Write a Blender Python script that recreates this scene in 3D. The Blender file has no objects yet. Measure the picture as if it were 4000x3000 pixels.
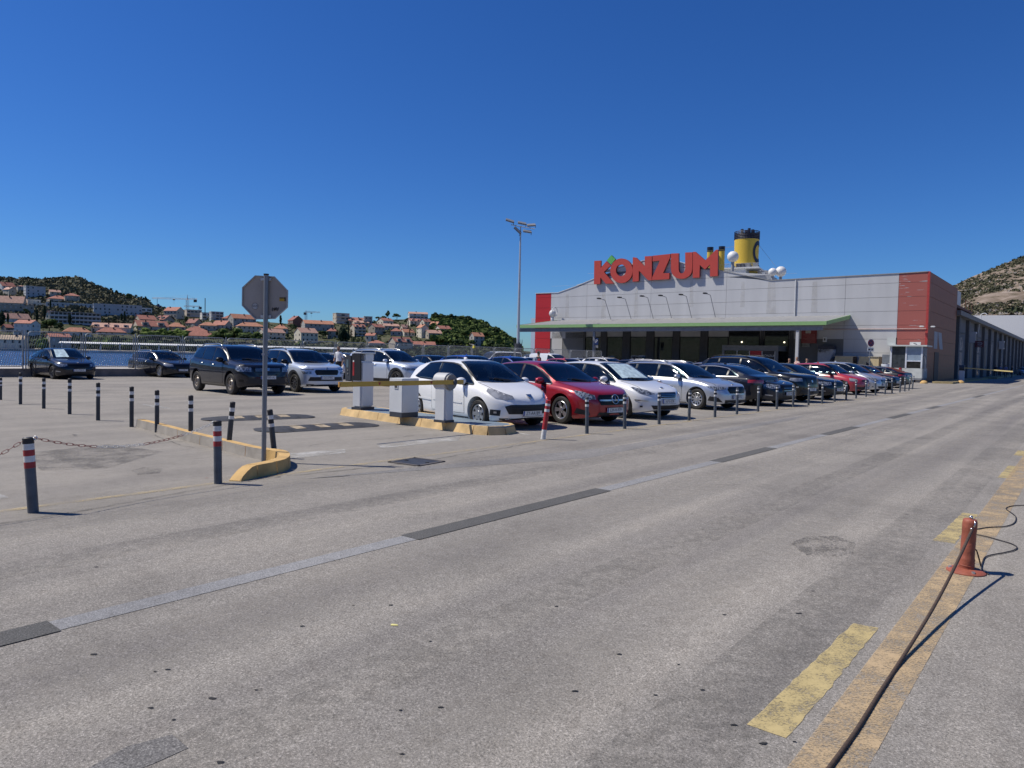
import bpy, bmesh, math, random
from mathutils import Vector, Matrix, noise
from mathutils.bvhtree import BVHTree
from mathutils.geometry import delaunay_2d_cdt
from mathutils.interpolate import poly_3d_calc
random.seed(7)
R_ = math.radians
scene = bpy.context.scene
COL = scene.collection

# ------------------------------------------------------------------ camera
FPX = 2800.0; PITCH = math.atan(108.5/2800); ROLL = 0.022; EYE = 1.5
cp, sp, cr, sr = math.cos(PITCH), math.sin(PITCH), math.cos(ROLL), math.sin(ROLL)
FW = Vector((0, cp, -sp)); R0 = Vector((1, 0, 0)); U0 = Vector((0, sp, cp))
RT = R0*cr + U0*sr; UP = U0*cr - R0*sr
cam_d = bpy.data.cameras.new('camera'); cam = bpy.data.objects.new('camera', cam_d); COL.objects.link(cam)
cam.matrix_world = Matrix(((RT.x, UP.x, -FW.x, 0), (RT.y, UP.y, -FW.y, 0), (RT.z, UP.z, -FW.z, EYE), (0, 0, 0, 1)))
cam_d.sensor_width = 36; cam_d.lens = 36*FPX/4000; cam_d.clip_end = 6000; cam_d.clip_start = 0.05
scene.camera = cam

# ------------------------------------------------------------------ sky, sun, exposure
SUN_EL = R_(55); SUNV = Vector((-0.994*math.cos(SUN_EL), 0.105*math.cos(SUN_EL), math.sin(SUN_EL))).normalized()
world = bpy.data.worlds.new('World'); scene.world = world; world.use_nodes = True
wn = world.node_tree; wn.nodes.clear()
sky = wn.nodes.new('ShaderNodeTexSky'); sky.sky_type = 'NISHITA'; sky.sun_disc = False
sky.sun_elevation = SUN_EL; sky.sun_rotation = math.atan2(SUNV.x, SUNV.y)
sky.altitude = 300; sky.air_density = 1.0; sky.dust_density = 0.25; sky.ozone_density = 2.5
hs = wn.nodes.new('ShaderNodeHueSaturation'); hs.inputs['Saturation'].default_value = 1.22; hs.inputs['Value'].default_value = 0.92
hs.inputs['Hue'].default_value = 0.503
bg = wn.nodes.new('ShaderNodeBackground'); bg.inputs['Strength'].default_value = 0.095
wo = wn.nodes.new('ShaderNodeOutputWorld')
tn = wn.nodes.new('ShaderNodeMix'); tn.data_type = 'RGBA'; tn.blend_type = 'MULTIPLY'; tn.inputs[0].default_value = 1.0; tn.inputs[7].default_value = (.405, .705, 1.13, 1)
wn.links.new(sky.outputs[0], hs.inputs['Color']); wn.links.new(hs.outputs[0], tn.inputs[6]); wn.links.new(tn.outputs[2], bg.inputs[0]); wn.links.new(bg.outputs[0], wo.inputs[0])
sl = bpy.data.lights.new('sun', 'SUN'); sl.energy = 4.8; sl.angle = R_(0.5); sl.color = (1.0, 0.935, 0.83)
so = bpy.data.objects.new('sun', sl); COL.objects.link(so); so.rotation_euler = SUNV.to_track_quat('Z', 'Y').to_euler()
vs = scene.view_settings; vs.view_transform = 'Standard'; vs.look = 'None'; vs.exposure = 0.0; vs.gamma = 1; vs.use_curve_mapping = False

# ------------------------------------------------------------------ survey helpers: bearings read off the photo -> real positions
def ray(px, py):
    return FW + RT*((px-2000)/FPX) + UP*((1500-py)/FPX)
def G(px, py, z=0.0):
    d = ray(px, py); k = (z-EYE)/d.z
    return Vector((d.x*k, d.y*k, z))
def P(px, py, Y):
    d = ray(px, py); k = Y/d.y
    return Vector((d.x*k, Y, EYE+d.z*k))
RA = R_(38.8)
Ud = Vector((math.sin(RA), math.cos(RA), 0)); Vd = Vector((-math.cos(RA), math.sin(RA), 0))
def UV(u, v, z=0): return Ud*u + Vd*v + Vector((0, 0, z))

# ------------------------------------------------------------------ materials
MATS = {}; CHILDREN = {}
def _new(name):
    m = bpy.data.materials.new(name); m.use_nodes = True; m.node_tree.nodes.clear(); return m, m.node_tree
def M(name, col, rough=.6, metal=0.0, var=.12, scale=4.0, bump=0.0, bscale=40, coat=0.0, spec=.5, stretch=None, emit=0, col2=None, thr=None, detail=4):
    if name in MATS: return MATS[name]
    m, t = _new(name); N = t.nodes; L = t.links
    out = N.new('ShaderNodeOutputMaterial'); b = N.new('ShaderNodeBsdfPrincipled'); L.new(b.outputs[0], out.inputs[0])
    tc = N.new('ShaderNodeTexCoord'); mp = N.new('ShaderNodeMapping'); L.new(tc.outputs['Object'], mp.inputs[0])
    if stretch: mp.inputs['Scale'].default_value = stretch
    nz = N.new('ShaderNodeTexNoise'); nz.inputs['Scale'].default_value = scale; nz.inputs['Detail'].default_value = detail; L.new(mp.outputs[0], nz.inputs[0])
    rp = N.new('ShaderNodeValToRGB'); L.new(nz.outputs[0], rp.inputs[0])
    c = Vector(col); c2 = Vector(col2) if col2 else c*(1+var); c1 = c if col2 else c*(1-var)
    rp.color_ramp.elements[0].color = (*c1, 1); rp.color_ramp.elements[1].color = (*c2, 1)
    a, z = thr or (.3, .7); rp.color_ramp.elements[0].position = a; rp.color_ramp.elements[1].position = z
    L.new(rp.outputs[0], b.inputs['Base Color'])
    b.inputs['Roughness'].default_value = rough; b.inputs['Metallic'].default_value = metal
    b.inputs['Coat Weight'].default_value = coat; b.inputs['Coat Roughness'].default_value = .04; b.inputs['Specular IOR Level'].default_value = spec
    if bump:
        n2 = N.new('ShaderNodeTexNoise'); n2.inputs['Scale'].default_value = bscale; n2.inputs['Detail'].default_value = 3; L.new(mp.outputs[0], n2.inputs[0])
        bp = N.new('ShaderNodeBump'); bp.inputs['Strength'].default_value = bump; bp.inputs['Distance'].default_value = .02
        L.new(n2.outputs[0], bp.inputs['Height']); L.new(bp.outputs[0], b.inputs['Normal'])
    if emit:
        b.inputs['Emission Color'].default_value = (*col, 1); b.inputs['Emission Strength'].default_value = emit
    MATS[name] = m; return m

def asphalt(name, lo, mid, hi, streak=1.0, warm=0.0):
    m, t = _new(name); N = t.nodes; L = t.links
    out = N.new('ShaderNodeOutputMaterial'); b = N.new('ShaderNodeBsdfPrincipled'); L.new(b.outputs[0], out.inputs[0])
    tc = N.new('ShaderNodeTexCoord'); mp = N.new('ShaderNodeMapping'); mp.inputs['Rotation'].default_value = (0, 0, RA); L.new(tc.outputs['Object'], mp.inputs[0])
    def nz(sc, det=2, rot=None, ro=.5):
        n = N.new('ShaderNodeTexNoise'); n.inputs['Scale'].default_value = sc; n.inputs['Detail'].default_value = det; n.inputs['Roughness'].default_value = ro
        L.new((rot or mp).outputs[0], n.inputs[0]); return n
    def ramp(src, p, stops):
        r = N.new('ShaderNodeValToRGB'); L.new(src.outputs[0], r.inputs[0]); e = r.color_ramp.elements
        e[0].position = p[0]; e[0].color = (*stops[0], 1); e[1].position = p[-1]; e[1].color = (*stops[-1], 1)
        for q, s in zip(p[1:-1], stops[1:-1]): x = e.new(q); x.color = (*s, 1)
        return r
    def mul(a, bb, f=1.0):
        x = N.new('ShaderNodeMix'); x.data_type = 'RGBA'; x.blend_type = 'MULTIPLY'; x.inputs[0].default_value = f
        L.new(a, x.inputs[6]); L.new(bb, x.inputs[7]); return x.outputs[2]
    g1 = nz(105, 3, ro=.62); base = ramp(g1, (.32, .46, .54, .68), (lo, mid, mid, hi)).outputs[0]
    g2 = nz(300, 1); s2 = ramp(g2, (.3, .7), ((.72,)*3, (1.3,)*3)).outputs[0]
    g3 = nz(.55, 6, ro=.6); s3 = ramp(g3, (.3, .5, .72), ((.80, .80, .80), (1.0, 1.0, 1.0), (1.1, 1.09, 1.07))).outputs[0]
    mp2 = N.new('ShaderNodeMapping'); mp2.inputs['Scale'].default_value = (1.5, .045, 1); L.new(mp.outputs[0], mp2.inputs[0])
    g4 = nz(1.0, 5, mp2); k = .13*streak; s4 = ramp(g4, (.32, .52, .7), ((1-k, 1-k, 1-k*.9), (1, 1, 1), (1+k, 1+k*.95, 1+k*.85))).outputs[0]
    g5 = nz(9, 4, ro=.65); s5 = ramp(g5, (.28, .5, .75), ((.88, .87, .86), (1, 1, 1), (1.07, 1.07, 1.07))).outputs[0]
    v = N.new('ShaderNodeTexVoronoi'); v.inputs['Scale'].default_value = 1.15; L.new(mp.outputs[0], v.inputs[0])
    s6 = ramp(v, (.012, .022), ((.35, .34, .34), (1, 1, 1))).outputs[0]
    c = mul(mul(mul(mul(mul(base, s2), s3), s4), s5), s6, .9)
    L.new(c, b.inputs['Base Color']); b.inputs['Roughness'].default_value = .93; b.inputs['Specular IOR Level'].default_value = .25
    bp = N.new('ShaderNodeBump'); bp.inputs['Strength'].default_value = .9; bp.inputs['Distance'].default_value = .006
    L.new(g1.outputs[0], bp.inputs['Height']); L.new(bp.outputs[0], b.inputs['Normal'])
    return m

def worn_paint(name, col, under, amount=.5, scale=7.0, a0=.12, a1=.9, wid=.075, sc1=95):
    """road paint worn through to the asphalt"""
    m, t = _new(name); N = t.nodes; L = t.links
    out = N.new('ShaderNodeOutputMaterial'); b = N.new('ShaderNodeBsdfPrincipled')
    tr = N.new('ShaderNodeBsdfTransparent'); mx = N.new('ShaderNodeMixShader'); L.new(mx.outputs[0], out.inputs[0])
    tc = N.new('ShaderNodeTexCoord')
    n1 = N.new('ShaderNodeTexNoise'); n1.inputs['Scale'].default_value = sc1; n1.inputs['Detail'].default_value = 3; n1.inputs['Roughness'].default_value = .6; L.new(tc.outputs['Object'], n1.inputs[0])
    n2 = N.new('ShaderNodeTexNoise'); n2.inputs['Scale'].default_value = scale; n2.inputs['Detail'].default_value = 6; n2.inputs['Roughness'].default_value = .7; L.new(tc.outputs['Object'], n2.inputs[0])
    ad = N.new('ShaderNodeMath'); ad.operation = 'ADD'; L.new(n1.outputs[0], ad.inputs[0]); L.new(n2.outputs[0], ad.inputs[1])
    r = N.new('ShaderNodeValToRGB'); e = r.color_ramp.elements; e[0].position = amount-wid; e[1].position = min(.99, amount+wid)
    e[0].color = (a0, a0, a0, 1); e[1].color = (a1, a1, a1, 1)
    h = N.new('ShaderNodeMath'); h.operation = 'MULTIPLY'; h.inputs[1].default_value = .5; L.new(ad.outputs[0], h.inputs[0]); L.new(h.outputs[0], r.inputs[0])
    r2 = N.new('ShaderNodeValToRGB'); L.new(n2.outputs[0], r2.inputs[0]); r2.color_ramp.elements[0].position = .3; r2.color_ramp.elements[1].position = .7
    c = Vector(col); r2.color_ramp.elements[0].color = (*(c*.78), 1); r2.color_ramp.elements[1].color = (*(c*1.12), 1)
    L.new(r2.outputs[0], b.inputs['Base Color']); b.inputs['Roughness'].default_value = .85
    L.new(r.outputs[0], mx.inputs[0]); L.new(tr.outputs[0], mx.inputs[1]); L.new(b.outputs[0], mx.inputs[2])
    return m

# ------------------------------------------------------------------ object helpers
def tag(o, label=None, cat=None, group=None, kind=None):
    if label: o['label'] = label
    if cat: o['category'] = cat
    if group: o['group'] = group
    if kind: o['kind'] = kind
    return o
def empty(name, label, cat, loc=(0, 0, 0), rz=0.0, group=None):
    o = bpy.data.objects.new(name, None); COL.objects.link(o); o.location = loc; o.rotation_euler = (0, 0, rz); o.empty_display_size = .2
    return tag(o, label, cat, group)
def link(name, me, mat=None, parent=None, loc=None, rot=None):
    o = bpy.data.objects.new(name, me); COL.objects.link(o)
    if mat and not me.materials:
        for q in (mat if isinstance(mat, (list, tuple)) else [mat]): me.materials.append(q)
    if parent: o.parent = parent; CHILDREN.setdefault(parent.name, []).append(o)
    if loc is not None: o.location = loc
    if rot is not None: o.rotation_euler = rot
    return o
def frombm(bm, name, smooth=False, angle=None):
    me = bpy.data.meshes.new(name); bmesh.ops.recalc_face_normals(bm, faces=bm.faces[:]); bm.to_mesh(me); bm.free()
    if smooth: me.shade_smooth()
    if angle: me.set_sharp_from_angle(angle=angle)
    return me
def bx(bm, c, s, rz=0.0, mi=0, mtx=None):
    """box centre c size s"""
    mt = Matrix.Translation(Vector(c)) @ Matrix.Rotation(rz, 4, 'Z') @ Matrix.Diagonal((s[0], s[1], s[2], 1))
    if mtx: mt = mtx @ mt
    r = bmesh.ops.create_cube(bm, size=1, matrix=mt)
    if mi:
        for f in {f for v in r['verts'] for f in v.link_faces}: f.material_index = mi
    return r['verts']
def cyl(bm, p0, p1, r0, r1=None, seg=12, cap=True, mi=0):
    p0, p1 = Vector(p0), Vector(p1); d = p1-p0; r1 = r0 if r1 is None else r1
    mt = Matrix.Translation((p0+p1)/2) @ d.to_track_quat('Z', 'Y').to_matrix().to_4x4()
    r = bmesh.ops.create_cone(bm, cap_ends=cap, segments=seg, radius1=r0, radius2=r1, depth=d.length, matrix=mt)
    if mi:
        for f in {f for v in r['verts'] for f in v.link_faces}: f.material_index = mi
    return r['verts']
def tube(bm, pts, r, seg=6, closed=False):
    pts = [Vector(p) for p in pts]; n = len(pts); rings = []; up = Vector((0, 0, 1))
    for i, p in enumerate(pts):
        if closed: t = pts[(i+1) % n]-pts[i-1]
        else: t = pts[min(i+1, n-1)]-pts[max(i-1, 0)]
        t.normalize(); a = t.cross(up)
        if a.length < .1: a = t.cross(Vector((1, 0, 0)))
        a.normalize(); b = a.cross(t)
        rr = r[i] if isinstance(r, (list, tuple)) else r
        rings.append([bm.verts.new(p + (a*math.cos(k*2*math.pi/seg)+b*math.sin(k*2*math.pi/seg))*rr) for k in range(seg)])
    for i in range(n if closed else n-1):
        A, B = rings[i], rings[(i+1) % n]
        for k in range(seg): bm.faces.new((A[k], A[(k+1) % seg], B[(k+1) % seg], B[k]))
    if not closed: bm.faces.new(rings[0][::-1]); bm.faces.new(rings[-1])
def smoothpath(pts, n=8):
    pts = [Vector(p) for p in pts]; out = []
    for i in range(len(pts)-1):
        a, b, c, d = pts[max(i-1, 0)], pts[i], pts[i+1], pts[min(i+2, len(pts)-1)]
        for k in range(n):
            t = k/n; out.append(.5*((2*b)+(-a+c)*t+(2*a-5*b+4*c-d)*t*t+(-a+3*b-3*c+d)*t**3))
    out.append(pts[-1]); return out
def lathe(bm, prof, seg=24, axis='Z', mi=0):
    """prof list of (r, h)"""
    rings = []
    for r, h in prof:
        ring = []
        for k in range(seg):
            a = 2*math.pi*k/seg
            if axis == 'Z': co = (r*math.cos(a), r*math.sin(a), h)
            else: co = (r*math.cos(a), h, r*math.sin(a))
            ring.append(bm.verts.new(co))
        rings.append(ring)
    for A, B in zip(rings, rings[1:]):
        for k in range(seg):
            f = bm.faces.new((A[k], A[(k+1) % seg], B[(k+1) % seg], B[k])); f.material_index = mi
    return rings
def prism(bm, pts, h0, h1, f=lambda a, b, h: (a, b, h)):
    """extrude polygon pts between h0 and h1 through mapping f"""
    A = [bm.verts.new(f(x, y, h0)) for x, y in pts]; B = [bm.verts.new(f(x, y, h1)) for x, y in pts]
    bm.faces.new(A[::-1]); bm.faces.new(B); n = len(pts)
    for i in range(n): bm.faces.new((A[i], A[(i+1) % n], B[(i+1) % n], B[i]))
def copy_tree(o, parent=None):
    c = o.copy(); COL.objects.link(c)
    if parent is not None: c.parent = parent; CHILDREN.setdefault(parent.name, []).append(c)
    for ch in CHILDREN.get(o.name, ()): copy_tree(ch, c)
    return c
def text_mesh(body, size, depth=.0, align='CENTER', sx=1.0):
    cu = bpy.data.curves.new('t', 'FONT'); cu.body = body; cu.size = size; cu.extrude = depth; cu.align_x = align; cu.align_y = 'CENTER'; cu.resolution_u = 3
    o = bpy.data.objects.new('t', cu); me = bpy.data.meshes.new_from_object(o); bpy.data.objects.remove(o)
    if sx != 1.0: me.transform(Matrix.Diagonal((sx, 1, 1, 1)))
    return me
def hgt(px, base, top):
    """height of an upright thing seen between two rows, standing at the base row"""
    Y = G(px, base).y; return (base-top)/FPX*Y
def sheet(name, pts, z, mat, parent=None, sub=0, rough=0):
    if rough:
        q = []; n = len(pts)
        for i in range(n):
            a, b = Vector((pts[i][0], pts[i][1], 0)), Vector((pts[(i+1) % n][0], pts[(i+1) % n][1], 0)); m = min(90, max(1, int((b-a).length/.06)))
            for k in range(m):
                p = a.lerp(b, k/m); q.append((p.x+noise.noise(p*14)*rough, p.y+noise.noise(p*14+Vector((9, 9, 9)))*rough))
        pts = q
    bm = bmesh.new(); bm.faces.new([bm.verts.new((p[0], p[1], z)) for p in pts])
    if sub: bmesh.ops.subdivide_edges(bm, edges=bm.edges[:], cuts=sub, use_grid_fill=True)
    me = frombm(bm, name)
    if me.polygons[0].normal.z < 0: me.flip_normals()
    return link(name, me, mat, parent)
# ================================================================== SETTING: ground, road, water
A_lot = asphalt('lot_asphalt', (.15, .14, .122), (.262, .242, .214), (.42, .39, .345), .8)
A_road = asphalt('road_asphalt', (.13, .122, .108), (.245, .228, .204), (.43, .40, .36), 1.9)
A_dark = asphalt('patch_asphalt', (.05, .05, .05), (.105, .104, .10), (.20, .195, .19), .4)
A_pale = asphalt('pale_asphalt', (.15, .15, .15), (.255, .256, .26), (.40, .395, .39), .3)
A_mid2 = asphalt('worn_lane_asphalt', (.10, .098, .093), (.205, .197, .19), (.38, .37, .35), 1.2)
A_mid = asphalt('mid_asphalt', (.075, .073, .07), (.155, .15, .145), (.31, .30, .285), .8)
M_conc = M('quay_concrete', (.42, .40, .37), .9, var=.18, scale=1.3, bump=.4, bscale=30)
M_conc_d = M('plinth_concrete', (.22, .19, .165), .92, var=.3, scale=1.8, bump=.5, bscale=25)
FA = R_(43.0); Fd = Vector((math.sin(FA), math.cos(FA), 0)); Fn = Vector((-math.cos(FA), math.sin(FA), 0))
F0 = G(101, 1472)            # first fence post
def FP(s, n=0, z=0): return F0 + Fd*s + Fn*n + Vector((0, 0, z))
# ground sheet ends at the quay edge on the left, runs to the hills elsewhere
q0, q1 = FP(-160, .1), FP(46, .1)
gp = [q0, q1, FP(46, 30), FP(120, 75), UV(700, 250), UV(1500, -300), UV(300, -900), UV(-500, -700), UV(-400, 30)]
g = sheet('ground', [(p.x, p.y) for p in gp], 0.0, A_lot); tag(g, kind='structure')
def road_strip(name, u0, u1, v0, v1, z, mat, kind='structure'):
    o = sheet(name, [UV(u0, v0), UV(u1, v0), UV(u1, v1), UV(u0, v1)], z, mat)
    if kind: tag(o, kind=kind)
    return o
road_strip('road', -60, 420, -3.5, 6.95, .004, A_road)
# raised concrete strip outside the fence, its plinth and the quay wall
bm = bmesh.new()
P4 = [FP(-160, .12), FP(46, .12), FP(46, 6), FP(-160, 6)]
prism(bm, [(p.x, p.y) for p in P4], -3.0, .40)
tag(link('quay_edge', frombm(bm, 'quay_edge'), M_conc), kind='structure')
bm = bmesh.new()
P4 = [FP(-160, -.10), FP(46, -.10), FP(46, .118), FP(-160, .118)]
prism(bm, [(p.x, p.y) for p in P4], -.05, .40-.004)
w = empty('quay_wall', 'low brown stained concrete wall under the mesh fence', 'wall')
link('wall_face', frombm(bm, 'wall_face'), M_conc_d, w)
# water
def water_mat():
    m, t = _new('sea_water'); N = t.nodes; L = t.links
    out = N.new('ShaderNodeOutputMaterial'); b = N.new('ShaderNodeBsdfPrincipled'); L.new(b.outputs[0], out.inputs[0])
    b.inputs['Base Color'].default_value = (.008, .045, .13, 1); b.inputs['Roughness'].default_value = .18; b.inputs['IOR'].default_value = 1.33
    tc = N.new('ShaderNodeTexCoord'); mp = N.new('ShaderNodeMapping'); L.new(tc.outputs['Object'], mp.inputs[0]); mp.inputs['Scale'].default_value = (.35, .9, 1)
    n = N.new('ShaderNodeTexNoise'); n.inputs['Scale'].default_value = 1.2; n.inputs['Detail'].default_value = 6; n.inputs['Roughness'].default_value = .65; L.new(mp.outputs[0], n.inputs[0])
    bp = N.new('ShaderNodeBump'); bp.inputs['Strength'].default_value = 1; bp.inputs['Distance'].default_value = .55; L.new(n.outputs[0], bp.inputs['Height']); L.new(bp.outputs[0], b.inputs['Normal'])
    r = N.new('ShaderNodeValToRGB'); L.new(n.outputs[0], r.inputs[0]); r.color_ramp.elements[0].position = .38; r.color_ramp.elements[1].position = .66
    r.color_ramp.elements[0].color = (.006, .04, .12, 1); r.color_ramp.elements[1].color = (.03, .12, .30, 1); L.new(r.outputs[0], b.inputs['Base Color'])
    return m
o = sheet('sea_water', [(-2500, -300), (2500, -300), (2500, 2500), (-2500, 2500)], -1.6, water_mat()); tag(o, kind='structure')

# ------------------------------------------------------------------ painted markings
Y_paint = worn_paint('yellow_road_paint', (.54, .43, .20), None, .455, 5, a0=.1, a1=.82)
Y_faint = worn_paint('faded_yellow_paint', (.58, .45, .22), None, .52, 3.0, a0=0, a1=.6)
O_paint = worn_paint('worn_orange_line', (.50, .37, .215), None, .485, 3.5, a0=.05, a1=.85)
W_paint = worn_paint('worn_white_paint', (.50, .49, .46), None, .49, 2.5, a0=0, a1=.75)
def quad(name, pix, z, mat, kind='structure'):
    o = sheet(name, [G(*p) for p in pix], z, mat, rough=.014)
    return tag(o, kind=kind)
quad('road_marking', [(2917, 2837), (3074, 2889), (3432, 2457), (3334, 2438)], .0065, Y_paint)
quad('road_marking', [(3645, 2113), (3728, 2126), (3820, 2012), (3760, 2005)], .0065, Y_paint)
quad('road_marking', [(3896, 1867), (3947, 1869), (3983, 1824), (3939, 1820)], .0065, Y_paint)
for i in range(3, 12):
    a = UV(0, 0); p = G(3938, 1845); s = 2.9*(i-2)
    c = p + Ud*s
    tag(sheet('road_marking', [c-Ud*.45-Vd*.1, c-Ud*.45+Vd*.1, c+Ud*.45+Vd*.1, c+Ud*.45-Vd*.1], .0065, Y_paint), kind='structure')
va = .5*(G(3706, 2300).dot(Vd)+G(3213, 3000).dot(Vd))
road_strip('edge_line', -2, 60, va-.115, va+.115, .0068, O_paint)
vl = G(1600, 2103).dot(Vd)
road_strip('seam_stripe', -12, 120, vl-.085, vl+.085, .0066, A_pale)
def ulo(px, py): return G(px, py).dot(Ud)
for a, b in (((-400, 2600), (215, 2452)), ((1600, 2103), (2360, 1915)), ((2800, 1805), (3055, 1755)), ((3255, 1702), (3395, 1672)), ((3517, 1638), (3598, 1620)), ((3671, 1600), (3725, 1591)), ((3842, 1555), (3887, 1546))):
    road_strip('patched_stripe', ulo(*a), ulo(*b), vl-.105, vl+.105, .0090, A_dark)
vy = .5*(G(2080, 1722).dot(Vd)+G(700, 1915).dot(Vd))
road_strip('edge_line', -3, 45, vy-.05, vy+.05, .0068, Y_faint)
quad('asphalt_patch', [(330, 3015), (540, 3015), (735, 2928), (668, 2872), (500, 2922)], .0062, A_mid)
quad('asphalt_patch', [(1180, 1873), (2300, 1790), (3100, 1640), (3150, 1622), (2400, 1745), (1700, 1820)], .0060, A_mid2)
quad('stop_line', [(1130, 1772), (1350, 1754), (1350, 1770), (1140, 1793)], .005, W_paint)
quad('stop_line', [(1470, 1735), (1800, 1703), (1790, 1722), (1490, 1752)], .005, W_paint)
quad('lane_arrow', [(540, 1577), (650, 1590), (665, 1597), (600, 1592)], .005, W_paint)
quad('lane_arrow', [(0, 1931), (40, 1945), (0, 1950), (-60, 1950)], .005, W_paint)
# parking bay lines between the angled cars
CARH = R_(143)
hd = Vector((math.sin(CARH), math.cos(CARH), 0))
for px, py in ((2070, 1700), (2395, 1660), (2600, 1640), (2760, 1624), (2890, 1609), (3000, 1597), (3100, 1586), (3190, 1577), (3270, 1566), (3345, 1556), (3410, 1547), (3460, 1540)):
    p = G(px, py); n = Vector((hd.y, -hd.x, 0))
    a, b = p, p - hd*5.0
    tag(sheet('bay_line', [a+n*.06, b+n*.06, b-n*.06, a-n*.06], .0045, W_paint), kind='structure')
# cracks: thin recessed-looking tar joints following the photo
M_tar = M('crack_tar', (.05, .048, .045), .95, var=.3, scale=30)
def crack(pix, w=.012):
    pts = smoothpath([G(*p) for p in pix], 10); bm = bmesh.new(); prev = None
    for i, p in enumerate(pts):
        t = (pts[min(i+1, len(pts)-1)]-pts[max(0, i-1)]).normalized(); n = Vector((-t.y, t.x, 0)); j = n*(noise.noise(p*5)*.05)
        ww = w*(.5+abs(noise.noise(p*9))*1.6)
        a = bm.verts.new((p.x+j.x+n.x*ww, p.y+j.y+n.y*ww, .0078)); b = bm.verts.new((p.x+j.x-n.x*ww, p.y+j.y-n.y*ww, .0078))
        if prev: bm.faces.new((prev[0], prev[1], b, a))
        prev = (a, b)
    me = frombm(bm, 'crack'); tag(link('asphalt_crack', me, M_tar), kind='structure')
crack([(0, 1791), (300, 1768), (600, 1735), (740, 1722)], .006)
crack([(1120, 1860), (1400, 1832), (1570, 1815)], .007)
crack([(1690, 1797), (1830, 1771), (1960, 1752), (2100, 1730)], .007)
crack([(0, 2048), (330, 1995), (600, 1945), (900, 1893), (1090, 1862)], .006)
crack([(1200, 1745), (1330, 1722), (1500, 1716), (1620, 1700)], .004)
crack([(600, 1400+300), (700, 1737), (760, 1750)], .004)
STN = worn_paint('tyre_stain', (.075, .072, .068), None, .51, 2.6, a0=0, a1=.42, wid=.05, sc1=60)
TRK = worn_paint('tyre_polish', (.10, .097, .09), None, .50, 1.1, a0=0, a1=.17, wid=.07, sc1=14)
STN2 = worn_paint('dust_film', (.40, .37, .32), None, .50, 1.6, a0=0, a1=.17, wid=.07, sc1=14)
quad('asphalt_stain', [(3085, 2125), (3150, 2098), (3270, 2096), (3345, 2125), (3330, 2165), (3240, 2186), (3150, 2172)], .0070, STN)
quad('asphalt_stain', [(100, 1770), (420, 1735), (640, 1765), (420, 1830), (160, 1840)], .0040, STN)
quad('asphalt_stain', [(510, 1838), (560, 1826), (640, 1832), (620, 1850), (540, 1856)], .0040, STN)
for v0, v1, u0, u1, m in ((5.35, 5.75, -6, 60, TRK), (2.35, 2.7, -6, 70, TRK), (6.3, 6.9, -6, 60, STN2), (7.0, 7.9, 2, 45, STN2), (3.3, 3.9, -5, 40, STN2), (.95, 1.4, -4, 40, TRK), (1.7, 2.1, 0, 50, STN2), (-1.2, -.3, -4, 30, STN2)):
    z = .0054 if v0 < 6.95 else .0036
    for k in range(int((u1-u0)/6)):
        a = u0+k*6; tag(sheet('tyre_track', [UV(a, v0), UV(a+5.995, v0), UV(a+5.995, v1), UV(a, v1)], z, m), kind='structure')
# small debris: flattened dark spots and the yellow leaf
M_gum = M('tar_spot', (.02, .02, .02), .8)
M_leaf = M('dry_leaf', (.6, .55, .22), .8, var=.2, scale=40)
def blot(name, px, py, s, mat, seed, z=.0074):
    rnd = random.Random(seed); p = G(px, py); bm = bmesh.new(); n = 9; rot = rnd.random()*3
    ring = []
    for k in range(n):
        a = 2*math.pi*k/n; r = s*(.6+rnd.random()*.6)
        ring.append(bm.verts.new((p.x+math.cos(a)*r*1.5, p.y+math.sin(a)*r*.8, z)))
    c = bm.verts.new((p.x, p.y, z+.0015))
    for k in range(n): bm.faces.new((ring[k], ring[(k+1) % n], c))
    return link(name, frombm(bm, name), mat)
spots = [(605, 2628), (655, 2620), (830, 2733), (678, 2817), (1528, 2367), (1563, 2780), (1720, 2768), (860, 2984), (1570, 2951), (2867, 2837), (3104, 2903), (2172, 2372), (365, 2560), (1680, 2510), (2245, 2705), (2650, 2600), (2744, 2700), (3120, 2400), (2560, 2720), (375, 2218), (1380, 2368), (2830, 2405), (2420, 2560), (3175, 2312), (1180, 2450), (1000, 2700), (590, 2770), (2980, 2910)]
for i, (x, y) in enumerate(spots):
    o = blot('tar_spot', x, y, .006+.008*((i*7) % 5)/5, M_gum, i)
    tag(o, 'small black tar spots scattered on the grey road', 'tar spot', 'black spots on the road')
tag(blot('fallen_leaf', 1540, 2445, .018, M_leaf, 99), 'pale yellow leaf lying alone on the road', 'leaf')
lt = blot('litter_scrap', 290, 1702, .035, M_gum, 55, .02); tag(lt, 'crumpled black scrap lying on the asphalt behind the chain', 'litter')
lt = blot('litter_scrap', 808, 1869, .012, M('red_scrap', (.3, .05, .04), .7), 56); tag(lt, 'tiny red scrap on the asphalt left of the second chain bollard', 'litter')
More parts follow.
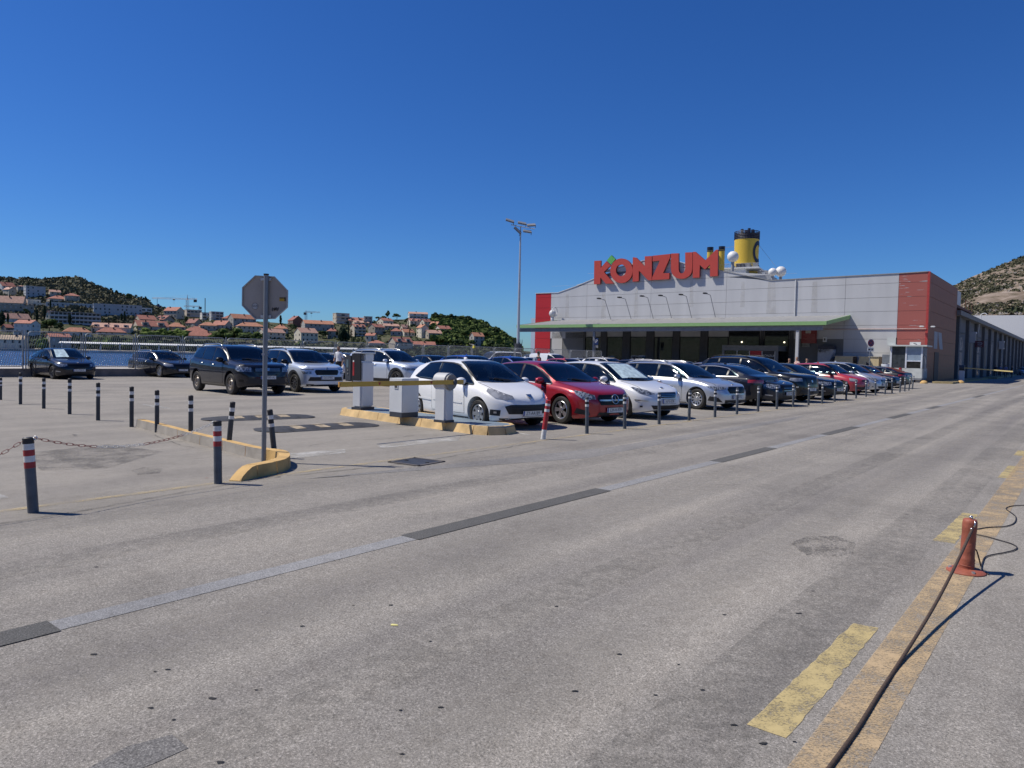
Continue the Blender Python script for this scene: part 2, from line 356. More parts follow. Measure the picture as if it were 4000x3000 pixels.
# manhole cover
mc = empty('manhole_cover', 'square dark metal manhole cover sunk in the asphalt', 'manhole cover')
c = G(1628, 1806); M_iron = M('cast_iron', (.07, .075, .085), .55, metal=.6, var=.3, scale=9, bump=.3, bscale=60)
bm = bmesh.new(); bx(bm, (0, 0, .006), (.46, .46, .012)); o = link('cover_plate', frombm(bm, 'plate'), M_iron, mc, loc=c, rot=(0, 0, -RA+.1))
bm = bmesh.new()
for a in range(4):
    t = Matrix.Rotation(a*math.pi/2, 4, 'Z'); bx(bm, (0, .26, .008), (.56, .045, .016), mtx=t)
link('cover_frame', frombm(bm, 'frame'), M('rusty_frame', (.10, .09, .085), .8), mc, loc=c, rot=(0, 0, -RA+.1))
for s in (-1, 1):
    bm = bmesh.new(); bx(bm, (s*.17, s*.02, .014), (.05, .03, .01)); link('lifting_slot', frombm(bm, 'slot'), M_gum, mc, loc=c, rot=(0, 0, -RA+.1))
# ================================================================== CARS
def paint(name, col, metal=.0, flake=.0):
    m = M('paint_'+name, col, rough=.32 if metal else .42, metal=metal, var=.03, scale=2, coat=1.0, spec=.5 if max(col) > .1 else .12); return m
def seeglass(name, tint, base):
    m, t = _new(name); N = t.nodes; L = t.links; o = N.new('ShaderNodeOutputMaterial'); tr = N.new('ShaderNodeBsdfTransparent'); gl = N.new('ShaderNodeBsdfGlossy'); fr = N.new('ShaderNodeFresnel'); mx = N.new('ShaderNodeMixShader')
    tr.inputs[0].default_value = (*tint, 1); gl.inputs['Roughness'].default_value = .03; gl.inputs[0].default_value = (.9, .9, .9, 1); fr.inputs[0].default_value = 1.5
    ad = N.new('ShaderNodeMath'); ad.operation = 'ADD'; ad.inputs[1].default_value = base; L.new(fr.outputs[0], ad.inputs[0]); L.new(ad.outputs[0], mx.inputs[0]); L.new(tr.outputs[0], mx.inputs[1]); L.new(gl.outputs[0], mx.inputs[2]); L.new(mx.outputs[0], o.inputs[0]); return m
GLASS = seeglass('tinted_glass', (.30, .36, .38), .03); GLASS2 = seeglass('windscreen_glass', (.55, .62, .62), .02)
GLASSO = M('opaque_glass', (.012, .016, .02), .04, var=.3, scale=1.5, spec=.6)
INTER = M('car_interior', (.035, .036, .04), .85, var=.2); SEATM = M('seat_fabric', (.05, .05, .055), .9, var=.2, scale=20)
BLK = M('black_plastic', (.018, .018, .019), .55, var=.15)
BLKG = M('gloss_black', (.008, .008, .009), .35, spec=.35)
RUB = M('tyre_rubber', (.022, .021, .02), .8, var=.2, scale=12)
RIMS = M('rim_silver', (.55, .56, .58), .3, metal=.85, var=.1)
RIMD = M('rim_dark', (.09, .09, .1), .35, metal=.7)
CHR = M('chrome_trim', (.62, .61, .60), .28, metal=1)
LAMP = M('headlamp_glass', (.26, .26, .26), .15, metal=.3, scale=9, coat=1, thr=(.35, .65), col2=(.50, .50, .49))
LAMPD = M('dark_headlamp_glass', (.10, .11, .12), .08, metal=.4, var=.8, scale=22, coat=1, thr=(.45, .55), col2=(.42, .44, .46))
TAIL = M('tail_lamp', (.33, .02, .02), .12, var=.2, coat=1)
PLATE = M('plate_white', (.72, .72, .70), .5); PBLUE = M('plate_blue', (.02, .06, .3), .5); PTXT = M('plate_text', (.03, .03, .03), .6)
SHADE = M('sunshade', (.55, .68, .68), .35, var=.3, scale=7, coat=.8, detail=2)
WELL = M('wheel_well', (.006, .006, .006), .95)

def pchip(pts):
    xs = [p[0] for p in pts]; ys = [p[1] for p in pts]; n = len(xs)
    d = [(ys[i+1]-ys[i])/(xs[i+1]-xs[i]) for i in range(n-1)]; m = [d[0]]
    for i in range(1, n-1):
        if d[i-1]*d[i] <= 0: m.append(0)
        else:
            h0, h1 = xs[i]-xs[i-1], xs[i+1]-xs[i]; w1, w2 = 2*h1+h0, h1+2*h0; m.append((w1+w2)/(w1/d[i-1]+w2/d[i]))
    m.append(d[-1])
    def f(x):
        x = min(max(x, xs[0]), xs[-1]); i = 0
        while i < n-2 and x > xs[i+1]: i += 1
        h = xs[i+1]-xs[i]; t = (x-xs[i])/h
        return (2*t**3-3*t*t+1)*ys[i]+(t**3-2*t*t+t)*h*m[i]+(-2*t**3+3*t*t)*ys[i+1]+(t**3-t*t)*h*m[i+1]
    return f
def lerp(a, b, t): return a+(b-a)*t
def clamp(x, a=0., b=1.): return max(a, min(b, x))

class Car:
    def __init__(s, L, W, prof, belt, fo, wb, rw, gb=.19, roof=.69, af=.62, ar=.42, nf=2.5, nr=3.2):
        s.L, s.W, s.fo, s.wb, s.rw, s.gb = L, W, fo, wb, rw, gb
        s.zt = pchip(prof); s.zs0 = pchip(belt); s.roof = roof; s.af, s.ar, s.nf, s.nr = af, ar, nf, nr
        s.H = max(p[1] for p in prof)
    def w(s, x):
        w = 1.0
        if x < s.af: w = max(0, 1-(1-x/s.af)**s.nf)**(1/s.nf)
        if s.L-x < s.ar: w = min(w, max(0, 1-(1-(s.L-x)/s.ar)**s.nr)**(1/s.nr))
        mid = (x-s.L*.5)/(s.L*.5)
        return s.W/2*w*(1-.035*mid*mid)
    def zs(s, x): return min(s.zs0(x), s.zt(x)-.035)
    def k(s, x): return clamp((s.zt(x)-s.zs(x)-.04)/.34)
    def zedge(s, x): return s.zs(x)+(s.zt(x)-s.zs(x))*lerp(.72, .865, s.k(x))
    def zb(s, x):
        e = .10*clamp(1-x/.5)**1.5 + .13*clamp(1-(s.L-x)/.6)**1.5
        return s.gb+e
    def section(s, x):
        w = s.w(x); zt = s.zt(x); zs = s.zs(x); zb = s.zb(x); k = s.k(x); h = zs-zb; g = zt-zs
        wr = lerp(.84, s.roof, k)*w
        p = [(0, zb), (.6*w, zb), (.90*w, zb), (.955*w, zb+.05), (.975*w, zb+.2*h), (.992*w, zb+.45*h), (1.0*w, zb+.66*h), (.985*w, zb+.86*h), (.955*w, zb+.96*h), (.915*w, zs)]
        if k > 0:
            b = .905*w
            p += [(lerp(b, wr+.035*k, .5)+.012*k, zs+g*lerp(.30, .45, k)), (wr+.032*k*s.W/1.8, zs+g*lerp(.72, .865, k)), (lerp(wr, 0, .12), zs+g*lerp(.85, .955, k)), (wr*.55, zs+g*lerp(.95, .99, k)), (0, zt)]
        else:
            p += [(.86*w, zs+g*.35), (.74*w, zs+g*.62), (.55*w, zs+g*.82), (.3*w, zs+g*.95), (0, zt)]
        return p
    def loc(s, x, y, z): return Vector((s.L/2-x, y, z))
    def body_mesh(s, well=.055, cab=None):
        xs = []; L = s.L; n = 64
        for i in range(n+1):
            t = i/n; e = .5-.5*math.cos(math.pi*t); xs.append(L*(.35*t+.65*e))
        xs[0] = .0015; xs[-1] = L-.0015
        bm = bmesh.new(); rows = []
        for x in xs:
            p = s.section(x); row = [bm.verts.new(s.loc(x, y, z)) for y, z in p]
            row += [bm.verts.new(s.loc(x, -y, z)) for y, z in p[-2:0:-1]]; rows.append(row)
        m = len(rows[0])
        for A, B in zip(rows, rows[1:]):
            for j in range(m): bm.faces.new((A[j], A[(j+1) % m], B[(j+1) % m], B[j]))
        bm.faces.new(rows[0]); bm.faces.new(rows[-1][::-1])
        me = frombm(bm, 'body', smooth=True)
        s.bvh = BVHTree.FromPolygons([v.co for v in me.vertices], [list(p.vertices) for p in me.polygons])
        s.vn = [v.normal.copy() for v in me.vertices]; s.vc = [v.co.copy() for v in me.vertices]; s.pl = [list(p.vertices) for p in me.polygons]
        me.materials.append(None); me.materials.append(WELL)
        tmp = bpy.data.objects.new('tmp', me); COL.objects.link(tmp); cut = []
        def cutter(bm, mi=1):
            bmesh.ops.recalc_face_normals(bm, faces=bm.faces[:]); cm = bpy.data.meshes.new('cut'); bm.to_mesh(cm); bm.free(); cm.materials.append(INTER if mi == 2 else WELL); co = bpy.data.objects.new('cut', cm); COL.objects.link(co); cut.append(co)
            md = tmp.modifiers.new('b', 'BOOLEAN'); md.operation = 'DIFFERENCE'; md.object = co; md.solver = 'EXACT'; md.material_mode = 'TRANSFER'
        if cab:
            me.materials.append(INTER); x0, x1, xr, zf = cab['x0'], cab['x1'], cab['xr'], .46; xa_ = x0+.30
            bm = bmesh.new(); rows = []
            for i in range(21):
                x = lerp(xa_, xr, i/20); w = s.w(x); zs = s.zs(x); zt = s.zt(x)-.05; k = s.k(x); wr = lerp(.84, s.roof, k)*w; g = zt-zs
                zbm = zs-.07 if x < x0+.62 else (zf if x < s.fo+s.wb-.42 else max(zf, s.rw*2+.14))
                zbm = min(zbm, zt-.06)
                p = [(.80*w, zbm), (.86*w, min(zs, zt-.04)), (lerp(.84*w, wr-.05, .5), zs+g*.45), (wr-.035, zs+g*.80), (wr*.55, zt-.01), (0, zt)]
                rows.append([bm.verts.new(s.loc(x, y, z)) for y, z in p]+[bm.verts.new(s.loc(x, -y, z)) for y, z in p[-2::-1]])
            for A, B in zip(rows, rows[1:]):
                for j in range(len(A)): bm.faces.new((A[j], A[(j+1) % len(A)], B[(j+1) % len(A)], B[j]))
            bm.faces.new(rows[0]); bm.faces.new(rows[-1][::-1]); cutter(bm, 2)
            for pl in cab['side']:
                bm = bmesh.new(); prism(bm, pl, -2, 2, lambda a, b, h: s.loc(a, h, b)); cutter(bm)
            bm = bmesh.new(); prism(bm, cab['ws'], s.zs(x0+.2)-.045, 2.6, lambda a, b, h: s.loc(a, b, h)); cutter(bm)
            if cab['rear']: bm = bmesh.new(); prism(bm, cab['rear'], s.zs(xr)-.02, 2.6, lambda a, b, h: s.loc(a, b, h)); cutter(bm)
        for xa in (s.fo, s.fo+s.wb):
            bm = bmesh.new(); R = s.rw+well; zc = s.rw+.012
            A = []; W = s.W*.7
            for sg in (-1, 1):
                ring = [bm.verts.new(s.loc(xa+R*math.cos(2*math.pi*q/40), sg*W, max(zc+R*math.sin(2*math.pi*q/40), -5))) for q in range(40)]; A.append(ring)
            bm.faces.new(A[0][::-1]); bm.faces.new(A[1])
            for q in range(40): bm.faces.new((A[0][q], A[0][(q+1) % 40], A[1][(q+1) % 40], A[1][q]))
            cm = frombm(bm, 'cut'); cm.materials.append(WELL); co = bpy.data.objects.new('cut', cm); COL.objects.link(co); cut.append(co)
            md = tmp.modifiers.new('b', 'BOOLEAN'); md.operation = 'DIFFERENCE'; md.object = co; md.solver = 'EXACT'; md.material_mode = 'TRANSFER'
        dg = bpy.context.evaluated_depsgraph_get(); me2 = bpy.data.meshes.new_from_object(tmp.evaluated_get(dg), depsgraph=dg)
        for o in [tmp]+cut: bpy.data.objects.remove(o)
        me2.materials.clear(); me2.name = 'car_body'
        me2.shade_smooth(); me2.set_sharp_from_angle(angle=R_(38)); return me2
    def hit(s, o, d, off):
        loc, nor, idx, dist = s.bvh.ray_cast(o, d)
        if loc is None: return None, None
        vs_ = s.pl[idx]; w = poly_3d_calc([s.vc[i] for i in vs_], loc); n = Vector((0, 0, 0))
        for i, a in zip(vs_, w): n += s.vn[i]*a
        if n.length < 1e-6: n = nor.copy()
        n.normalize()
        if n.dot(d) > 0: n = -n
        return loc + n*off, n
    # projection spaces: 'L'/'R' side (x,z); 'T' from above (x,y); 'F'/'B' wrap round a vertical axis (angle deg, z)
    def ray_for(s, sp, a, b):
        if sp == 'L': return s.loc(a, 3, b), Vector((0, -1, 0))
        if sp == 'R': return s.loc(a, -3, b), Vector((0, 1, 0))
        if sp == 'T': return s.loc(a, b, 4), Vector((0, 0, -1))
        ax = .95 if sp == 'F' else s.L-.8; an = R_(a); d = Vector((math.cos(an) if sp == 'F' else -math.cos(an), math.sin(an), 0))
        return s.loc(ax, 0, b)+d*3, -d
    def patch(s, sp, poly, off=.006, step=.07, asp=None):
        """surface-following panel; poly in projection coordinates"""
        sc = (60.0 if sp in 'FB' else 1.0)
        pts = [Vector((p[0]/sc, p[1])) for p in poly]; out = []
        n = len(pts)
        for i in range(n):
            a, b = pts[i], pts[(i+1) % n]; m = max(1, int((b-a).length/step))
            for q in range(m): out.append(a.lerp(b, q/m))
        nb = len(out); edges = [(i, (i+1) % nb) for i in range(nb)]
        x0, x1 = min(p.x for p in out), max(p.x for p in out); y0, y1 = min(p.y for p in out), max(p.y for p in out)
        i = x0+step*.5
        while i < x1:
            j = y0+step*.5
            while j < y1:
                q = Vector((i, j)); inside = False
                for u in range(nb):
                    A, B = out[u], out[(u+1) % nb]
                    if (A.y > q.y) != (B.y > q.y) and q.x < (B.x-A.x)*(q.y-A.y)/(B.y-A.y)+A.x: inside = not inside
                if inside and min((q-o_).length for o_ in out[:nb]) > step*.35: out.append(q)
                j += step
            i += step
        vv, ee, ff, *_ = delaunay_2d_cdt(out, edges, [], 1, 1e-5)
        V, NN, keep = [], [], {}
        for i, p in enumerate(vv):
            o, d = s.ray_for(sp, p.x*sc, p.y); l, nrm = s.hit(o, d, off)
            if l is not None: keep[i] = len(V); V.append(l); NN.append(nrm)
        F = [[keep[i] for i in f] for f in ff if all(i in keep for i in f)]
        if not F: return None
        me = bpy.data.meshes.new('patch'); me.from_pydata(V, [], F); me.update()
        if me.polygons and sum(p.normal.dot(NN[p.vertices[0]]) for p in me.polygons) < 0: me.flip_normals()
        me.shade_smooth(); me.normals_split_custom_set_from_vertices(NN); return me
    def strip(s, sp, path, wd=.012, off=.004, step=.05, closed=False):
        """thin seam along a path in projection coordinates"""
        sc = 1.0; pts = [Vector(p) for p in path]; out = []
        seg = list(zip(pts, pts[1:]+([pts[0]] if closed else [])))[:len(pts) if closed else len(pts)-1]
        for a, b in seg:
            st = step*(60 if sp in 'FB' else 1); m = max(1, int((b-a).length/st))
            for q in range(m): out.append(a.lerp(b, q/m))
        out.append(pts[0] if closed else pts[-1])
        V = []; F = []; C = []
        for p in out:
            l, n = s.hit(*s.ray_for(sp, p.x, p.y), off); C.append((l, n))
        C = [c for c in C if c[0] is not None]
        for i, (l, n) in enumerate(C):
            t = C[min(i+1, len(C)-1)][0]-C[max(i-1, 0)][0]
            if t.length < 1e-6: t = Vector((1, 0, 0))
            sd = t.normalized().cross(n).normalized()*wd/2; V += [l+sd, l-sd]
        F = [(2*i, 2*i+1, 2*i+3, 2*i+2) for i in range(len(C)-1)]
        me = bpy.data.meshes.new('strip'); me.from_pydata(V, [], F); me.update()
        if F:
            if sum(p.normal.dot(C[min(len(C)-1, p.vertices[0]//2)][1]) for p in me.polygons) < 0: me.flip_normals()
            me.shade_smooth()
        return me

def join_mesh(lst, name):
    bm = bmesh.new()
    for m in lst:
        if m: bm.from_mesh(m)
    me = bpy.data.meshes.new(name); bm.to_mesh(me); bm.free(); me.shade_smooth(); return me

WHEEL = {}
def wheel(rw, style, n, mats, parent, loc, side, label=None):
    key = (round(rw, 3), style, n)
    if key not in WHEEL:
        w = .205; rr = rw*(.66 if style != 'steel' else .60)
        bm = bmesh.new(); lathe(bm, [(rr, -w/2+.02), (rr+.02, -w/2), (rw-.03, -w/2), (rw-.008, -w/2+.025), (rw, -w/4), (rw, w/4), (rw-.008, w/2-.025), (rw-.03, w/2), (rr+.02, w/2), (rr, w/2-.02)], 40, 'Y')
        t = frombm(bm, 'tyre', smooth=True, angle=R_(40))
        bm = bmesh.new()
        lathe(bm, [(rr, w/2-.022), (rr-.012, w/2-.012), (rr-.026, w/2-.02), (rr-.03, w/2-.05)], 40, 'Y')
        lathe(bm, [(rr-.03, w/2-.075), (.03, w/2-.085), (.001, w/2-.085)], 24, 'Y', mi=1)
        if style == 'steel':
            lathe(bm, [(rr-.03, w/2-.05), (rr*.72, w/2-.05), (rr*.6, w/2-.02), (rr*.35, w/2-.02), (rr*.3, w/2-.05), (.001, w/2-.05)], 32, 'Y')
            for k in range(8):
                a = 2*math.pi*k/8; lathe_c = Matrix.Translation((rr*.8*math.cos(a), w/2-.047, rr*.8*math.sin(a)))
                bmesh.ops.create_cone(bm, cap_ends=True, segments=8, radius1=rr*.11, radius2=rr*.11, depth=.01, matrix=lathe_c @ Matrix.Rotation(math.pi/2, 4, 'X'))
                for f in bm.faces[-10:]: f.material_index = 1
        else:
            for k in range(n):
                a = 2*math.pi*k/n
                offs = (0,) if style != 'split' else (-.16, .16)
                for o_ in offs:
                    aa = a+o_; c, s_ = math.cos(aa), math.sin(aa); c0, s0 = math.cos(a), math.sin(a)
                    wi, wo_ = (.032, .020) if style == 'thin' else ((.022, .022) if style == 'split' else (.05, .034))
                    p0 = Vector((c0*rr*.14, 0, s0*rr*.14)); p1 = Vector((c*(rr-.02), 0, s_*(rr-.02))); t_ = (p1-p0).normalized(); nn = Vector((-t_.z, 0, t_.x))
                    vs_ = []
                    for (pp, ww, y) in ((p0, wi, w/2-.03), (p1, wo_, w/2-.014)):
                        for sg in (-1, 1):
                            for dy in (0, -.03): vs_.append(bm.verts.new(pp+nn*sg*ww+Vector((0, y+dy, 0))))
                    a0, a1, b0, b1, c0_, c1_, d0, d1 = vs_
                    for f in ((a0, b0, d0, c0_), (a0, c0_, c1_, a1), (b0, b1, d1, d0), (c0_, d0, d1, c1_)): bm.faces.new(f)
            lathe(bm, [(.07, w/2-.03), (.062, w/2-.012), (.03, w/2-.01), (.001, w/2-.01)], 16, 'Y')
        r = frombm(bm, 'rim', smooth=True, angle=R_(30))
        WHEEL[key] = (t, r)
    t, r = WHEEL[key]
    wo_ = link('wheel', bpy.data.meshes.get('hub_stub') or hubstub(), BLK, parent, loc, (0, 0, 0 if side > 0 else math.pi))
    to = link('tyre', t, RUB, wo_); ro = link('rim', r, [mats, WELL if style != 'steel' else WELL], wo_)
    ro.material_slots[0].link = 'OBJECT'; ro.material_slots[0].material = mats
    return wo_
def hubstub():
    bm = bmesh.new(); cyl(bm, (0, -.09, 0), (0, .01, 0), .12, seg=12); return frombm(bm, 'hub_stub')

PROTO = {}
def setmat(o, m):
    o.material_slots[0].link = 'OBJECT'; o.material_slots[0].material = m

def build_car(spec, label, pos, heading, color, name='parked_car', group=None, scale=1.0, plate=None, cat='car'):
    """spec: shape dictionary; first call builds meshes, later calls share them"""
    key = spec['id']; root = empty(name, label, cat, (pos.x, pos.y, 0), math.pi/2-heading, group)
    root.scale = (scale,)*3
    if key in PROTO:
        src = PROTO[key]
        for nm, me, m, T, role, sub in src:
            if role == 'wheel': continue
            if role == 'plate' and plate is not None: continue
            o = link(nm, me, m, root)
            for sn, sme, sm, srole in sub:
                c = link(sn, sme, sm, o)
                if srole == 'paint': setmat(c, color)
            if role == 'paint': setmat(o, color)
        add_wheels(spec, root)
        if plate is not None: add_plate(spec, root, plate)
        return root
    S = spec; c = Car(S['L'], S['W'], S['prof'], S['belt'], S['fo'], S['wb'], S['rw'], S.get('gb', .19), S.get('roof', .69), S.get('af', .62), S.get('ar', .42), S.get('nf', 2.5), S.get('nr', 3.2))
    S['car'] = c; rec = []
    def put(nm, me, m, role='fix', sub=()):
        if me is None or len(me.polygons) == 0: return None
        o = link(nm, me, m, root); subs = []
        for sn, sme, sm, srole in sub:
            if sme is None or len(sme.polygons) == 0: continue
            q = link(sn, sme, sm, o); subs.append((sn, sme, sm, srole))
            if srole == 'paint': setmat(q, color)
        if role == 'paint': setmat(o, color)
        rec.append((nm, me, m, None, role, subs)); return o
    # ---- daylight openings
    xa, xb = S['dlo']; pil = S['pillars']; rear_in = S.get('rear_in', .25); fr_in = S.get('front_in', .55)
    def up(x): return c.zedge(x)-S.get('dtop', .015)
    def lo(x): return c.zs(x)+.025
    def dlo_poly(x0, x1, first, last, grow=0):
        g = grow; N = 9
        # lower edge runs x0..x1, upper edge is inset at the ends by the screen slopes
        if first:
            xu0 = x0+fr_in
        else: xu0 = x0+.015
        xu1 = x1-rear_in if last else x1+.0
        if last: xu1 = max(xu1, xu0+.10)
        lower = [(lerp(x0-g, x1+g, i/N), lo(lerp(x0, x1, i/N))-g) for i in range(N+1)]
        upper = []
        for i in range(N+1):
            x = lerp(xu1+g, xu0-g, i/N); upper.append((x, max(up(x)+g*.7, lo(x)+.03)))
        pts = lower
        if last: # rounded rear corner
            pts = lower[:-1]+[(x1-.02, lo(x1)+.015)]
        # curved windscreen-side edge
        P_ = pts+upper
        if first:
            for f in (.66, .33):
                x = lerp(x0, xu0, f); P_.append((x-g, min(up(x)-.005+g, lerp(lo(x0), up(xu0), f**.8)+g)))
        return P_
    solid = S.get('solid'); GL, GL2 = (GLASSO, GLASSO) if solid else (GLASS, GLASS2)
    xs_ = [xa]+pil+[xb]; cab = None; x0, x1 = S['ws']; wb_ = c.w(x0)*S.get('wsb', .80); wt = c.roof*c.W/2-.045
    def wsp(i):
        w = [(x0-.10+i, 0), (x0-.07+i, wb_*.5), (x0+i, wb_*.86-i), (x0+.07+i, wb_-i*1.3), (lerp(x0, x1, .5), lerp(wb_, wt, .5)+.02-i*1.3), (x1-i, wt-i*1.2), (x1-.025-i, wt*.5), (x1-.035-i, 0)]
        return w + [(p[0], -p[1]) for p in w[-2:0:-1]]
    if not solid:
        sides = []
        for i in range(len(xs_)-1):
            a, b = xs_[i]+(.03 if i else 0), xs_[i+1]-(.03 if i < len(xs_)-2 else 0); sides.append(dlo_poly(a, b, i == 0, i == len(xs_)-2, -.018))
        rr = None
        if S.get('rtop'): p, q = S['rtop']; rr = [(p+.03, -wt*.9), (q-.04, -wt*1.05), (q-.04, wt*1.05), (p+.03, wt*.9)]
        cab = dict(x0=x0, x1=x1, xr=(S['rtop'][1]-.25 if S.get('rtop') else xb-.1), side=sides, ws=wsp(.03), rear=rr)
    me = c.body_mesh(S.get('well', .055), cab); me.materials.append(color); me.materials.append(WELL); me.materials.append(INTER); put('body', me, color, 'paint')
    if not solid:
        xf = x0+1.02; zr = c.zt(xf+.3); seats = [(xf, .36), (xf, -.36)]+([(xf+.86, 0)] if xb > xf+1.2 else [])
        for sx, sy in seats:
            bm = bmesh.new(); wd = .46 if sy else 1.12; hb = min(zr-.42, c.zt(sx+.25)-.22)
            bx(bm, (c.L/2-sx+.22, sy, .56), (.5, wd, .18)); T = Matrix.Translation(c.loc(sx+.10, sy, .60)) @ Matrix.Rotation(R_(-14), 4, 'Y')
            bx(bm, (0, 0, (hb-.62)/2), (.12, wd, hb-.62), mtx=T); bmesh.ops.bevel(bm, geom=bm.edges[:], offset=.035, segments=2, affect='EDGES')
            for hy in ((0,) if sy else (-.34, .34)):
                v = bx(bm, (-.01, hy, hb-.62+.09), (.08, .24, .14), mtx=T)
            put('seat', frombm(bm, 'seat', smooth=True, angle=R_(40)), SEATM)
        bm = bmesh.new(); T = Matrix.Translation(c.loc(x0+.60, .36, c.zs(x0+.6)-.03)) @ Matrix.Rotation(R_(62), 4, 'Y')
        tube(bm, [T @ Vector((.175*math.cos(q*math.pi/8), .175*math.sin(q*math.pi/8), 0)) for q in range(16)], .014, 5, True); cyl(bm, T @ Vector((-.17, 0, 0)), T @ Vector((.17, 0, 0)), .018, seg=5); put('steering_wheel', frombm(bm, 'wheel', smooth=True), BLK)
        bm = bmesh.new(); bx(bm, (c.L/2-x1-.02, 0, c.zt(x1)-.12), (.03, .22, .06)); put('rear_view_mirror', frombm(bm, 'rvm'), BLK)
    for sd in ('L', 'R'):
        subs = []
        put('window_surround', c.strip(sd, dlo_poly(xa, xb, True, True, .008), .034, .0035, closed=True), CHR if S.get('chrome') == 'full' else (BLKG), 'fix')
        for q in pil: put('window_pillar', c.patch(sd, [(q-.034, lo(q)-.01), (q+.034, lo(q)-.01), (q+.034, up(q)+.01), (q-.034, up(q)+.01)], .004), BLKG)
        for i in range(len(xs_)-1):
            a, b = xs_[i]+(.03 if i else 0), xs_[i+1]-(.03 if i < len(xs_)-2 else 0)
            put('side_window', c.patch(sd, dlo_poly(a, b, i == 0, i == len(xs_)-2), .0065), GL)
        if S.get('chrome'):
            put('window_trim', c.strip(sd, [(xa+.02, lo(xa)-.018)]+[(lerp(xa, xb, i/8), lo(lerp(xa, xb, i/8))-.018) for i in range(1, 9)], .022, .009), CHR)
        # doors
        dz = S.get('gb', .19)+.12
        for i, (d0, d1, q0_, q1_) in enumerate(S['doors']):
            poly = [(d0+q0_, dz), (d1-q1_, dz)] 
            if q1_ > .05:   # rear door follows the wheel arch
                poly = [(d0+q0_, dz), (d1-q1_-.02, dz), (d1-q1_*.55, dz+.28), (d1, dz+.45)]
            else: poly += [(d1, dz+.3)]
            poly += [(d1, c.zs(d1)-.005), (lerp(d0, d1, .5), c.zs(lerp(d0, d1, .5))-.005), (d0, c.zs(d0)-.012), (d0, dz+.3)]
            seam = c.strip(sd, poly, .016, .0028, closed=True)
            hx = d1-.24; hz = c.zs(hx)-.115; bmh = bmesh.new(); l, n = c.hit(*c.ray_for(sd, hx, hz), .02)
            if l is not None:
                bx(bmh, l, (.17, .03, .028)); bmesh.ops.bevel(bmh, geom=bmh.edges[:], offset=.008, segments=2, affect='EDGES')
            hm = frombm(bmh, 'handle', smooth=True)
            put('door', c.patch(sd, poly, .0045, .11), color, 'paint', [('door_handle', hm, CHR if S.get('chrome_handle') else color, 'fix' if S.get('chrome_handle') else 'paint')])
            put('door_seam', seam, WELL)
        # sill, mouldings, arch trims
        sx0, sx1 = S['fo']+S['rw']+.06, S['fo']+S['wb']-S['rw']-.06
        gz = S.get('gb', .19)
        if S.get('clad'):
            put('sill_cladding', c.patch(sd, [(sx0, gz+.012), (sx1, gz+.012), (sx1, gz+.15), (sx0, gz+.15)], .007), BLK)
            for xc in (S['fo'], S['fo']+S['wb']):
                R1, R2 = S['rw']+.05, S['rw']+.05+.075; zc = S['rw']+.012; pp = []
                a0, a1 = -12, 192
                pp = [(xc-R1*math.cos(R_(a)), zc+R1*math.sin(R_(a))) for a in range(a0, a1+1, 12)]+[(xc-R2*math.cos(R_(a)), zc+R2*math.sin(R_(a))) for a in range(a1, a0-1, -12)]
                put('arch_trim', c.patch(sd, [p for p in pp], .008, .06), BLK)
        else:
            put('sill', c.strip(sd, [(sx0, gz+.03), (sx1, gz+.03)], .035, .003), BLK)
        if S.get('mould'):
            z = S['mould']
            for (m0, m1) in ((S['doors'][0][0]+.08, S['doors'][0][1]-.06), (S['doors'][-1][1]+.02, S['doors'][-1][1]+.62) if len(S['doors']) == 1 else (S['doors'][1][0]+.05, S['doors'][1][1]-.2)):
                put('side_moulding', c.patch(sd, [(m0, z), (m1, z+.02), (m1, z+.065), (m0, z+.045)], .014, .05), color, 'paint')
        if S.get('crease'):
            z = S['crease']; put('body_crease', c.strip(sd, [(S['fo']+.5, z), (S['L']-.75, z+.05)], .012, .003), BLK)
        # mirror
        ys = 1 if sd == 'L' else -1; mx = xa+.30; l, n = c.hit(*c.ray_for(sd, mx, c.zs(mx)+.01), 0)
        if l is not None:
            bm = bmesh.new(); bmesh.ops.create_icosphere(bm, subdivisions=3, radius=1, matrix=Matrix.Translation(l+Vector((.02, ys*.12, .065))) @ Matrix.Diagonal((.085, .125, .085, 1)))
            for v in bm.verts:
                if v.co.x < l.x-.03: v.co.x = l.x-.03+(v.co.x-l.x+.03)*.2
            mm = frombm(bm, 'mirror', smooth=True)
            bm = bmesh.new(); bx(bm, l+Vector((.01, ys*.035, .0)), (.06, .10, .045)); arm = frombm(bm, 'arm')
            bm = bmesh.new(); bx(bm, l+Vector((-.037, ys*.12, .065)), (.006, .19, .12)); gl = frombm(bm, 'glass')
            put('wing_mirror', mm, BLKG if S.get('blackmirror') else color, 'fix' if S.get('blackmirror') else 'paint', [('mirror_arm', arm, BLK, 'fix'), ('mirror_glass', gl, CHR, 'fix')])
        if S.get('rails'):
            r0, r1 = S['rails']; pts = []
            bm = bmesh.new(); N = 10
            for i in range(N+1):
                x = lerp(r0, r1, i/N); l, n = c.hit(*c.ray_for('T', x, ys*(c.roof*c.W/2-.05)), 0); e = min(i, N-i)
                pts.append(l+Vector((0, 0, .008+.055*clamp(e/1.5))))
            tube(bm, pts, .017, 6); put('roof_rail', frombm(bm, 'rail', smooth=True), CHR if S.get('railchrome') else BLKG)
    # windscreen and rear screen
    ws = wsp(0); subs = []
    S['wsd'] = (x0, x1, wb_, wt)
    put('windscreen', c.patch('T', ws, .006), GL2, 'fix', subs); put('windscreen_surround', c.strip('T', wsp(.012), .03, .0075, closed=True), BLKG)
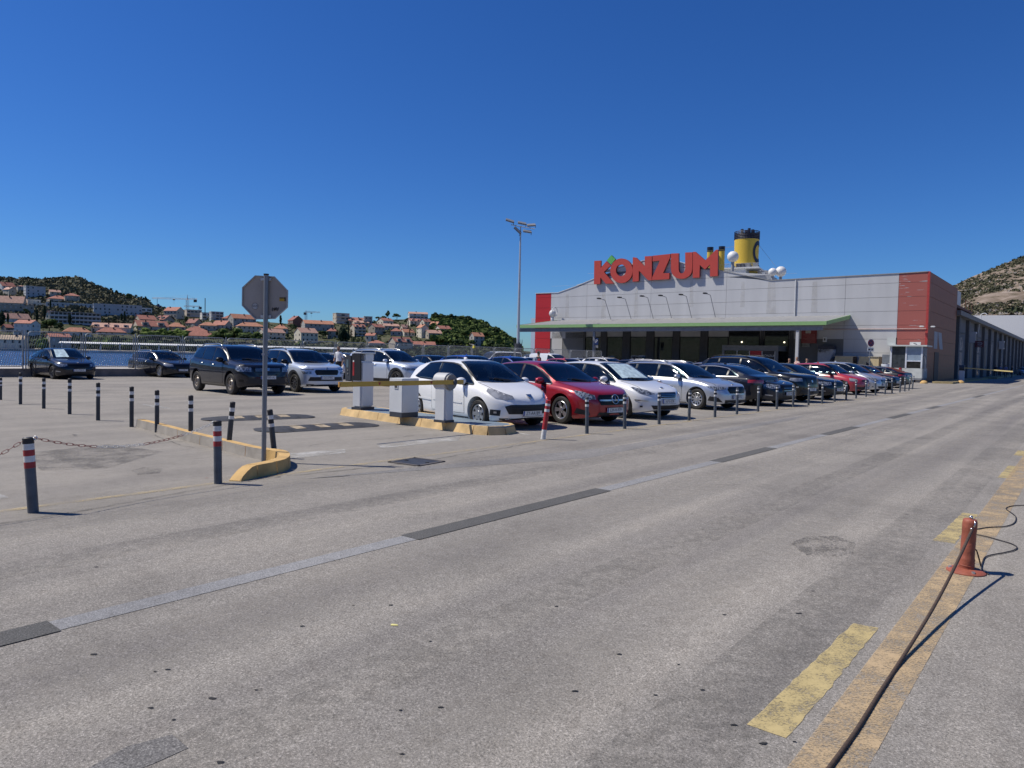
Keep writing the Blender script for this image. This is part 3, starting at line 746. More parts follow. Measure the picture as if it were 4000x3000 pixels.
    for sg in (-1, 1):
        bm = bmesh.new(); A, _ = c.hit(*c.ray_for('T', x0-.04, sg*wb_*.1+.25), .02); B, _ = c.hit(*c.ray_for('T', x0+.10, sg*wb_*.1-.25), .02)
        if A and B: cyl(bm, A, B, .008, seg=5)
        put('wiper', frombm(bm, 'wiper'), BLK)
    put('bonnet_seam', c.strip('T', [(x0-.12, 0), (x0-.08, -wb_*.7), (x0-.02, -wb_*1.02), (S.get('hood0', .32), -c.w(.4)*.82)], .012, .003), WELL)
    put('bonnet_seam', c.strip('T', [(x0-.12, 0), (x0-.08, wb_*.7), (x0-.02, wb_*1.02), (S.get('hood0', .32), c.w(.4)*.82)], .012, .003), WELL)
    if S.get('sunroof'):
        a, b = S['sunroof']; put('sunroof', c.patch('T', [(a, -wt*.85), (b, -wt*.85), (b, wt*.85), (a, wt*.85)], .004), GLASSO)
    rz0, rz1 = S['rs']; ra = S.get('rsa', 33)
    if S.get('rtop'):   # fastback rear screen seen from above
        a, b = S['rtop']; put('rear_window', c.patch('T', [(a, -wt*.95), (b, -wt*1.12), (b, wt*1.12), (a, wt*.95)], .006), GL)
    else:
        put('rear_window', c.patch('B', [(-ra, rz0), (ra, rz0), (ra*.86, rz1), (-ra*.86, rz1)], .006), GLASSO)
    # front end
    for nm, poly, m, off in S['front']:
        if nm in ('headlamp', 'fog_lamp', 'drl', 'intake', 'vent'):
            for q in (1, -1): put(nm if nm != 'drl' else 'running_light', c.patch('F', [(a*q, z) for a, z in poly][::q], off, .04), m)
        else: put(nm, c.patch('F', poly, off, .05), m)
    if S.get('bars'):
        z0, z1, n, a = S['bars']
        for i in range(n):
            z = lerp(z0, z1, (i+.5)/n); put('grille_bar', c.strip('F', [(-a, z), (a, z)], S.get('barw', .012), .016), S.get('barm', CHR))
    if S.get('vbars'):
        z0, z1, n, a = S['vbars']
        for i in range(n):
            q = lerp(-a, a, (i+.5)/n); put('grille_bar', c.strip('F', [(q, z0), (q, z1)], .010, .016, .03), S.get('vbarm', BLKG))
    if S.get('badge'):
        z, r, kind = S['badge']; l, n = c.hit(*c.ray_for('F', 0, z), .012); bm = bmesh.new()
        T = Matrix.Translation(l) @ n.to_track_quat('Z', 'Y').to_matrix().to_4x4()
        if kind == 'star':
            bmesh.ops.create_circle(bm, segments=20, radius=r, cap_ends=False); bm.free(); bm = bmesh.new()
            tube(bm, [(r*math.cos(a*math.pi/12), r*math.sin(a*math.pi/12), .01) for a in range(24)], .008, 6, True)
            for k in range(3):
                a = math.pi/2+k*2*math.pi/3; cyl(bm, (0, 0, .01), (r*math.cos(a), r*math.sin(a), .01), .014, .004, 5)
        elif kind == 'shield':
            prism(bm, [(-r, r*.8), (r, r*.8), (r*.75, -r*.6), (0, -r), (-r*.75, -r*.6)], 0, .015)
        else: bmesh.ops.create_cone(bm, cap_ends=True, segments=20, radius1=r, radius2=r*.9, depth=.02)
        bm.transform(T); put('badge', frombm(bm, 'badge'), BLKG if kind == 'shieldk' else CHR)
    for nm, poly, m, off in S.get('back', []):
        if nm in ('tail_lamp',):
            for q in (1, -1): put(nm, c.patch('B', [(a*q, z) for a, z in poly][::q], off, .04), m)
        else: put(nm, c.patch('B', poly, off, .05), m)
    if not S.get('nolid'):
        z = S.get('lidz', .62); put('boot_seam', c.strip('B', [(-38, z), (38, z)], .012, .003), WELL)
    bm = bmesh.new(); bx(bm, (c.L/2-S.get('ant', S['L']*.62), 0, c.zt(S.get('ant', S['L']*.62))+.02), (.11, .035, .05)); bmesh.ops.bevel(bm, geom=bm.edges[:], offset=.012, segments=1, affect='EDGES')
    put('roof_aerial', frombm(bm, 'aerial'), color, 'paint')
    PROTO[key] = rec
    add_wheels(S, root)
    if plate is not None: add_plate(S, root, plate)
    return root
def add_wheels(S, root):
    for xa in (S['fo'], S['fo']+S['wb']):
        for sg in (1, -1):
            wheel(S['rw'], S['rim'][0], S['rim'][1], S['rim'][2], root, Vector((S['L']/2-xa, sg*(S['W']/2-.135), S['rw'])), sg)
def add_shade(S, root, a, b, m=None):
    c = S['car']; x0, x1, wb_, wt = S['wsd']
    link('sunshade', c.patch('T', [(lerp(x0, x1, .12), lerp(-wb_, wb_, a)*.8), (lerp(x0, x1, .85), lerp(-wt, wt, a)*.82), (lerp(x0, x1, .85), lerp(-wt, wt, b)*.82), (lerp(x0, x1, .12), lerp(-wb_, wb_, b)*.8)], .009), m or SHADE, root)
PLM = {}
def add_plate(S, root, txt):
    c = S['car']
    for sp, z in (('F', S.get('plz', .42)), ('B', S.get('rplz', .75))):
        l, n = c.hit(*c.ray_for(sp, 0, z), .022)
        if l is None: continue
        n = Vector((n.x, n.y, n.z*.4)).normalized()
        q = n.to_track_quat('Z', 'Y').to_matrix().to_4x4() 
        bm = bmesh.new(); bx(bm, (0, 0, 0), (.52, .115, .012)); base = frombm(bm, 'number_plate')
        up_ = (Vector((0, 0, 1))-n*n.z).normalized(); rt = up_.cross(n); T = Matrix((( rt.x, up_.x, n.x, l.x), (rt.y, up_.y, n.y, l.y), (rt.z, up_.z, n.z, l.z), (0, 0, 0, 1)))
        o = link('number_plate', base, PLATE, root); o.matrix_local = T
        if txt not in PLM: PLM[txt] = text_mesh(txt, .105, sx=.82 if len(txt) > 7 else .92)
        t = link('plate_text', PLM[txt], PTXT, o, (.01, 0, .0075))
        bm = bmesh.new(); bx(bm, (-.24, 0, .0068), (.035, .105, .002)); link('plate_band', frombm(bm, 'band'), PBLUE, o)
        bm = bmesh.new()
        for e in ((0, .0585, .535, .006), (0, -.0585, .535, .006)): bx(bm, (e[0], e[1], .001), (e[2], e[3], .016))
        link('plate_frame', frombm(bm, 'frame'), BLK, o)
def place(spec, A, B=None, heading=None, side='R', wheel_='front'):
    """A,B = ground contacts (px,py) of the front and rear wheel on the side we see; returns centre position and heading"""
    a = G(*A)
    if B is not None and heading is None:
        b = G(*B); d = (a-b).normalized(); heading = math.atan2(d.x, d.y)
    f = Vector((math.sin(heading), math.cos(heading), 0)); rgt = Vector((f.y, -f.x, 0))
    off = (spec['L']/2-spec['fo']) if wheel_ == 'front' else (spec['L']/2-spec['fo']-spec['wb'])
    lat = spec['W']/2-.13
    c = a - f*off + (-rgt*lat if side == 'R' else rgt*lat)
    return c, heading
# ------------------------------------------------------------------ car shapes
GR, HL, FG = 'grille', 'headlamp', 'fog_lamp'
LOWER = [(-34, .24), (34, .24), (34, .36), (-34, .36)]
S207 = dict(id='hatch3', L=4.03, W=1.75, fo=.83, wb=2.54, rw=.31, gb=.17, roof=.66, af=.75, nf=2.3,
    prof=[(0, .56), (.06, .66), (.25, .78), (.7, .92), (1.02, 1.005), (1.4, 1.235), (1.75, 1.40), (2.1, 1.462), (2.5, 1.47), (3.1, 1.425), (3.5, 1.35), (3.72, 1.22), (3.88, 1.03), (3.98, .9), (4.03, .6)],
    belt=[(0, .50), (.4, .72), (1.0, .90), (2.0, .93), (3.2, .985), (3.7, 1.0), (4.03, .8)],
    dlo=(1.08, 3.52), pillars=[2.52], rear_in=.42, front_in=.72, doors=[(1.30, 2.62, .02, .0)], ws=(1.02, 1.92), rs=(1.0, 1.30),
    rim=('spoke', 7, RIMS), mould=.50, badge=(.70, .07, 'shield'), plz=.36, lidz=.75, hood0=.30,
    front=[(HL, [(26, .665), (36, .63), (50, .665), (66, .80), (66, .86), (54, .84), (38, .765), (28, .72)], LAMP, .008),
           (GR, [(-33, .34), (33, .34), (38, .50), (30, .535), (-30, .535), (-38, .50)], BLK, .008),
           ('intake', [(44, .30), (58, .31), (57, .43), (43, .42)], BLK, .008), (FG, [(48, .35), (52, .35), (52, .39), (48, .39)], CHR, .018),
           ('bumper_lip', [(-45, .215), (45, .215), (45, .25), (-45, .25)], BLK, .006)],
    bars=(.36, .50, 4, 29), barm=BLKG, back=[('tail_lamp', [(44, .75), (58, .80), (58, 1.0), (46, 1.0)], TAIL, .008)])
SA = dict(id='hatch_sport', L=4.29, W=1.78, fo=.90, wb=2.70, rw=.322, gb=.15, roof=.66, nf=2.5, af=.7,
    prof=[(0, .55), (.04, .70), (.12, .765), (.5, .86), (1.15, .975), (1.5, 1.13), (1.95, 1.345), (2.3, 1.42), (2.6, 1.435), (3.2, 1.40), (3.75, 1.30), (4.0, 1.12), (4.15, .98), (4.25, .9), (4.29, .6)],
    belt=[(0, .50), (.3, .72), (1.1, .875), (2.0, .91), (3.3, .98), (3.9, 1.0), (4.29, .85)],
    dlo=(1.28, 3.85), pillars=[2.45, 3.32], rear_in=.30, front_in=.78, doors=[(1.42, 2.52, .02, 0), (2.53, 3.45, 0, .35)], ws=(1.15, 2.08), rs=(1.02, 1.25),
    rim=('split', 5, RIMS), chrome=True, badge=(.60, .105, 'star'), plz=.36, hood0=.2, lidz=.7,
    front=[(HL, [(31, .60), (46, .585), (58, .70), (63, .79), (50, .765), (33, .69)], LAMPD, .008),
           (GR, [(-24, .47), (24, .47), (29, .62), (27, .70), (-27, .70), (-29, .62)], BLKG, .008),
           (GR, [(-30, .22), (30, .22), (27, .31), (-27, .31)], BLK, .008), ('intake', [(38, .24), (60, .28), (56, .40), (40, .33)], BLK, .008)],
    bars=(.55, .61, 1, 26), barw=.035, vbars=(.49, .69, 22, 26), barm=CHR, back=[('tail_lamp', [(40, .75), (60, .78), (60, .92), (42, .92)], TAIL, .008)])
S308 = dict(id='hatch5', L=4.25, W=1.80, fo=.86, wb=2.62, rw=.318, gb=.17, roof=.665, nf=2.6, af=.7,
    prof=[(0, .55), (.05, .69), (.2, .78), (.6, .89), (1.05, .985), (1.45, 1.205), (1.85, 1.40), (2.2, 1.455), (2.6, 1.465), (3.3, 1.43), (3.75, 1.33), (3.95, 1.17), (4.1, 1.0), (4.2, .88), (4.25, .6)],
    belt=[(0, .50), (.35, .72), (1.05, .90), (2.2, .94), (3.4, 1.0), (3.9, 1.02), (4.25, .85)],
    dlo=(1.15, 3.86), pillars=[2.42, 3.35], rear_in=.30, front_in=.74, doors=[(1.38, 2.48, .02, 0), (2.49, 3.42, 0, .35)], ws=(1.05, 1.98), rs=(1.05, 1.28),
    rim=('spoke', 5, RIMD), chrome=True, badge=(.80, .045, 'round'), plz=.47, lidz=.75,
    front=[(HL, [(27, .66), (40, .62), (52, .68), (66, .81), (62, .82), (40, .75)], LAMPD, .008),
           (GR, [(-17, .56), (17, .56), (21, .70), (-21, .70)], BLKG, .008), (GR, [(-30, .27), (30, .27), (34, .37), (-34, .37)], BLK, .008),
           ('drl', [(38, .46), (58, .49), (58, .515), (38, .50)], CHR, .008), (FG, [(46, .32), (50, .32), (50, .36), (46, .36)], BLK, .01)],
    bars=(.58, .69, 3, 17), back=[('tail_lamp', [(40, .75), (60, .8), (60, .97), (44, .97)], TAIL, .008)])
SOCT = dict(id='estate', L=4.69, W=1.83, fo=.90, wb=2.69, rw=.325, gb=.16, roof=.67, nf=2.7, af=.72, ar=.45,
    prof=[(0, .55), (.04, .70), (.15, .78), (.6, .87), (1.2, .985), (1.6, 1.20), (2.05, 1.40), (2.4, 1.455), (2.8, 1.47), (3.6, 1.455), (4.15, 1.40), (4.38, 1.22), (4.52, 1.03), (4.63, .9), (4.69, .6)],
    belt=[(0, .50), (.35, .74), (1.2, .91), (2.4, .945), (3.8, .985), (4.3, 1.0), (4.69, .85)],
    dlo=(1.32, 4.36), pillars=[2.55, 3.50], rear_in=.34, front_in=.78, doors=[(1.46, 2.60, .02, 0), (2.61, 3.62, 0, .38)], ws=(1.2, 2.18), rs=(1.05, 1.32),
    rim=('thin', 10, RIMS), chrome=True, chrome_handle=True, badge=(.80, .04, 'round'), plz=.42, rails=(2.3, 4.1), railchrome=True, lidz=.78,
    front=[(HL, [(30, .655), (48, .63), (60, .69), (66, .745), (46, .735), (31, .725)], LAMPD, .008),
           (GR, [(-22, .53), (22, .53), (27, .64), (24, .735), (-24, .735), (-27, .64)], BLKG, .008),
           (GR, [(-32, .24), (32, .24), (32, .33), (-32, .33)], BLK, .008), ('intake', [(36, .26), (62, .30), (58, .44), (44, .40)], BLK, .008)],
    vbars=(.54, .725, 18, 22), back=[('tail_lamp', [(38, .8), (60, .82), (60, .95), (40, .95)], TAIL, .008)])
SPAS = dict(SOCT, id='estate_old', L=4.77, W=1.82, rim=('thin', 10, RIMS), chrome='full', rails=(2.3, 4.2), roof=.66,
    front=[(HL, [(30, .60), (48, .60), (60, .68), (64, .76), (48, .765), (31, .72)], LAMP, .008), (GR, [(-18, .34), (18, .34), (27, .70), (-27, .70)], BLKG, .008),
           ('intake', [(30, .27), (56, .30), (54, .40), (32, .38)], BLK, .008)], bars=(.42, .68, 4, 22), barm=BLKG, vbars=None)
SLB = dict(id='liftback', L=4.67, W=1.81, fo=.90, wb=2.69, rw=.318, gb=.16, roof=.665, nf=2.7, af=.72,
    prof=[(0, .55), (.04, .70), (.15, .78), (.6, .87), (1.2, .985), (1.6, 1.195), (2.05, 1.40), (2.4, 1.455), (2.75, 1.462), (3.3, 1.41), (3.8, 1.28), (4.2, 1.11), (4.45, 1.03), (4.6, 1.0), (4.67, .6)],
    belt=[(0, .50), (.35, .74), (1.2, .91), (2.4, .945), (3.8, .975), (4.3, .97), (4.67, .9)],
    dlo=(1.32, 4.0), pillars=[2.55, 3.50], rear_in=.55, front_in=.78, doors=[(1.46, 2.60, .02, 0), (2.61, 3.55, 0, .34)], ws=(1.2, 2.18), rs=(1.0, 1.25), rtop=(3.45, 4.22),
    rim=('spoke', 5, RIMD), badge=(.79, .04, 'round'), plz=.44, lidz=.9,
    front=[(HL, [(29, .62), (46, .60), (60, .66), (66, .74), (46, .745), (30, .73)], LAMPD, .008),
           (GR, [(-24, .55), (24, .55), (28, .66), (26, .73), (-26, .73), (-28, .66)], BLKG, .008), (GR, [(-32, .24), (32, .24), (36, .34), (-36, .34)], BLK, .008),
           (FG, [(44, .35), (58, .37), (58, .41), (44, .39)], LAMP, .01)], vbars=(.56, .72, 16, 22),
    back=[('tail_lamp', [(34, .78), (60, .80), (60, .92), (36, .90)], TAIL, .008)])
SA5 = dict(id='fastback', L=4.72, W=1.86, fo=.88, wb=2.82, rw=.34, gb=.16, roof=.65, nf=2.7, af=.7,
    prof=[(0, .55), (.04, .70), (.15, .78), (.6, .88), (1.25, .98), (1.7, 1.18), (2.15, 1.34), (2.5, 1.38), (2.9, 1.385), (3.4, 1.325), (3.9, 1.19), (4.3, 1.06), (4.55, 1.01), (4.66, .98), (4.72, .6)],
    belt=[(0, .50), (.35, .75), (1.2, .90), (2.4, .93), (3.8, .955), (4.3, .95), (4.72, .9)],
    dlo=(1.45, 4.02), pillars=[2.62, 3.56], rear_in=.5, front_in=.80, doors=[(1.55, 2.66, .02, 0), (2.67, 3.62, 0, .36)], ws=(1.28, 2.28), rs=(1, 1.2), rtop=(3.5, 4.25),
    rim=('split', 5, RIMD), chrome='full', plz=.42, rplz=.80, lidz=.97,
    front=[(HL, [(30, .62), (60, .66), (60, .74), (32, .72)], LAMPD, .008), (GR, [(-22, .35), (22, .35), (27, .70), (-27, .70)], BLKG, .008)],
    back=[('tail_lamp', [(24, .76), (60, .78), (60, .88), (24, .89)], TAIL, .008), ('bumper_lip', [(-38, .27), (38, .27), (36, .36), (-36, .36)], BLK, .008)])
SSED = dict(SLB, id='saloon', prof=[(0, .55), (.04, .68), (.15, .76), (.6, .87), (1.25, .97), (1.65, 1.17), (2.1, 1.37), (2.4, 1.42), (2.8, 1.425), (3.3, 1.37), (3.75, 1.20), (4.1, 1.05), (4.45, 1.02), (4.6, .99), (4.67, .6)],
    rim=('split', 5, RIMS), chrome='full', bars=(.5, .66, 2, 20), vbars=None)
SDUS = dict(id='suv_boxy', L=4.34, W=1.84, fo=.84, wb=2.67, rw=.345, gb=.24, roof=.70, nf=3.0, af=.6, ar=.4, well=.075,
    prof=[(0, .62), (.03, .86), (.12, .98), (.5, 1.045), (1.10, 1.12), (1.45, 1.33), (1.80, 1.54), (2.1, 1.60), (2.5, 1.625), (3.4, 1.61), (3.85, 1.55), (4.05, 1.38), (4.2, 1.12), (4.3, .98), (4.34, .65)],
    belt=[(0, .60), (.3, .94), (1.1, 1.03), (2.2, 1.07), (3.4, 1.12), (3.9, 1.16), (4.34, 1.0)],
    dlo=(1.18, 3.92), pillars=[2.28, 3.12], rear_in=.26, front_in=.62, doors=[(1.36, 2.32, .02, 0), (2.33, 3.22, 0, .30)], ws=(1.10, 1.92), rs=(1.12, 1.42),
    rim=('steel', 8, M('steel_wheel', (.28, .25, .22), .45, metal=.7, var=.5, scale=30)), clad=False, rails=(2.0, 3.75), railchrome=True, chrome_handle=True, badge=(.84, .055, 'shield'), plz=.58,
    front=[(HL, [(30, .76), (54, .76), (62, .82), (60, .93), (32, .90)], LAMPD, .008),
           (GR, [(-27, .75), (27, .75), (28, .90), (-28, .90)], BLKG, .008), (GR, [(-40, .36), (40, .36), (34, .56), (-34, .56)], BLK, .008), (FG, [(44, .44), (52, .44), (52, .50), (44, .50)], BLKG, .012)],
    bars=(.77, .89, 3, 25), barm=RIMS, blackmirror=True, back=[('tail_lamp', [(48, .85), (60, .85), (60, 1.12), (50, 1.12)], TAIL, .008)])
SKAM = dict(id='suv_small', L=4.24, W=1.79, fo=.84, wb=2.65, rw=.33, gb=.20, roof=.69, nf=2.8, af=.66, well=.07,
    prof=[(0, .60), (.03, .82), (.12, .93), (.5, .985), (1.05, 1.06), (1.4, 1.26), (1.78, 1.47), (2.1, 1.53), (2.5, 1.55), (3.3, 1.53), (3.75, 1.45), (3.95, 1.28), (4.1, 1.08), (4.2, .95), (4.24, .65)],
    belt=[(0, .58), (.3, .88), (1.05, .99), (2.2, 1.02), (3.4, 1.06), (3.8, 1.08), (4.24, .95)],
    dlo=(1.14, 3.80), pillars=[2.30, 3.14], rear_in=.26, front_in=.66, doors=[(1.34, 2.34, .02, 0), (2.35, 3.25, 0, .32)], ws=(1.04, 1.90), rs=(1.08, 1.36),
    rim=('thin', 10, RIMD), clad=True, rails=(1.98, 3.6), badge=(.86, .04, 'roundk'), plz=.53, blackmirror=True,
    front=[('drl', [(30, .80), (56, .82), (58, .85), (30, .84)], LAMPD, .008), (HL, [(34, .66), (50, .66), (54, .76), (34, .745)], LAMPD, .008),
           (GR, [(-24, .63), (24, .63), (28, .74), (26, .81), (-26, .81), (-28, .74)], BLKG, .008), (GR, [(-40, .42), (40, .42), (36, .56), (-36, .56)], BLK, .008),
           ('bumper_lip', [(-44, .25), (44, .25), (44, .31), (-44, .31)], BLK, .006)],
    vbars=(.64, .80, 16, 24), back=[('tail_lamp', [(40, .9), (60, .92), (60, 1.03), (42, 1.03)], TAIL, .008)])
STIG = dict(id='suv', L=4.50, W=1.84, fo=.87, wb=2.68, rw=.355, gb=.21, roof=.70, nf=2.9, af=.66, well=.07,
    prof=[(0, .62), (.03, .82), (.12, .95), (.5, 1.03), (1.1, 1.11), (1.45, 1.31), (1.9, 1.55), (2.2, 1.61), (2.6, 1.64), (3.5, 1.62), (4.0, 1.54), (4.2, 1.36), (4.35, 1.14), (4.46, .98), (4.5, .65)],
    belt=[(0, .6), (.3, .90), (1.1, 1.03), (2.2, 1.06), (3.6, 1.12), (4.0, 1.14), (4.5, 1.0)],
    dlo=(1.2, 4.08), pillars=[2.42, 3.34], rear_in=.30, front_in=.72, doors=[(1.42, 2.46, .02, 0), (2.47, 3.42, 0, .34)], ws=(1.1, 2.02), rs=(1.15, 1.42),
    rim=('split', 5, RIMD), clad=True, rails=(2.1, 3.9), railchrome=True, chrome_handle=True, crease=.93, badge=(.80, .055, 'round'), plz=.52, sunroof=(2.25, 3.5),
    front=[(HL, [(28, .74), (50, .735), (64, .80), (60, .87), (30, .83)], LAMPD, .008), (GR, [(-27, .73), (27, .73), (27, .84), (-27, .84)], BLKG, .008), (GR, [(-36, .36), (36, .36), (32, .52), (-32, .52)], BLK, .008)],
    bars=(.74, .83, 2, 26), back=[('tail_lamp', [(38, .95), (60, .97), (60, 1.1), (40, 1.1)], TAIL, .008)])
SX5 = dict(STIG, id='suv_large', L=4.85, W=1.93, wb=2.93, fo=.88, rw=.37, clad=False, sunroof=None, crease=None, railchrome=False, chrome=True, rim=('split', 5, RIMS),
    prof=[(0, .62), (.03, .85), (.12, .99), (.5, 1.07), (1.2, 1.15), (1.6, 1.38), (2.05, 1.62), (2.4, 1.70), (2.8, 1.73), (3.8, 1.70), (4.3, 1.60), (4.52, 1.42), (4.7, 1.15), (4.8, .98), (4.85, .65)],
    belt=[(0, .6), (.3, .95), (1.1, 1.06), (2.2, 1.10), (3.6, 1.15), (4.3, 1.18), (4.85, 1.0)],
    dlo=(1.3, 4.4), pillars=[2.62, 3.62], doors=[(1.5, 2.66, .02, 0), (2.67, 3.75, 0, .36)], ws=(1.2, 2.2), rails=(2.3, 4.2), ant=3.6,
    front=[(HL, [(32, .80), (50, .79), (60, .84), (58, .92), (34, .92)], LAMP, .008), (GR, [(2, .68), (20, .68), (24, .93), (2, .93)], BLKG, .008), (GR, [(-20, .68), (-2, .68), (-2, .93), (-24, .93)], BLKG, .008),
           (GR, [(-40, .34), (40, .34), (36, .5), (-36, .5)], BLK, .008), (FG, [(42, .56), (47, .56), (47, .61), (42, .61)], CHR, .01)], bars=None, plz=.5)
SCOR = dict(S207, id='hatch3_red', L=3.82, fo=.80, wb=2.49, mould=None, rim=('spoke', 6, M('wheel_cover', (.62, .62, .62), .4)),
    prof=[(0, .56), (.06, .68), (.25, .80), (.7, .92), (.98, .99), (1.35, 1.20), (1.70, 1.39), (2.0, 1.43), (2.5, 1.44), (3.1, 1.41), (3.45, 1.34), (3.62, 1.15), (3.72, 1.0), (3.79, .88), (3.82, .6)],
    belt=[(0, .50), (.4, .72), (1.0, .88), (2.0, .91), (3.2, .95), (3.5, .96), (3.82, .8)], dlo=(1.05, 3.42), pillars=[2.42], rear_in=.22, front_in=.62, doors=[(1.25, 2.5, .02, 0)], ws=(.98, 1.84), blackmirror=True,
    front=[(HL, [(36, .62), (58, .64), (60, .78), (38, .74)], LAMP, .008), (GR, [(-22, .62), (22, .62), (24, .70), (-24, .70)], BLK, .008), (GR, [(-44, .26), (44, .26), (44, .38), (-44, .38)], BLK, .008)], bars=None, badge=(.66, .04, 'round'))
SMPV = dict(S308, id='minivan', L=4.28, prof=[(0, .58), (.05, .72), (.2, .82), (.6, .95), (.95, 1.06), (1.35, 1.30), (1.75, 1.50), (2.15, 1.575), (2.6, 1.585), (3.4, 1.55), (3.9, 1.46), (4.05, 1.25), (4.15, 1.05), (4.23, .9), (4.28, .6)],
    belt=[(0, .50), (.35, .75), (1.0, .95), (2.2, 1.0), (3.4, 1.04), (3.9, 1.06), (4.28, .85)], ws=(.95, 1.86), dlo=(1.0, 3.95), front_in=.72)
SVAN = dict(id='panel_van', solid=True, L=4.38, W=1.81, fo=.85, wb=2.72, rw=.32, gb=.18, roof=.78, nf=2.8, af=.6, ar=.25, nr=4,
    prof=[(0, .58), (.05, .76), (.3, .92), (.9, 1.08), (1.3, 1.35), (1.75, 1.66), (2.1, 1.78), (2.6, 1.81), (3.6, 1.81), (4.2, 1.78), (4.32, 1.6), (4.38, .6)],
    belt=[(0, .5), (.35, .8), (1.0, 1.0), (2.2, 1.05), (4.38, 1.05)], dlo=(1.02, 2.22), pillars=[], rear_in=.06, front_in=.74, doors=[(1.25, 2.3, .02, 0)], ws=(.94, 1.9), rs=(1.1, 1.5),
    rim=('steel', 8, RIMS), front=[(HL, [(34, .74), (56, .76), (58, .92), (36, .86)], LAMP, .008), (GR, [(-24, .62), (24, .62), (26, .74), (-26, .74)], BLK, .008), (GR, [(-44, .26), (44, .26), (44, .4), (-44, .4)], BLK, .008)],
    back=[('tail_lamp', [(50, .8), (60, .8), (60, 1.1), (50, 1.1)], TAIL, .008)])
SBUS = dict(SVAN, id='minibus', L=5.1, W=1.95, fo=.95, wb=3.1, rw=.34, roof=.80,
    prof=[(0, .6), (.05, .85), (.3, 1.08), (.7, 1.2), (1.15, 1.6), (1.5, 1.86), (1.85, 1.95), (2.6, 1.97), (4.2, 1.97), (4.95, 1.93), (5.05, 1.7), (5.1, .6)],
    belt=[(0, .5), (.35, .9), (.9, 1.15), (2.2, 1.2), (5.1, 1.2)], dlo=(.95, 4.9), pillars=[2.05, 3.5], rear_in=.06, front_in=.62, doors=[(1.1, 2.1, .02, 0)], ws=(.75, 1.62), rs=(1.25, 1.7))

P_white = paint('white', (.82, .82, .81)); P_red = paint('deep_red', (.33, .012, .02), .25); P_silver = paint('silver', (.52, .55, .60), .6); P_navy = paint('navy_black', (.0065, .008, .016), 0)
P_black = paint('black', (.005, .0055, .007), 0); P_grey = paint('blue_grey', (.018, .025, .04), .2); P_blue = paint('bright_blue', (.02, .06, .38), .35); P_pale = paint('pale_silver_blue', (.60, .66, .74), .35)
P_coral = paint('bright_red', (.52, .03, .03)); P_corsa = paint('faded_red', (.42, .03, .045)); P_white2 = paint('pearl_white', (.78, .79, .79), .05); P_lgrey = paint('light_grey', (.38, .40, .42), .4)
ROW = 'cars parked nose to the road behind the bollards'; ROWB = 'cars parked across the middle of the car park'
def car(spec, label, A, B, color, heading=None, side='R', group=None, plate=None, scale=1.0, wheel_='front', name='parked_car', cat='car', shift=None, sun=None):
    c, h = place(spec, A, B, R_(heading) if heading is not None else None, side, wheel_)
    if shift: c = c + hd*shift
    r = build_car(spec, label, c, h, color, name, group, scale, plate, cat)
    if sun: add_shade(spec, r, *sun)
    return r
car(S207, 'white three-door hatchback with silver wheels beside the barrier post', (1878, 1672), None, P_white, 141, plate='ZT-AA189', group=ROW, scale=.96)
car(SA, 'deep red hatchback with star badge and five split spoke wheels', (2200, 1655), None, P_red, 141, plate='E39-H-979', group=ROW, scale=.98)
car(S308, 'white hatchback with a pale sunshade behind the windscreen, right of the red hatchback', (2436, 1633), None, P_white2, 141, plate='167-E-036', group=ROW, scale=.97, sun=(.05, .95))
car(SOCT, 'silver estate car with roof rails and chrome window line behind the bollards', (2727, 1599), None, P_silver, 141, plate='ZG-4471-L', group=ROW, scale=.98)
car(SA5, 'dark fastback with its tail and red lamps toward the road, beside the silver estate', (2850, 1580), None, P_navy, 141-180, side='L', wheel_='rear', plate='DU-771-F', group=ROW)
car(SSED, 'dark blue grey saloon squeezed between the fastback and the big black suv', (2942, 1583), None, P_grey, 141, plate='ZG-10-AK', group=ROW)
car(SX5, 'big black suv with roof rails and twin grille in the parked row', (3040, 1569), None, P_black, 141, plate='K71-J-22', group=ROW)
car(SLB, 'dark navy saloon between the big black suv and the red hatchback', (3157, 1560), None, P_navy, 141, plate='DU-402-R', group=ROW)
car(SCOR, 'bright red three-door hatchback with white wheel covers far down the row', (3287, 1541), None, P_corsa, 139, plate='DU-663-N', group=ROW, scale=1.04)
car(SMPV, 'silver minivan with tall side windows beside the red hatchback', (3362, 1534), None, P_silver, 141, plate='ST-118-P', group=ROW)
car(S308, 'small black hatchback behind the silver minivan near the kiosk', (3425, 1522), None, P_black, 141, plate='ZD-903-B', group=ROW)
car(SA5, 'black fastback with its tail to the bollards, nearest the kiosk', (3462, 1515), None, P_black, 141-180, side='L', wheel_='rear', plate='DU-550-L', group=ROW)
# left side of the car park
car(SLB, 'dark navy liftback with a bright sunshade, parked alone at far left by the fence', (210, 1481), (131, 1477), P_navy, 130, plate='DU-954-IC', scale=.97, sun=(.02, .5))
car(SPAS, 'dark estate car with chrome window frames and silver wheels before the fence', (628, 1474), None, P_navy, 127, plate='DU-380-T', scale=.95)
car(SDUS, 'boxy dark blue suv with chrome roof rails and steel wheels behind the sign pole', (910, 1541), (751, 1522), P_navy, None, plate='ZT-7585-AL', scale=1.04)
car(SKAM, 'white compact suv with black wheels and black sill trim, right of the sign pole', (1157, 1531), None, P_pale, 136, plate='DU-619-K', scale=1.04)
car(STIG, 'pale silver suv with black wheel arches behind the ticket column', (1551, 1512), None, P_pale, 128, plate='DU-207-M', scale=1.04)
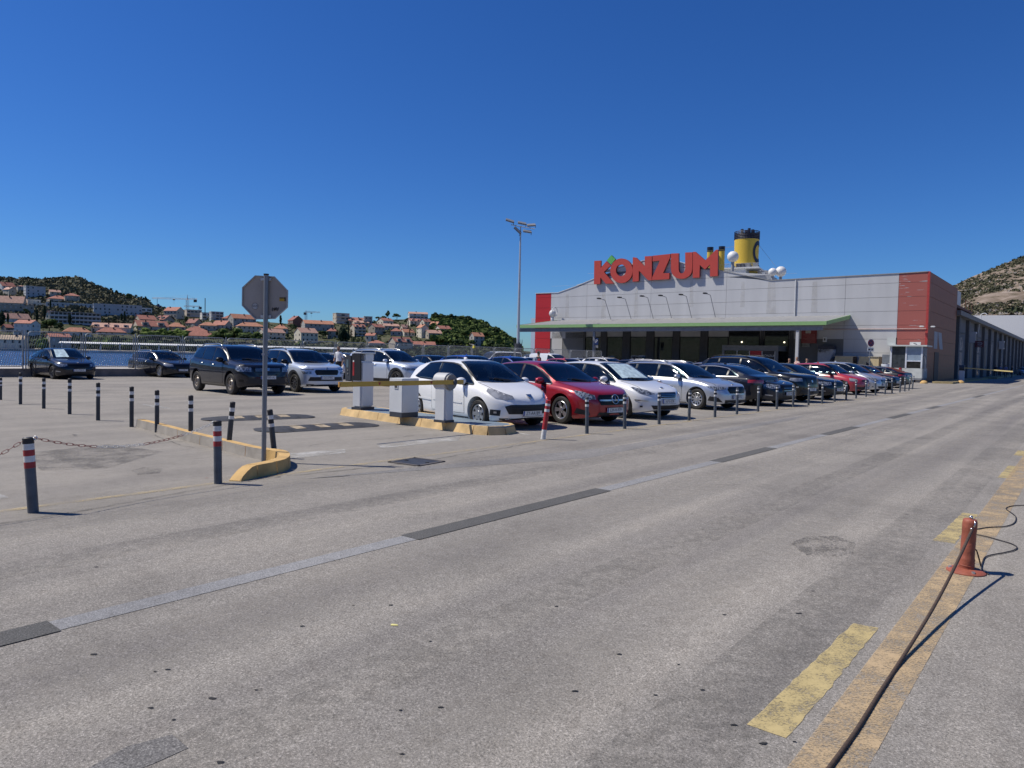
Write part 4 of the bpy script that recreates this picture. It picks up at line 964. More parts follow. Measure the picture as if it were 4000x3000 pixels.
# rows behind
FAR = 'cars parked far back between the front row and the fence'
car(SLB, 'dark blue car tucked behind the white compact suv', (1238, 1480), None, P_navy, 141, group=FAR, plate='DU-118-H')
car(SPAS, 'dark estate car behind the man in the white shirt', (1385, 1466), None, P_black, 125, group=FAR, plate='DU-291-C')
car(S308, 'black hatchback showing only its roof behind the pale silver suv', (1700, 1488), None, P_black, 141, group=FAR, plate='ZG-77-OO')
car(S308, 'bright blue hatchback, left one of the two blue cars', (1855, 1517), None, P_blue, 141, group=FAR, plate='DU-855-D', scale=1.03)
car(SA, 'bright blue hatchback, right one of the two blue cars', (2030, 1503), None, P_blue, 141, group=FAR, plate='DU-456-S', scale=1.04)
car(SBUS, 'white minibus with a yellow roof beacon by the far fence', (1880, 1445), None, P_white, 232, group=FAR, name='minibus', cat='minibus', plate='DU-100-M', side='R')
car(SVAN, 'black van behind the white minibus by the fence', (2020, 1444), None, P_black, 232, group=FAR, name='van', cat='van', plate='DU-711-V')
car(S308, 'white hatchback between the blue cars and the white van', (2080, 1478), None, P_white, 141, group=FAR, plate='DU-366-B')
car(SVAN, 'white panel van behind the person with the backpack', (2185, 1469), None, P_white2, 135, group=FAR, name='van', cat='van', plate='DU-224-K')
car(SCOR, 'bright red hatchback in front of the white panel van', (2235, 1490), None, P_coral, 141, group=FAR, plate='DU-904-P')
car(S207, 'light grey hatchback behind the white sunshade car', (2290, 1482), None, P_lgrey, 141, group=FAR, plate='DU-661-G')
car(SKAM, 'white crossover behind the silver estate car', (2400, 1494), None, P_white, 141, group=FAR, plate='DU-347-E')
car(S308, 'black hatchback with a glinting roof behind the silver estate car', (2530, 1502), None, P_black, 141, group=FAR, plate='DU-118-E')
car(SPAS, 'white estate car far back near the shop windows', (2560, 1474), None, P_white, 141, group=FAR, plate='ZG-8-PP')
car(S207, 'small white hatchback near the shop windows', (2520, 1462), None, P_white2, 141, group=FAR, plate='DU-812-U')
car(SCOR, 'white hatchback behind the grey and black cars', (2700, 1484), None, P_white, 141, group=FAR, plate='DU-540-O')
car(SSED, 'dark grey saloon with a chrome window frame behind the fastback', (2850, 1525), None, P_grey, 141, group=FAR, plate='DU-733-Z')
car(SMPV, 'silver hatchback driving in past the warehouse at the right edge', (3985, 1466), None, P_silver, 205, plate='DU-100-A')
# small loose things on cars
bm = bmesh.new(); cyl(bm, (0, 0, 0), (0, 0, .16), .12, .07, 10)
p = P(1852, 1372, 45.5); bc = empty('roof_beacon', 'small yellow beacon on the roof of the white minibus', 'beacon'); link('beacon_dome', frombm(bm, 'dome'), M('beacon_yellow', (.75, .62, .05), .4), bc, loc=(p.x, p.y, 1.96))
bc.parent = None
# ================================================================== STREET FURNITURE
B_grey = M('bollard_grey', (.075, .09, .11), .5, var=.25, scale=7); B_black = M('bollard_black', (.015, .015, .018), .55, var=.2)
B_white = M('bollard_white', (.66, .66, .64), .55, var=.12, scale=15); B_red = M('bollard_red', (.36, .025, .03), .5, var=.2, scale=12)
BOL = {}
def bollard(px, base, top, style, label, group, tx=0, r=.038, grey=B_grey):
    h = hgt(px, base, top); c = G(px, base); o = empty('bollard', label, 'bollard', c, group=group)
    key = style
    if key not in BOL:
        H = 1.0; rec = []
        def seg(nm, z0, z1, rr, m, cap=False):
            bm = bmesh.new()
            prof = [(rr, z0), (rr, z1)]
            if cap: prof = [(rr, z0), (rr, z1-.012), (rr-.012, z1), (.001, z1+.004)]
            lathe(bm, prof, 20); rec.append((nm, frombm(bm, nm, smooth=True, angle=R_(30)), m))
        if style == 'std':
            seg('post', 0, .735, .036, grey); seg('black_band', .80, .87, .0362, B_black); seg('cap', .925, 1.0, .0366, grey, True)
            seg('reflective_band', .735, .80, .0368, B_white); seg('reflective_band', .87, .925, .0368, B_white)
        elif style == 'dark':
            seg('post', 0, .64, .0375, M('post_dark', (.035, .042, .052), .5, var=.3)); seg('reflective_band', .64, .71, .0385, B_white); seg('black_band', .71, .80, .0378, B_black)
            seg('reflective_band', .80, .88, .0385, B_white); seg('cap', .88, 1.0, .0385, B_black, True)
        elif style == 'chain':
            seg('post', 0, .595, .041, grey); seg('red_band', .595, .675, .042, B_red); seg('reflective_band', .675, .755, .042, B_white); seg('red_band', .755, .835, .042, B_red)
            seg('reflective_band', .835, .915, .042, B_white); seg('cap', .915, 1.0, .0425, B_black, True)
        else:
            seg('post', 0, .25, .040, B_white); seg('red_band', .25, .70, .041, B_red); seg('reflective_band', .70, .77, .0415, B_white)
            seg('red_band', .77, .85, .041, B_red); seg('reflective_band', .85, .91, .0415, B_white); seg('cap', .91, 1.0, .0415, B_red, True)
        BOL[key] = rec
    for nm, me, m in BOL[key]: link(nm, me, m, o)
    o.scale = (r/.038, r/.038, h); ln = tx/ (base-top)
    o.rotation_euler = (0, math.atan(ln-.0185-(px-2000)/FPX*.0385), 0)
    return o, h
RG = 'grey bollards with two white bands along the parked row'
right = [(2292.6, 1694, 1549.5, 0), (2440, 1675, 1540.5, 0), (2574.7, 1657.5, 1532, 0), (2691.4, 1642.8, 1524.8, 4), (2792.6, 1629.7, 1519, 2), (2878.5, 1618, 1514.4, 2), (2960.7, 1608, 1507.6, 3), (3034, 1598.5, 1505, 2), (3097.7, 1589.9, 1499.5, 2), (3158, 1583, 1497.4, 3), (3211, 1576.8, 1494, 3), (3260, 1569.5, 1492, 3), (3305, 1561.4, 1488.7, 2), (3344, 1556.5, 1485.4, 0), (3383, 1549.7, 1482, 0), (3420, 1545, 1478, 0), (3456.6, 1540, 1476, 7), (3484.6, 1537, 1473, 0), (3515, 1533, 1473, 4), (3534, 1528.8, 1472, 2), (3550, 1526, 1470, 7), (3563.7, 1521, 1468, 6)]
where = ['before the red hatchback', 'between the red and the sunshade hatchbacks', 'before the white sunshade hatchback', 'beside the front wheel of the silver estate', 'before the headlamp of the silver estate', 'at the number plate of the silver estate', 'behind the tail of the dark fastback', 'before the dark blue grey saloon', 'left of the big black suv', 'at the grille of the big black suv', 'at the nose of the navy saloon', 'between the navy saloon and red hatchback', 'at the wheel of the small red hatchback', 'at the headlamp of the small red hatchback', 'at the wheel of the silver minivan', 'at the nose of the silver minivan', 'leaning, beside the small black hatchback', 'at the tail of the black fastback', 'first of the cluster left of the kiosk', 'second of the cluster left of the kiosk', 'leaning third of the cluster by the kiosk', 'leaning last one nearest the kiosk']
for (x, b, t, tx), w in zip(right, where): bollard(x, b, t, 'std', 'grey white-banded bollard '+w, RG, tx)
bollard(2121, 1716, 1560, 'rw', 'leaning red and white bollard in front of the white three-door hatchback', None, 21, r=.042)
LG = 'dark bollards with two white bands along the left lane'
left = [(2, 1562, 1475, 0, 'cut off by the left edge of the photo'), (80, 1579.5, 1455.6, 0, 'standing before the navy liftback at far left'), (171, 1596, 1476, 0, 'second from the left, below the front wheel of the navy liftback'), (272, 1618, 1478, 0, 'third in line below the navy liftback number plate'), (383, 1642, 1494, 0, 'alone before bare asphalt left of the estate car'), (514, 1667.6, 1509, 0, 'with peeling bands just left of the kerb start'), (613, 1689, 1523, 0, 'first one touching the yellow kerb'), (745, 1719, 1543, 0, 'at the middle of the yellow kerb')]
for x, b, t, tx, w in left: bollard(x, b, t, 'dark', 'dark bollard '+w, LG, tx)
bollard(892, 1757, 1567, 'dark', 'dark bollard leaning right, just left of the sign pole', LG, 17)
bollard(1074, 1789, 1597, 'dark', 'dark bollard leaning left inside the kerb end right of the sign pole', LG, -21)
b1, h1 = bollard(130, 2002, 1704, 'chain', 'large near bollard with red and white bands holding the chain, lower left', None, -22, r=.0405)
b2, h2 = bollard(852, 1889, 1640, 'chain', 'red and white banded chain bollard left of the sign pole', None, -4, r=.0405)
# chains
M_steel = M('galvanised_steel', (.55, .57, .6), .35, metal=.8, var=.2, scale=30); M_lred = M('chain_red', (.2, .03, .025), .5, var=.3, scale=40); M_lwht = M('chain_white', (.6, .6, .58), .5, var=.2, scale=40)
bm = bmesh.new(); tube(bm, [(.022*math.cos(a)+(.013 if math.cos(a) > 0 else -.013), .012*math.sin(a), 0) for a in [k*math.pi/6 for k in range(12)]], .0026, 5, True)
LINK = {m: None for m in (0, 1)}
lm = frombm(bm, 'link', smooth=True); lm2 = lm.copy()
def chain(p0, p1, sag, label, pattern):
    o = empty('chain', label, 'chain', p0); L = (p1-p0).length*1.03; n = int(L/.055); c = []
    for i in range(n+1):
        t = i/n; p = p0.lerp(p1, t); p.z -= sag*4*t*(1-t); c.append(p)
    for i in range(n):
        a, b = c[i], c[i+1]; m = (a+b)/2-p0; red = pattern((i+.5)/n)
        q = (b-a).to_track_quat('X', 'Z') @ Matrix.Rotation(math.pi/2*(i % 2)+.4, 3, 'X').to_quaternion()
        e = link('chain_link', lm if red else lm2, M_lred if red else M_lwht, o, loc=m); e.rotation_mode = 'QUATERNION'; e.rotation_quaternion = q
    for k in (p0, p1):
        bm = bmesh.new(); tube(bm, [(.016*math.cos(a), 0, .016*math.sin(a)) for a in [k2*math.pi/5 for k2 in range(10)]], .0045, 6, True); link('eye_bolt', frombm(bm, 'eye', smooth=True), M_steel, o, loc=k-p0)
    return o
c1 = P(138, 1711, G(130, 2002).y); c2 = P(834, 1651, G(852, 1889).y)
chain(c1, c2, .16, 'red and white chain hanging between the two banded bollards', lambda t: t < .28 or .55 < t < .8)
e2 = P(84, 1720, c1.y); chain(P(100, 1716, c1.y), P(-330, 1900, 5.6), .05, 'short red chain running out of the picture on the left', lambda t: t < .6)
# ---------------------------------------------------------------- stop sign seen from behind
sb = G(1030, 1806); sg_ = empty('stop_sign', 'octagonal road sign seen from behind on a grey pole with stickers', 'road sign', sb)
SY = sb.y; M_alu = M('sign_back_metal', (.36, .325, .29), .5, metal=.2, var=.16, scale=2.2, bump=.05, bscale=60); M_pole = M('pole_grey', (.19, .21, .235), .45, metal=.3, var=.12)
ptop = P(1040, 1073, SY)-sb
bm = bmesh.new(); tube(bm, [(0, 0, 0), ptop*.5, ptop], .031, 16); link('pole', frombm(bm, 'pole', smooth=True, angle=R_(40)), M_pole, sg_)
bm = bmesh.new(); tube(bm, [ptop-Vector((0, 0, .006)), ptop+Vector((0, 0, .012))], .035, 12); link('pole_cap', frombm(bm, 'cap'), BLK, sg_)
OCT = [(997.6, 1076), (1073.6, 1080), (1126, 1135), (1125, 1201), (1076, 1246), (997.6, 1248), (946, 1194), (947, 1123)]
oc = [P(x, y, SY+.045)-sb for x, y in OCT]
cen = sum(oc, Vector())/8
bm = bmesh.new(); prism(bm, [(p.x, p.z) for p in oc], 0, .003, lambda a, b, h: (a, .045+h, b))
link('sign_plate', frombm(bm, 'plate'), [M_alu], sg_)
bm = bmesh.new(); n = 8
for i in range(8):
    a, b = oc[i], oc[(i+1) % 8]; ai, bi = cen.lerp(a, .955), cen.lerp(b, .955)
    vs_ = [bm.verts.new((q.x, y, q.z)) for y in (.028, .0445) for q in (a, b, bi, ai)]
    for f in ((0, 1, 2, 3), (7, 6, 5, 4), (0, 4, 5, 1), (2, 6, 7, 3)): bm.faces.new([vs_[k] for k in f])
link('folded_rim', frombm(bm, 'rim'), M('sign_rim', (.42, .43, .44), .35, metal=.7), sg_)
bm = bmesh.new(); prism(bm, [(cen.lerp(p, .985).x, cen.lerp(p, .985).z) for p in oc], 0, .002, lambda a, b, h: (a, .0495+h, b)); link('sign_face', frombm(bm, 'face'), M('sign_red', (.45, .02, .02), .4), sg_)
for y in (1090, 1236):
    p = P(1036, y, SY)-sb; bm = bmesh.new(); bx(bm, (p.x, .030, p.z), (.14, .026, .035)); link('clamp', frombm(bm, 'clamp'), M_steel, sg_)
def on_sign(name, px, py, wpx, hpx, m, mesh=None, dz=.0):
    p = P(px, py, SY+.043)-sb; s = SY/FPX
    if mesh is None: bm = bmesh.new(); bx(bm, (0, 0, 0), (wpx*s, .0015, hpx*s)); mesh = frombm(bm, name); return link(name, mesh, m, sg_, loc=(p.x, .0425-dz, p.z))
    return link(name, mesh, m, sg_, loc=(p.x, .0425-dz, p.z), rot=(math.pi/2, 0, 0))
bm = bmesh.new(); bmesh.ops.create_circle(bm, cap_ends=True, segments=24, radius=.042); st = on_sign('round_sticker', 996, 1196, 0, 0, M('sticker_white', (.4, .4, .4), .5), frombm(bm, 'sticker'))
tag(link('sticker_text', text_mesh('SAVS', .034), PTXT, st, (0, 0, .002)))
bm = bmesh.new(); tube(bm, [(.042*math.cos(k*math.pi/12), .042*math.sin(k*math.pi/12), 0) for k in range(24)], .0018, 4, True); link('sticker_ring', frombm(bm, 'ring'), PTXT, st)
y_ = on_sign('yellow_sticker', 1104, 1169, 25, 15, M('sticker_yellow', (.42, .26, .02), .5, var=.2, scale=30))
bm = bmesh.new(); s = SY/FPX
bx(bm, (-.003, -.0015, .0165), (.075, .001, .012)); bx(bm, (.033, -.0015, 0), (.016, .001, .05)); link('sticker_print', frombm(bm, 'print'), PTXT, y_)
bm = bmesh.new(); rnd = random.Random(3); pts = []
for k in range(26): pts.append(((k/25-.5)*.085+rnd.uniform(-.006, .006), 0, (.02 if k % 2 else -.02)+rnd.uniform(-.008, .008)))
tube(bm, pts, .0028, 4); g_ = on_sign('graffiti_tag', 1075, 1208, 0, 0, B_black, frombm(bm, 'tag')); g_.rotation_euler = (0, 0, 0)
p = P(1031, 1384, SY)-sb; bm = bmesh.new(); cyl(bm, (p.x, -.0335, p.z), (p.x, -.031, p.z), .021, seg=16); link('pole_sticker', frombm(bm, 'ps'), M('sticker_white', (.4, .4, .4)), sg_)
# ---------------------------------------------------------------- yellow kerb
M_ky = M('kerb_yellow', (.56, .36, .135), .8, var=.18, scale=5, bump=.35, bscale=45); M_kc = M('kerb_concrete', (.34, .31, .265), .9, var=.18, scale=4, bump=.4, bscale=45)
kb = empty('kerb', 'low concrete kerb with yellow painted top curving round the lane corner', 'kerb', G(1000, 1790)); ko = kb.location.copy()
mid = [G(548, 1668), G(640, 1692), G(745, 1722), G(850, 1749), G(960, 1778), G(1040, 1795)]
nose = [G(1040, 1795), G(1082, 1800), G(1108, 1812), G(1103, 1832), G(1060, 1848), G(985, 1864), G(915, 1880)]
def kerb_piece(pts, h, wd, mats, name, yface):
    bm = bmesh.new(); rings = []
    for i, p in enumerate(pts):
        t = (pts[min(i+1, len(pts)-1)]-pts[max(0, i-1)]).normalized(); n = Vector((-t.y, t.x, 0)); p = p-ko; hh = h[i] if isinstance(h, list) else h
        rings.append([bm.verts.new(q) for q in (p-n*wd*.5, p-n*wd*.42+Vector((0, 0, hh)), p+n*wd*.42+Vector((0, 0, hh)), p+n*wd*.5)])
    for A, B in zip(rings, rings[1:]):
        for k in range(3):
            f = bm.faces.new((A[k], A[k+1], B[k+1], B[k])); f.material_index = 0 if (k == 1 or yface) else 1
    bm.faces.new(rings[0]); bm.faces.new(rings[-1][::-1])
    return link(name, frombm(bm, name), mats, kb)
def chop(path, n):
    sp_ = smoothpath(path, 8); m = len(sp_)-1; out = []
    for k in range(n):
        a, b = k/n*m, (k+1)/n*m; q = []
        for j in range(5):
            t = lerp(a, b, j/4); i = min(int(t), m-1); q.append(sp_[i].lerp(sp_[i+1], t-i))
        d = (q[1]-q[0]).normalized()*.006; q[0] = q[0]+d; q[-1] = q[-1]-(q[-1]-q[-2]).normalized()*.006; out.append(q)
    return out
for q in chop(mid, 6): kerb_piece(q, .15, .15, [M_ky, M_kc], 'kerb_stone', False)
ns = chop(nose, 6)
for i, q in enumerate(ns):
    h = .15
    if i == 5: h = [.15, .14, .10, .05, .01]
    kerb_piece(q, h, .17, [M_ky, M_kc], 'kerb_stone', True)
# ---------------------------------------------------------------- speed cushions
M_rub = M('rubber_black', (.035, .036, .04), .7, var=.35, scale=6, bump=.4, bscale=90); M_ry = M('cushion_yellow', (.36, .29, .19), .7, var=.4, scale=10)
def cushion(c0, c1, wd, label):
    a, b = c0, c1; L = (b-a).length; ax = (b-a).normalized(); o = empty('speed_cushion', label, 'speed bump', (a+b)/2, math.atan2(ax.y, ax.x), 'black rubber speed bumps across the entry lane')
    n = 5; pl = L/n
    def ht(y, x):
        e = clamp((L/2-abs(x))/(.45)); return .055*max(0, math.cos(math.pi/2*clamp(abs(y)/(wd/2))))**.7*min(1, e**.6+.02)+.003
    for k in range(n):
        bm = bmesh.new(); x0 = -L/2+k*pl+.004; x1 = x0+pl-.008; NX, NY = 6, 8; V = []
        for i in range(NX+1):
            x = lerp(x0, x1, i/NX); e = clamp((L/2-abs(x))/.5); w = wd*(1-(1-e)**2.5)**.5 if e < 1 else wd; w = max(w, .02)
            V.append([bm.verts.new((x, lerp(-w/2, w/2, j/NY), ht(lerp(-w/2, w/2, j/NY), x))) for j in range(NY+1)])
        for i in range(NX):
            for j in range(NY): bm.faces.new((V[i][j], V[i+1][j], V[i+1][j+1], V[i][j+1]))
        link('rubber_segment', frombm(bm, 'seg', smooth=True), M_rub, o)
        if k in (1, 2, 3):
            for s in (-1, 1):
                bm = bmesh.new(); xm = (x0+x1)/2+s*.03; y0, y1 = (s*.05, s*wd*.33)
                vs_ = [bm.verts.new((xm+dx, y, ht(y, 0)+.004)) for dx, y in ((-.11, y0), (.11, y0), (.11, y1), (-.11, y1))]
                bm.faces.new(vs_ if s > 0 else vs_[::-1]); link('yellow_pad', frombm(bm, 'pad'), M_ry, o)
cushion(G(785, 1641), G(1225, 1626), 1.0, 'black rubber speed cushion, farther one left behind the sign pole')
cushion(G(1000, 1685), G(1462, 1657), 1.0, 'black rubber speed cushion, nearer one right of the sign pole')
# ---------------------------------------------------------------- barrier island
M_isl = M('island_blue_grey', (.15, .20, .25), .75, var=.2, scale=4); M_isy = M('island_yellow', (.60, .42, .20), .85, var=.25, scale=3, bump=.3, bscale=30)
ila, ilb = G(1333, 1621), G(1849, 1696); ax = (ilb-ila).normalized(); nn = Vector((-ax.y, ax.x, 0)); LI = (ilb-ila).length; WI = 1.0
isl = empty('barrier_island', 'raised concrete island with yellow painted sides and blue grey top', 'traffic island', ila, math.atan2(ax.y, ax.x))
out = [(0, 0), (LI*.33, 0), (LI*.66, 0), (LI, 0), (LI+.28, .12), (LI+.40, .45), (LI+.30, .80), (LI, WI), (LI*.66, WI), (LI*.33, WI), (0, WI), (-.25, WI*.7), (-.25, WI*.25)]
bm = bmesh.new(); prism(bm, [(x+(.03 if x < 0 else 0), lerp(y, WI/2, .05)) for x, y in out], 0.0, .162); link('island_top', frombm(bm, 'top'), M_isl, isl)
for i in range(len(out)):
    a, b = Vector(out[i]), Vector(out[(i+1) % len(out)]); m = max(1, round((b-a).length/.75))
    for k in range(m):
        p, q = a.lerp(b, k/m), a.lerp(b, (k+1)/m); t = (q-p).normalized(); nx = Vector((t.y, -t.x)); p = p+t*.006; q = q-t*.006
        bm = bmesh.new(); P8 = [bm.verts.new(v) for v in ((p.x+nx.x*.04, p.y+nx.y*.04, 0), (q.x+nx.x*.04, q.y+nx.y*.04, 0), (q.x-nx.x*.08, q.y-nx.y*.08, 0), (p.x-nx.x*.08, p.y-nx.y*.08, 0), (p.x-nx.x*.01, p.y-nx.y*.01, .165), (q.x-nx.x*.01, q.y-nx.y*.01, .165), (q.x-nx.x*.08, q.y-nx.y*.08, .165), (p.x-nx.x*.08, p.y-nx.y*.08, .165))]
        for f in ((0, 1, 5, 4), (1, 2, 6, 5), (2, 3, 7, 6), (3, 0, 4, 7), (4, 5, 6, 7)): bm.faces.new([P8[j] for j in f])
        link('kerb_stone', frombm(bm, 'ks'), M_isy, isl)
# machines stand square to the lane (front faces look along -Vd / -Ud)
M_lg = M('machine_grey', (.62, .64, .65), .45, var=.05, scale=3); M_lg2 = M('machine_dark_grey', (.05, .055, .065), .5, var=.15); M_dg = M('machine_black', (.018, .018, .02), .45)
RM = -RA   # local +y = road direction
def rbox(name, c, s, m, par, bev=.015, mesh=None):
    bm = bmesh.new(); bx(bm, c, s)
    if bev: bmesh.ops.bevel(bm, geom=bm.edges[:], offset=bev, segments=2, affect='EDGES')
    return link(name, frombm(bm, name, smooth=True, angle=R_(35)), m, par)
tcx = G(1408, 1600, .165); mt = empty('ticket_machine', 'tall grey parking ticket column with black head and red sticker', 'ticket machine', tcx, RM+R_(6))
rbox('column', (-.02, .10, .60), (.30, .44, 1.10), M_lg, mt, .04); rbox('plinth', (-.02, .10, .03), (.31, .45, .06), M_lg2, mt, .005)
rbox('column_head', (-.02, .10, 1.335), (.34, .50, .035), M_lg, mt, .014); rbox('head_body', (.04, .16, 1.235), (.16, .30, .17), M_lg, mt, .02)
rbox('head_front', (-.02, -.128, 1.0), (.30, .03, .62), M_dg, mt, .008); rbox('head_side', (-.1725, .0, 1.0), (.02, .22, .62), M_lg2, mt, .006)
rbox('red_sticker', (-.10, -.1445, .96), (.05, .004, .32), B_red, mt, 0); rbox('white_sticker', (-.10, -.1465, 1.14), (.04, .004, .04), PLATE, mt, 0)
rbox('display_panel', (-.30, -.10, .97), (.22, .06, .60), M_lg2, mt, .02); rbox('screen', (-.31, -.1325, 1.08), (.07, .006, .19), M('lcd_screen', (.12, .17, .2), .2), mt, 0)
for z in (.92, .84): rbox('button', (-.30, -.134, z), (.03, .01, .03), CHR, mt, 0)
cbx = G(1560, 1628, .165); cb_ = empty('control_cabinet', 'low grey steel control cabinet on the barrier island', 'cabinet', cbx, RM-R_(3))
rbox('cabinet_body', (0, .12, .46), (.42, .46, .72), M_lg, cb_, .008); rbox('plinth', (0, .12, .05), (.41, .45, .10), M_lg2, cb_, .004)
rbox('cabinet_door', (-.215, .12, .46), (.012, .44, .70), M_lg, cb_, .004); rbox('vent', (.02, -.116, .66), (.13, .012, .13), M_lg, cb_, .004); rbox('vent_grille', (.02, -.1235, .66), (.08, .006, .08), M_lg2, cb_, 0)
bm = bmesh.new(); cyl(bm, (-.222, .0, .42), (-.226, .0, .42), .012, seg=10); link('lock', frombm(bm, 'lock'), M_dg, cb_)
bcx = G(1717, 1650, .165); bar = empty('barrier', 'car park barrier post with round grey head and long yellow arm', 'barrier', bcx, RM)
rbox('barrier_post', (0, .12, .42), (.30, .26, .80), M_lg, bar, .03); rbox('plinth', (0, .12, .025), (.31, .27, .05), M_lg2, bar, .004)
aw_base = P(1764, 1474, G(1717, 1650).y-.1); aw_tip = P(1286, 1479, 12.25)
Mi = Matrix.Rotation(-RM, 3, 'Z'); la = Mi @ (aw_base-bcx); lb = Mi @ (aw_tip-bcx)
hz = Mi @ (P(1738, 1480, G(1717, 1650).y-.05)-bcx)
bm = bmesh.new(); cyl(bm, (-.16, .12, hz.z), (.15, .12, hz.z), .175, seg=32); link('barrier_head', frombm(bm, 'head', smooth=True, angle=R_(40)), M('machine_head', (.46, .47, .475), .5, var=.06), bar)
bm = bmesh.new(); cyl(bm, (.15, .12, hz.z), (.20, .12, hz.z), .15, seg=32); link('barrier_head_cap', frombm(bm, 'cap', smooth=True, angle=R_(40)), M('machine_cap', (.2, .205, .21), .5), bar)
bm = bmesh.new(); cyl(bm, (.20, .12, hz.z), (.30, .12, hz.z), .05, seg=16); link('arm_hub', frombm(bm, 'hub'), M_lg2, bar)
ax_ = .265; ay0 = .38; ay1 = -(G(1717, 1650)-aw_tip).length
ay1 = Vector((lb.x-0, lb.y-.12)).length*-1
bm = bmesh.new(); bx(bm, (ax_, (ay0+ay1)/2, hz.z), (.035, ay0-ay1, .085)); bmesh.ops.bevel(bm, geom=bm.edges[:], offset=.008, segments=2, affect='EDGES')
arm = link('barrier_arm', frombm(bm, 'arm', smooth=True, angle=R_(35)), M('barrier_yellow', (.58, .36, .05), .45, var=.06, scale=3), bar)
rbox('arm_end_cap', (ax_, ay1-.008, hz.z), (.04, .02, .09), M('end_cap', (.62, .33, .08), .5), bar, .004)
for f in (.30, .72):
    bm = bmesh.new(); prism(bm, [(-.032, .022), (.032, .022), (0, -.026)], 0, .004, lambda a, b, h: (ax_+.0178+h, lerp(ay0, ay1, f)+a, hz.z+b)); link('red_triangle', frombm(bm, 'tri'), B_red, bar)
    bm = bmesh.new(); prism(bm, [(-.032, .022), (.032, .022), (0, -.026)], 0, .004, lambda a, b, h: (ax_-.0218+h, lerp(ay0, ay1, f)+a, hz.z+b)); link('red_triangle', frombm(bm, 'tri'), B_red, bar)
# ---------------------------------------------------------------- mesh fence along the quay
M_fen = M('fence_galv', (.33, .34, .34), .5, metal=.2, var=.15, scale=5); M_wire = M('fence_wire', (.34, .34, .33), .6, metal=.15, var=.1)
FS = 2.46; FH0, FH1 = .38, 2.18
def fpanel():
    w = FS-.20; z0, z1 = .12, FH1-FH0; r = .16; pts = []
    for cx, cz, a0 in ((w-r, z1-r, 0), (r, z1-r, 90), (r, z0+r*.4, 180), (w-r, z0+r*.4, 270)):
        for k in range(5): a = R_(a0+k*22.5); pts.append((cx+r*math.cos(a), 0, cz+(r if a0 < 180 else r*.4)*math.sin(a)))
    bm = bmesh.new(); tube(bm, pts, .026, 6, True); fr = frombm(bm, 'frame', smooth=True)
    V, F = [], []; sl_ = .42; h = z1-z0; n = int((w+sl_)/.098)
    for i in range(n):   # the slanting wires that read at this angle, and thinner level ones
        x = -sl_+.04+i*.098; a, b = x, x+sl_; za, zb_ = z0, z1
        if a < .03: za = z0+(.03-a)/sl_*h; a = .03
        if b > w-.03: zb_ = z1-(b-(w-.03))/sl_*h; b = w-.03
        if zb_ <= za: continue
        for y in (-.003, .003): V += [(a-.0095, y, za), (a+.0095, y, za), (b+.0095, y, zb_), (b-.0095, y, zb_)]
        k = len(V)-8
        F += [(k, k+1, k+2, k+3), (k+7, k+6, k+5, k+4), (k, k+3, k+7, k+4), (k+1, k+5, k+6, k+2)]
    for i in range(1, 10):
        z = lerp(z0, z1, i/10); k = len(V)
        for y in (.004, .007): V += [(.03, y, z-.0022), (w-.03, y, z-.0022), (w-.03, y, z+.0022), (.03, y, z+.0022)]
        F += [(k, k+1, k+2, k+3), (k+7, k+6, k+5, k+4)]
    me = bpy.data.meshes.new('wire_mesh'); me.from_pydata(V, [], F); return fr, me
FR, WM = fpanel()
bm = bmesh.new(); cyl(bm, (0, 0, -.40), (0, 0, FH1-FH0+.06), .032, seg=10); FPOST = frombm(bm, 'post', smooth=True, angle=R_(40))
bm = bmesh.new(); bx(bm, (0, 0, .9), (.24, .03, .03)); bx(bm, (0, 0, 1.6), (.24, .03, .03)); bx(bm, (0, 0, .25), (.24, .03, .03)); FCL = frombm(bm, 'clips')
fence = empty('mesh_fence', 'tall galvanised mesh fence of round-cornered panels along the quay', 'fence', FP(0, 0, FH0), math.pi/2-FA)
for i in range(-8, 19):
    link('fence_post', FPOST, M_fen, fence, loc=(i*FS, 0, 0)); link('post_bracket', FCL, M_fen, fence, loc=(i*FS, 0, 0))
    if i == -1:
        link('fence_post', FPOST, M_fen, fence, loc=(i*FS+FS-.12, 0, 0))
    link('panel_frame', FR, M_fen, fence, loc=(i*FS+.10, 0, 0)); w_ = link('wire_mesh', WM, M_wire, fence, loc=(i*FS+.10, 0, 0)); w_['kind'] = 'stuff'
# ---------------------------------------------------------------- orange flexible post and its cords
M_or = M('orange_rubber', (.30, .085, .05), .6, var=.22, scale=9, bump=.25, bscale=35)
ob = G(3773, 2236); op = empty('delineator_post', 'worn orange flexible post on a round base at lower right', 'flexible post', ob)
bm = bmesh.new(); lathe(bm, [(.001, 0), (.125, 0), (.125, .012), (.10, .028), (.045, .036), (.001, .036)], 28); link('base_plate', frombm(bm, 'base', smooth=True, angle=R_(35)), M_or, op)
hp = hgt(3775, 2236, 2022)
prof = [(.052, .03), (.049, .05), (.053, .056), (.049, .065), (.053, .075), (.049, .085), (.053, .095), (.048, .11), (.046, .15), (.047, .22), (.046, .225), (.047, .23), (.046, .30), (.047, .305), (.0475, hp-.03), (.044, hp-.008), (.034, hp), (.001, hp)]
bm = bmesh.new(); lathe(bm, prof, 24); o = link('flexible_tube', frombm(bm, 'tube', smooth=True, angle=R_(50)), M_or, op); o.rotation_euler = (0, .035, 0)
bm = bmesh.new(); bmesh.ops.create_icosphere(bm, subdivisions=2, radius=.014, matrix=Matrix.Translation((.012, -.01, hp+.012))); cyl(bm, (.012, -.01, hp-.01), (.012, -.01, hp+.01), .007, seg=8); link('eye_bolt', frombm(bm, 'eye', smooth=True), CHR, op)
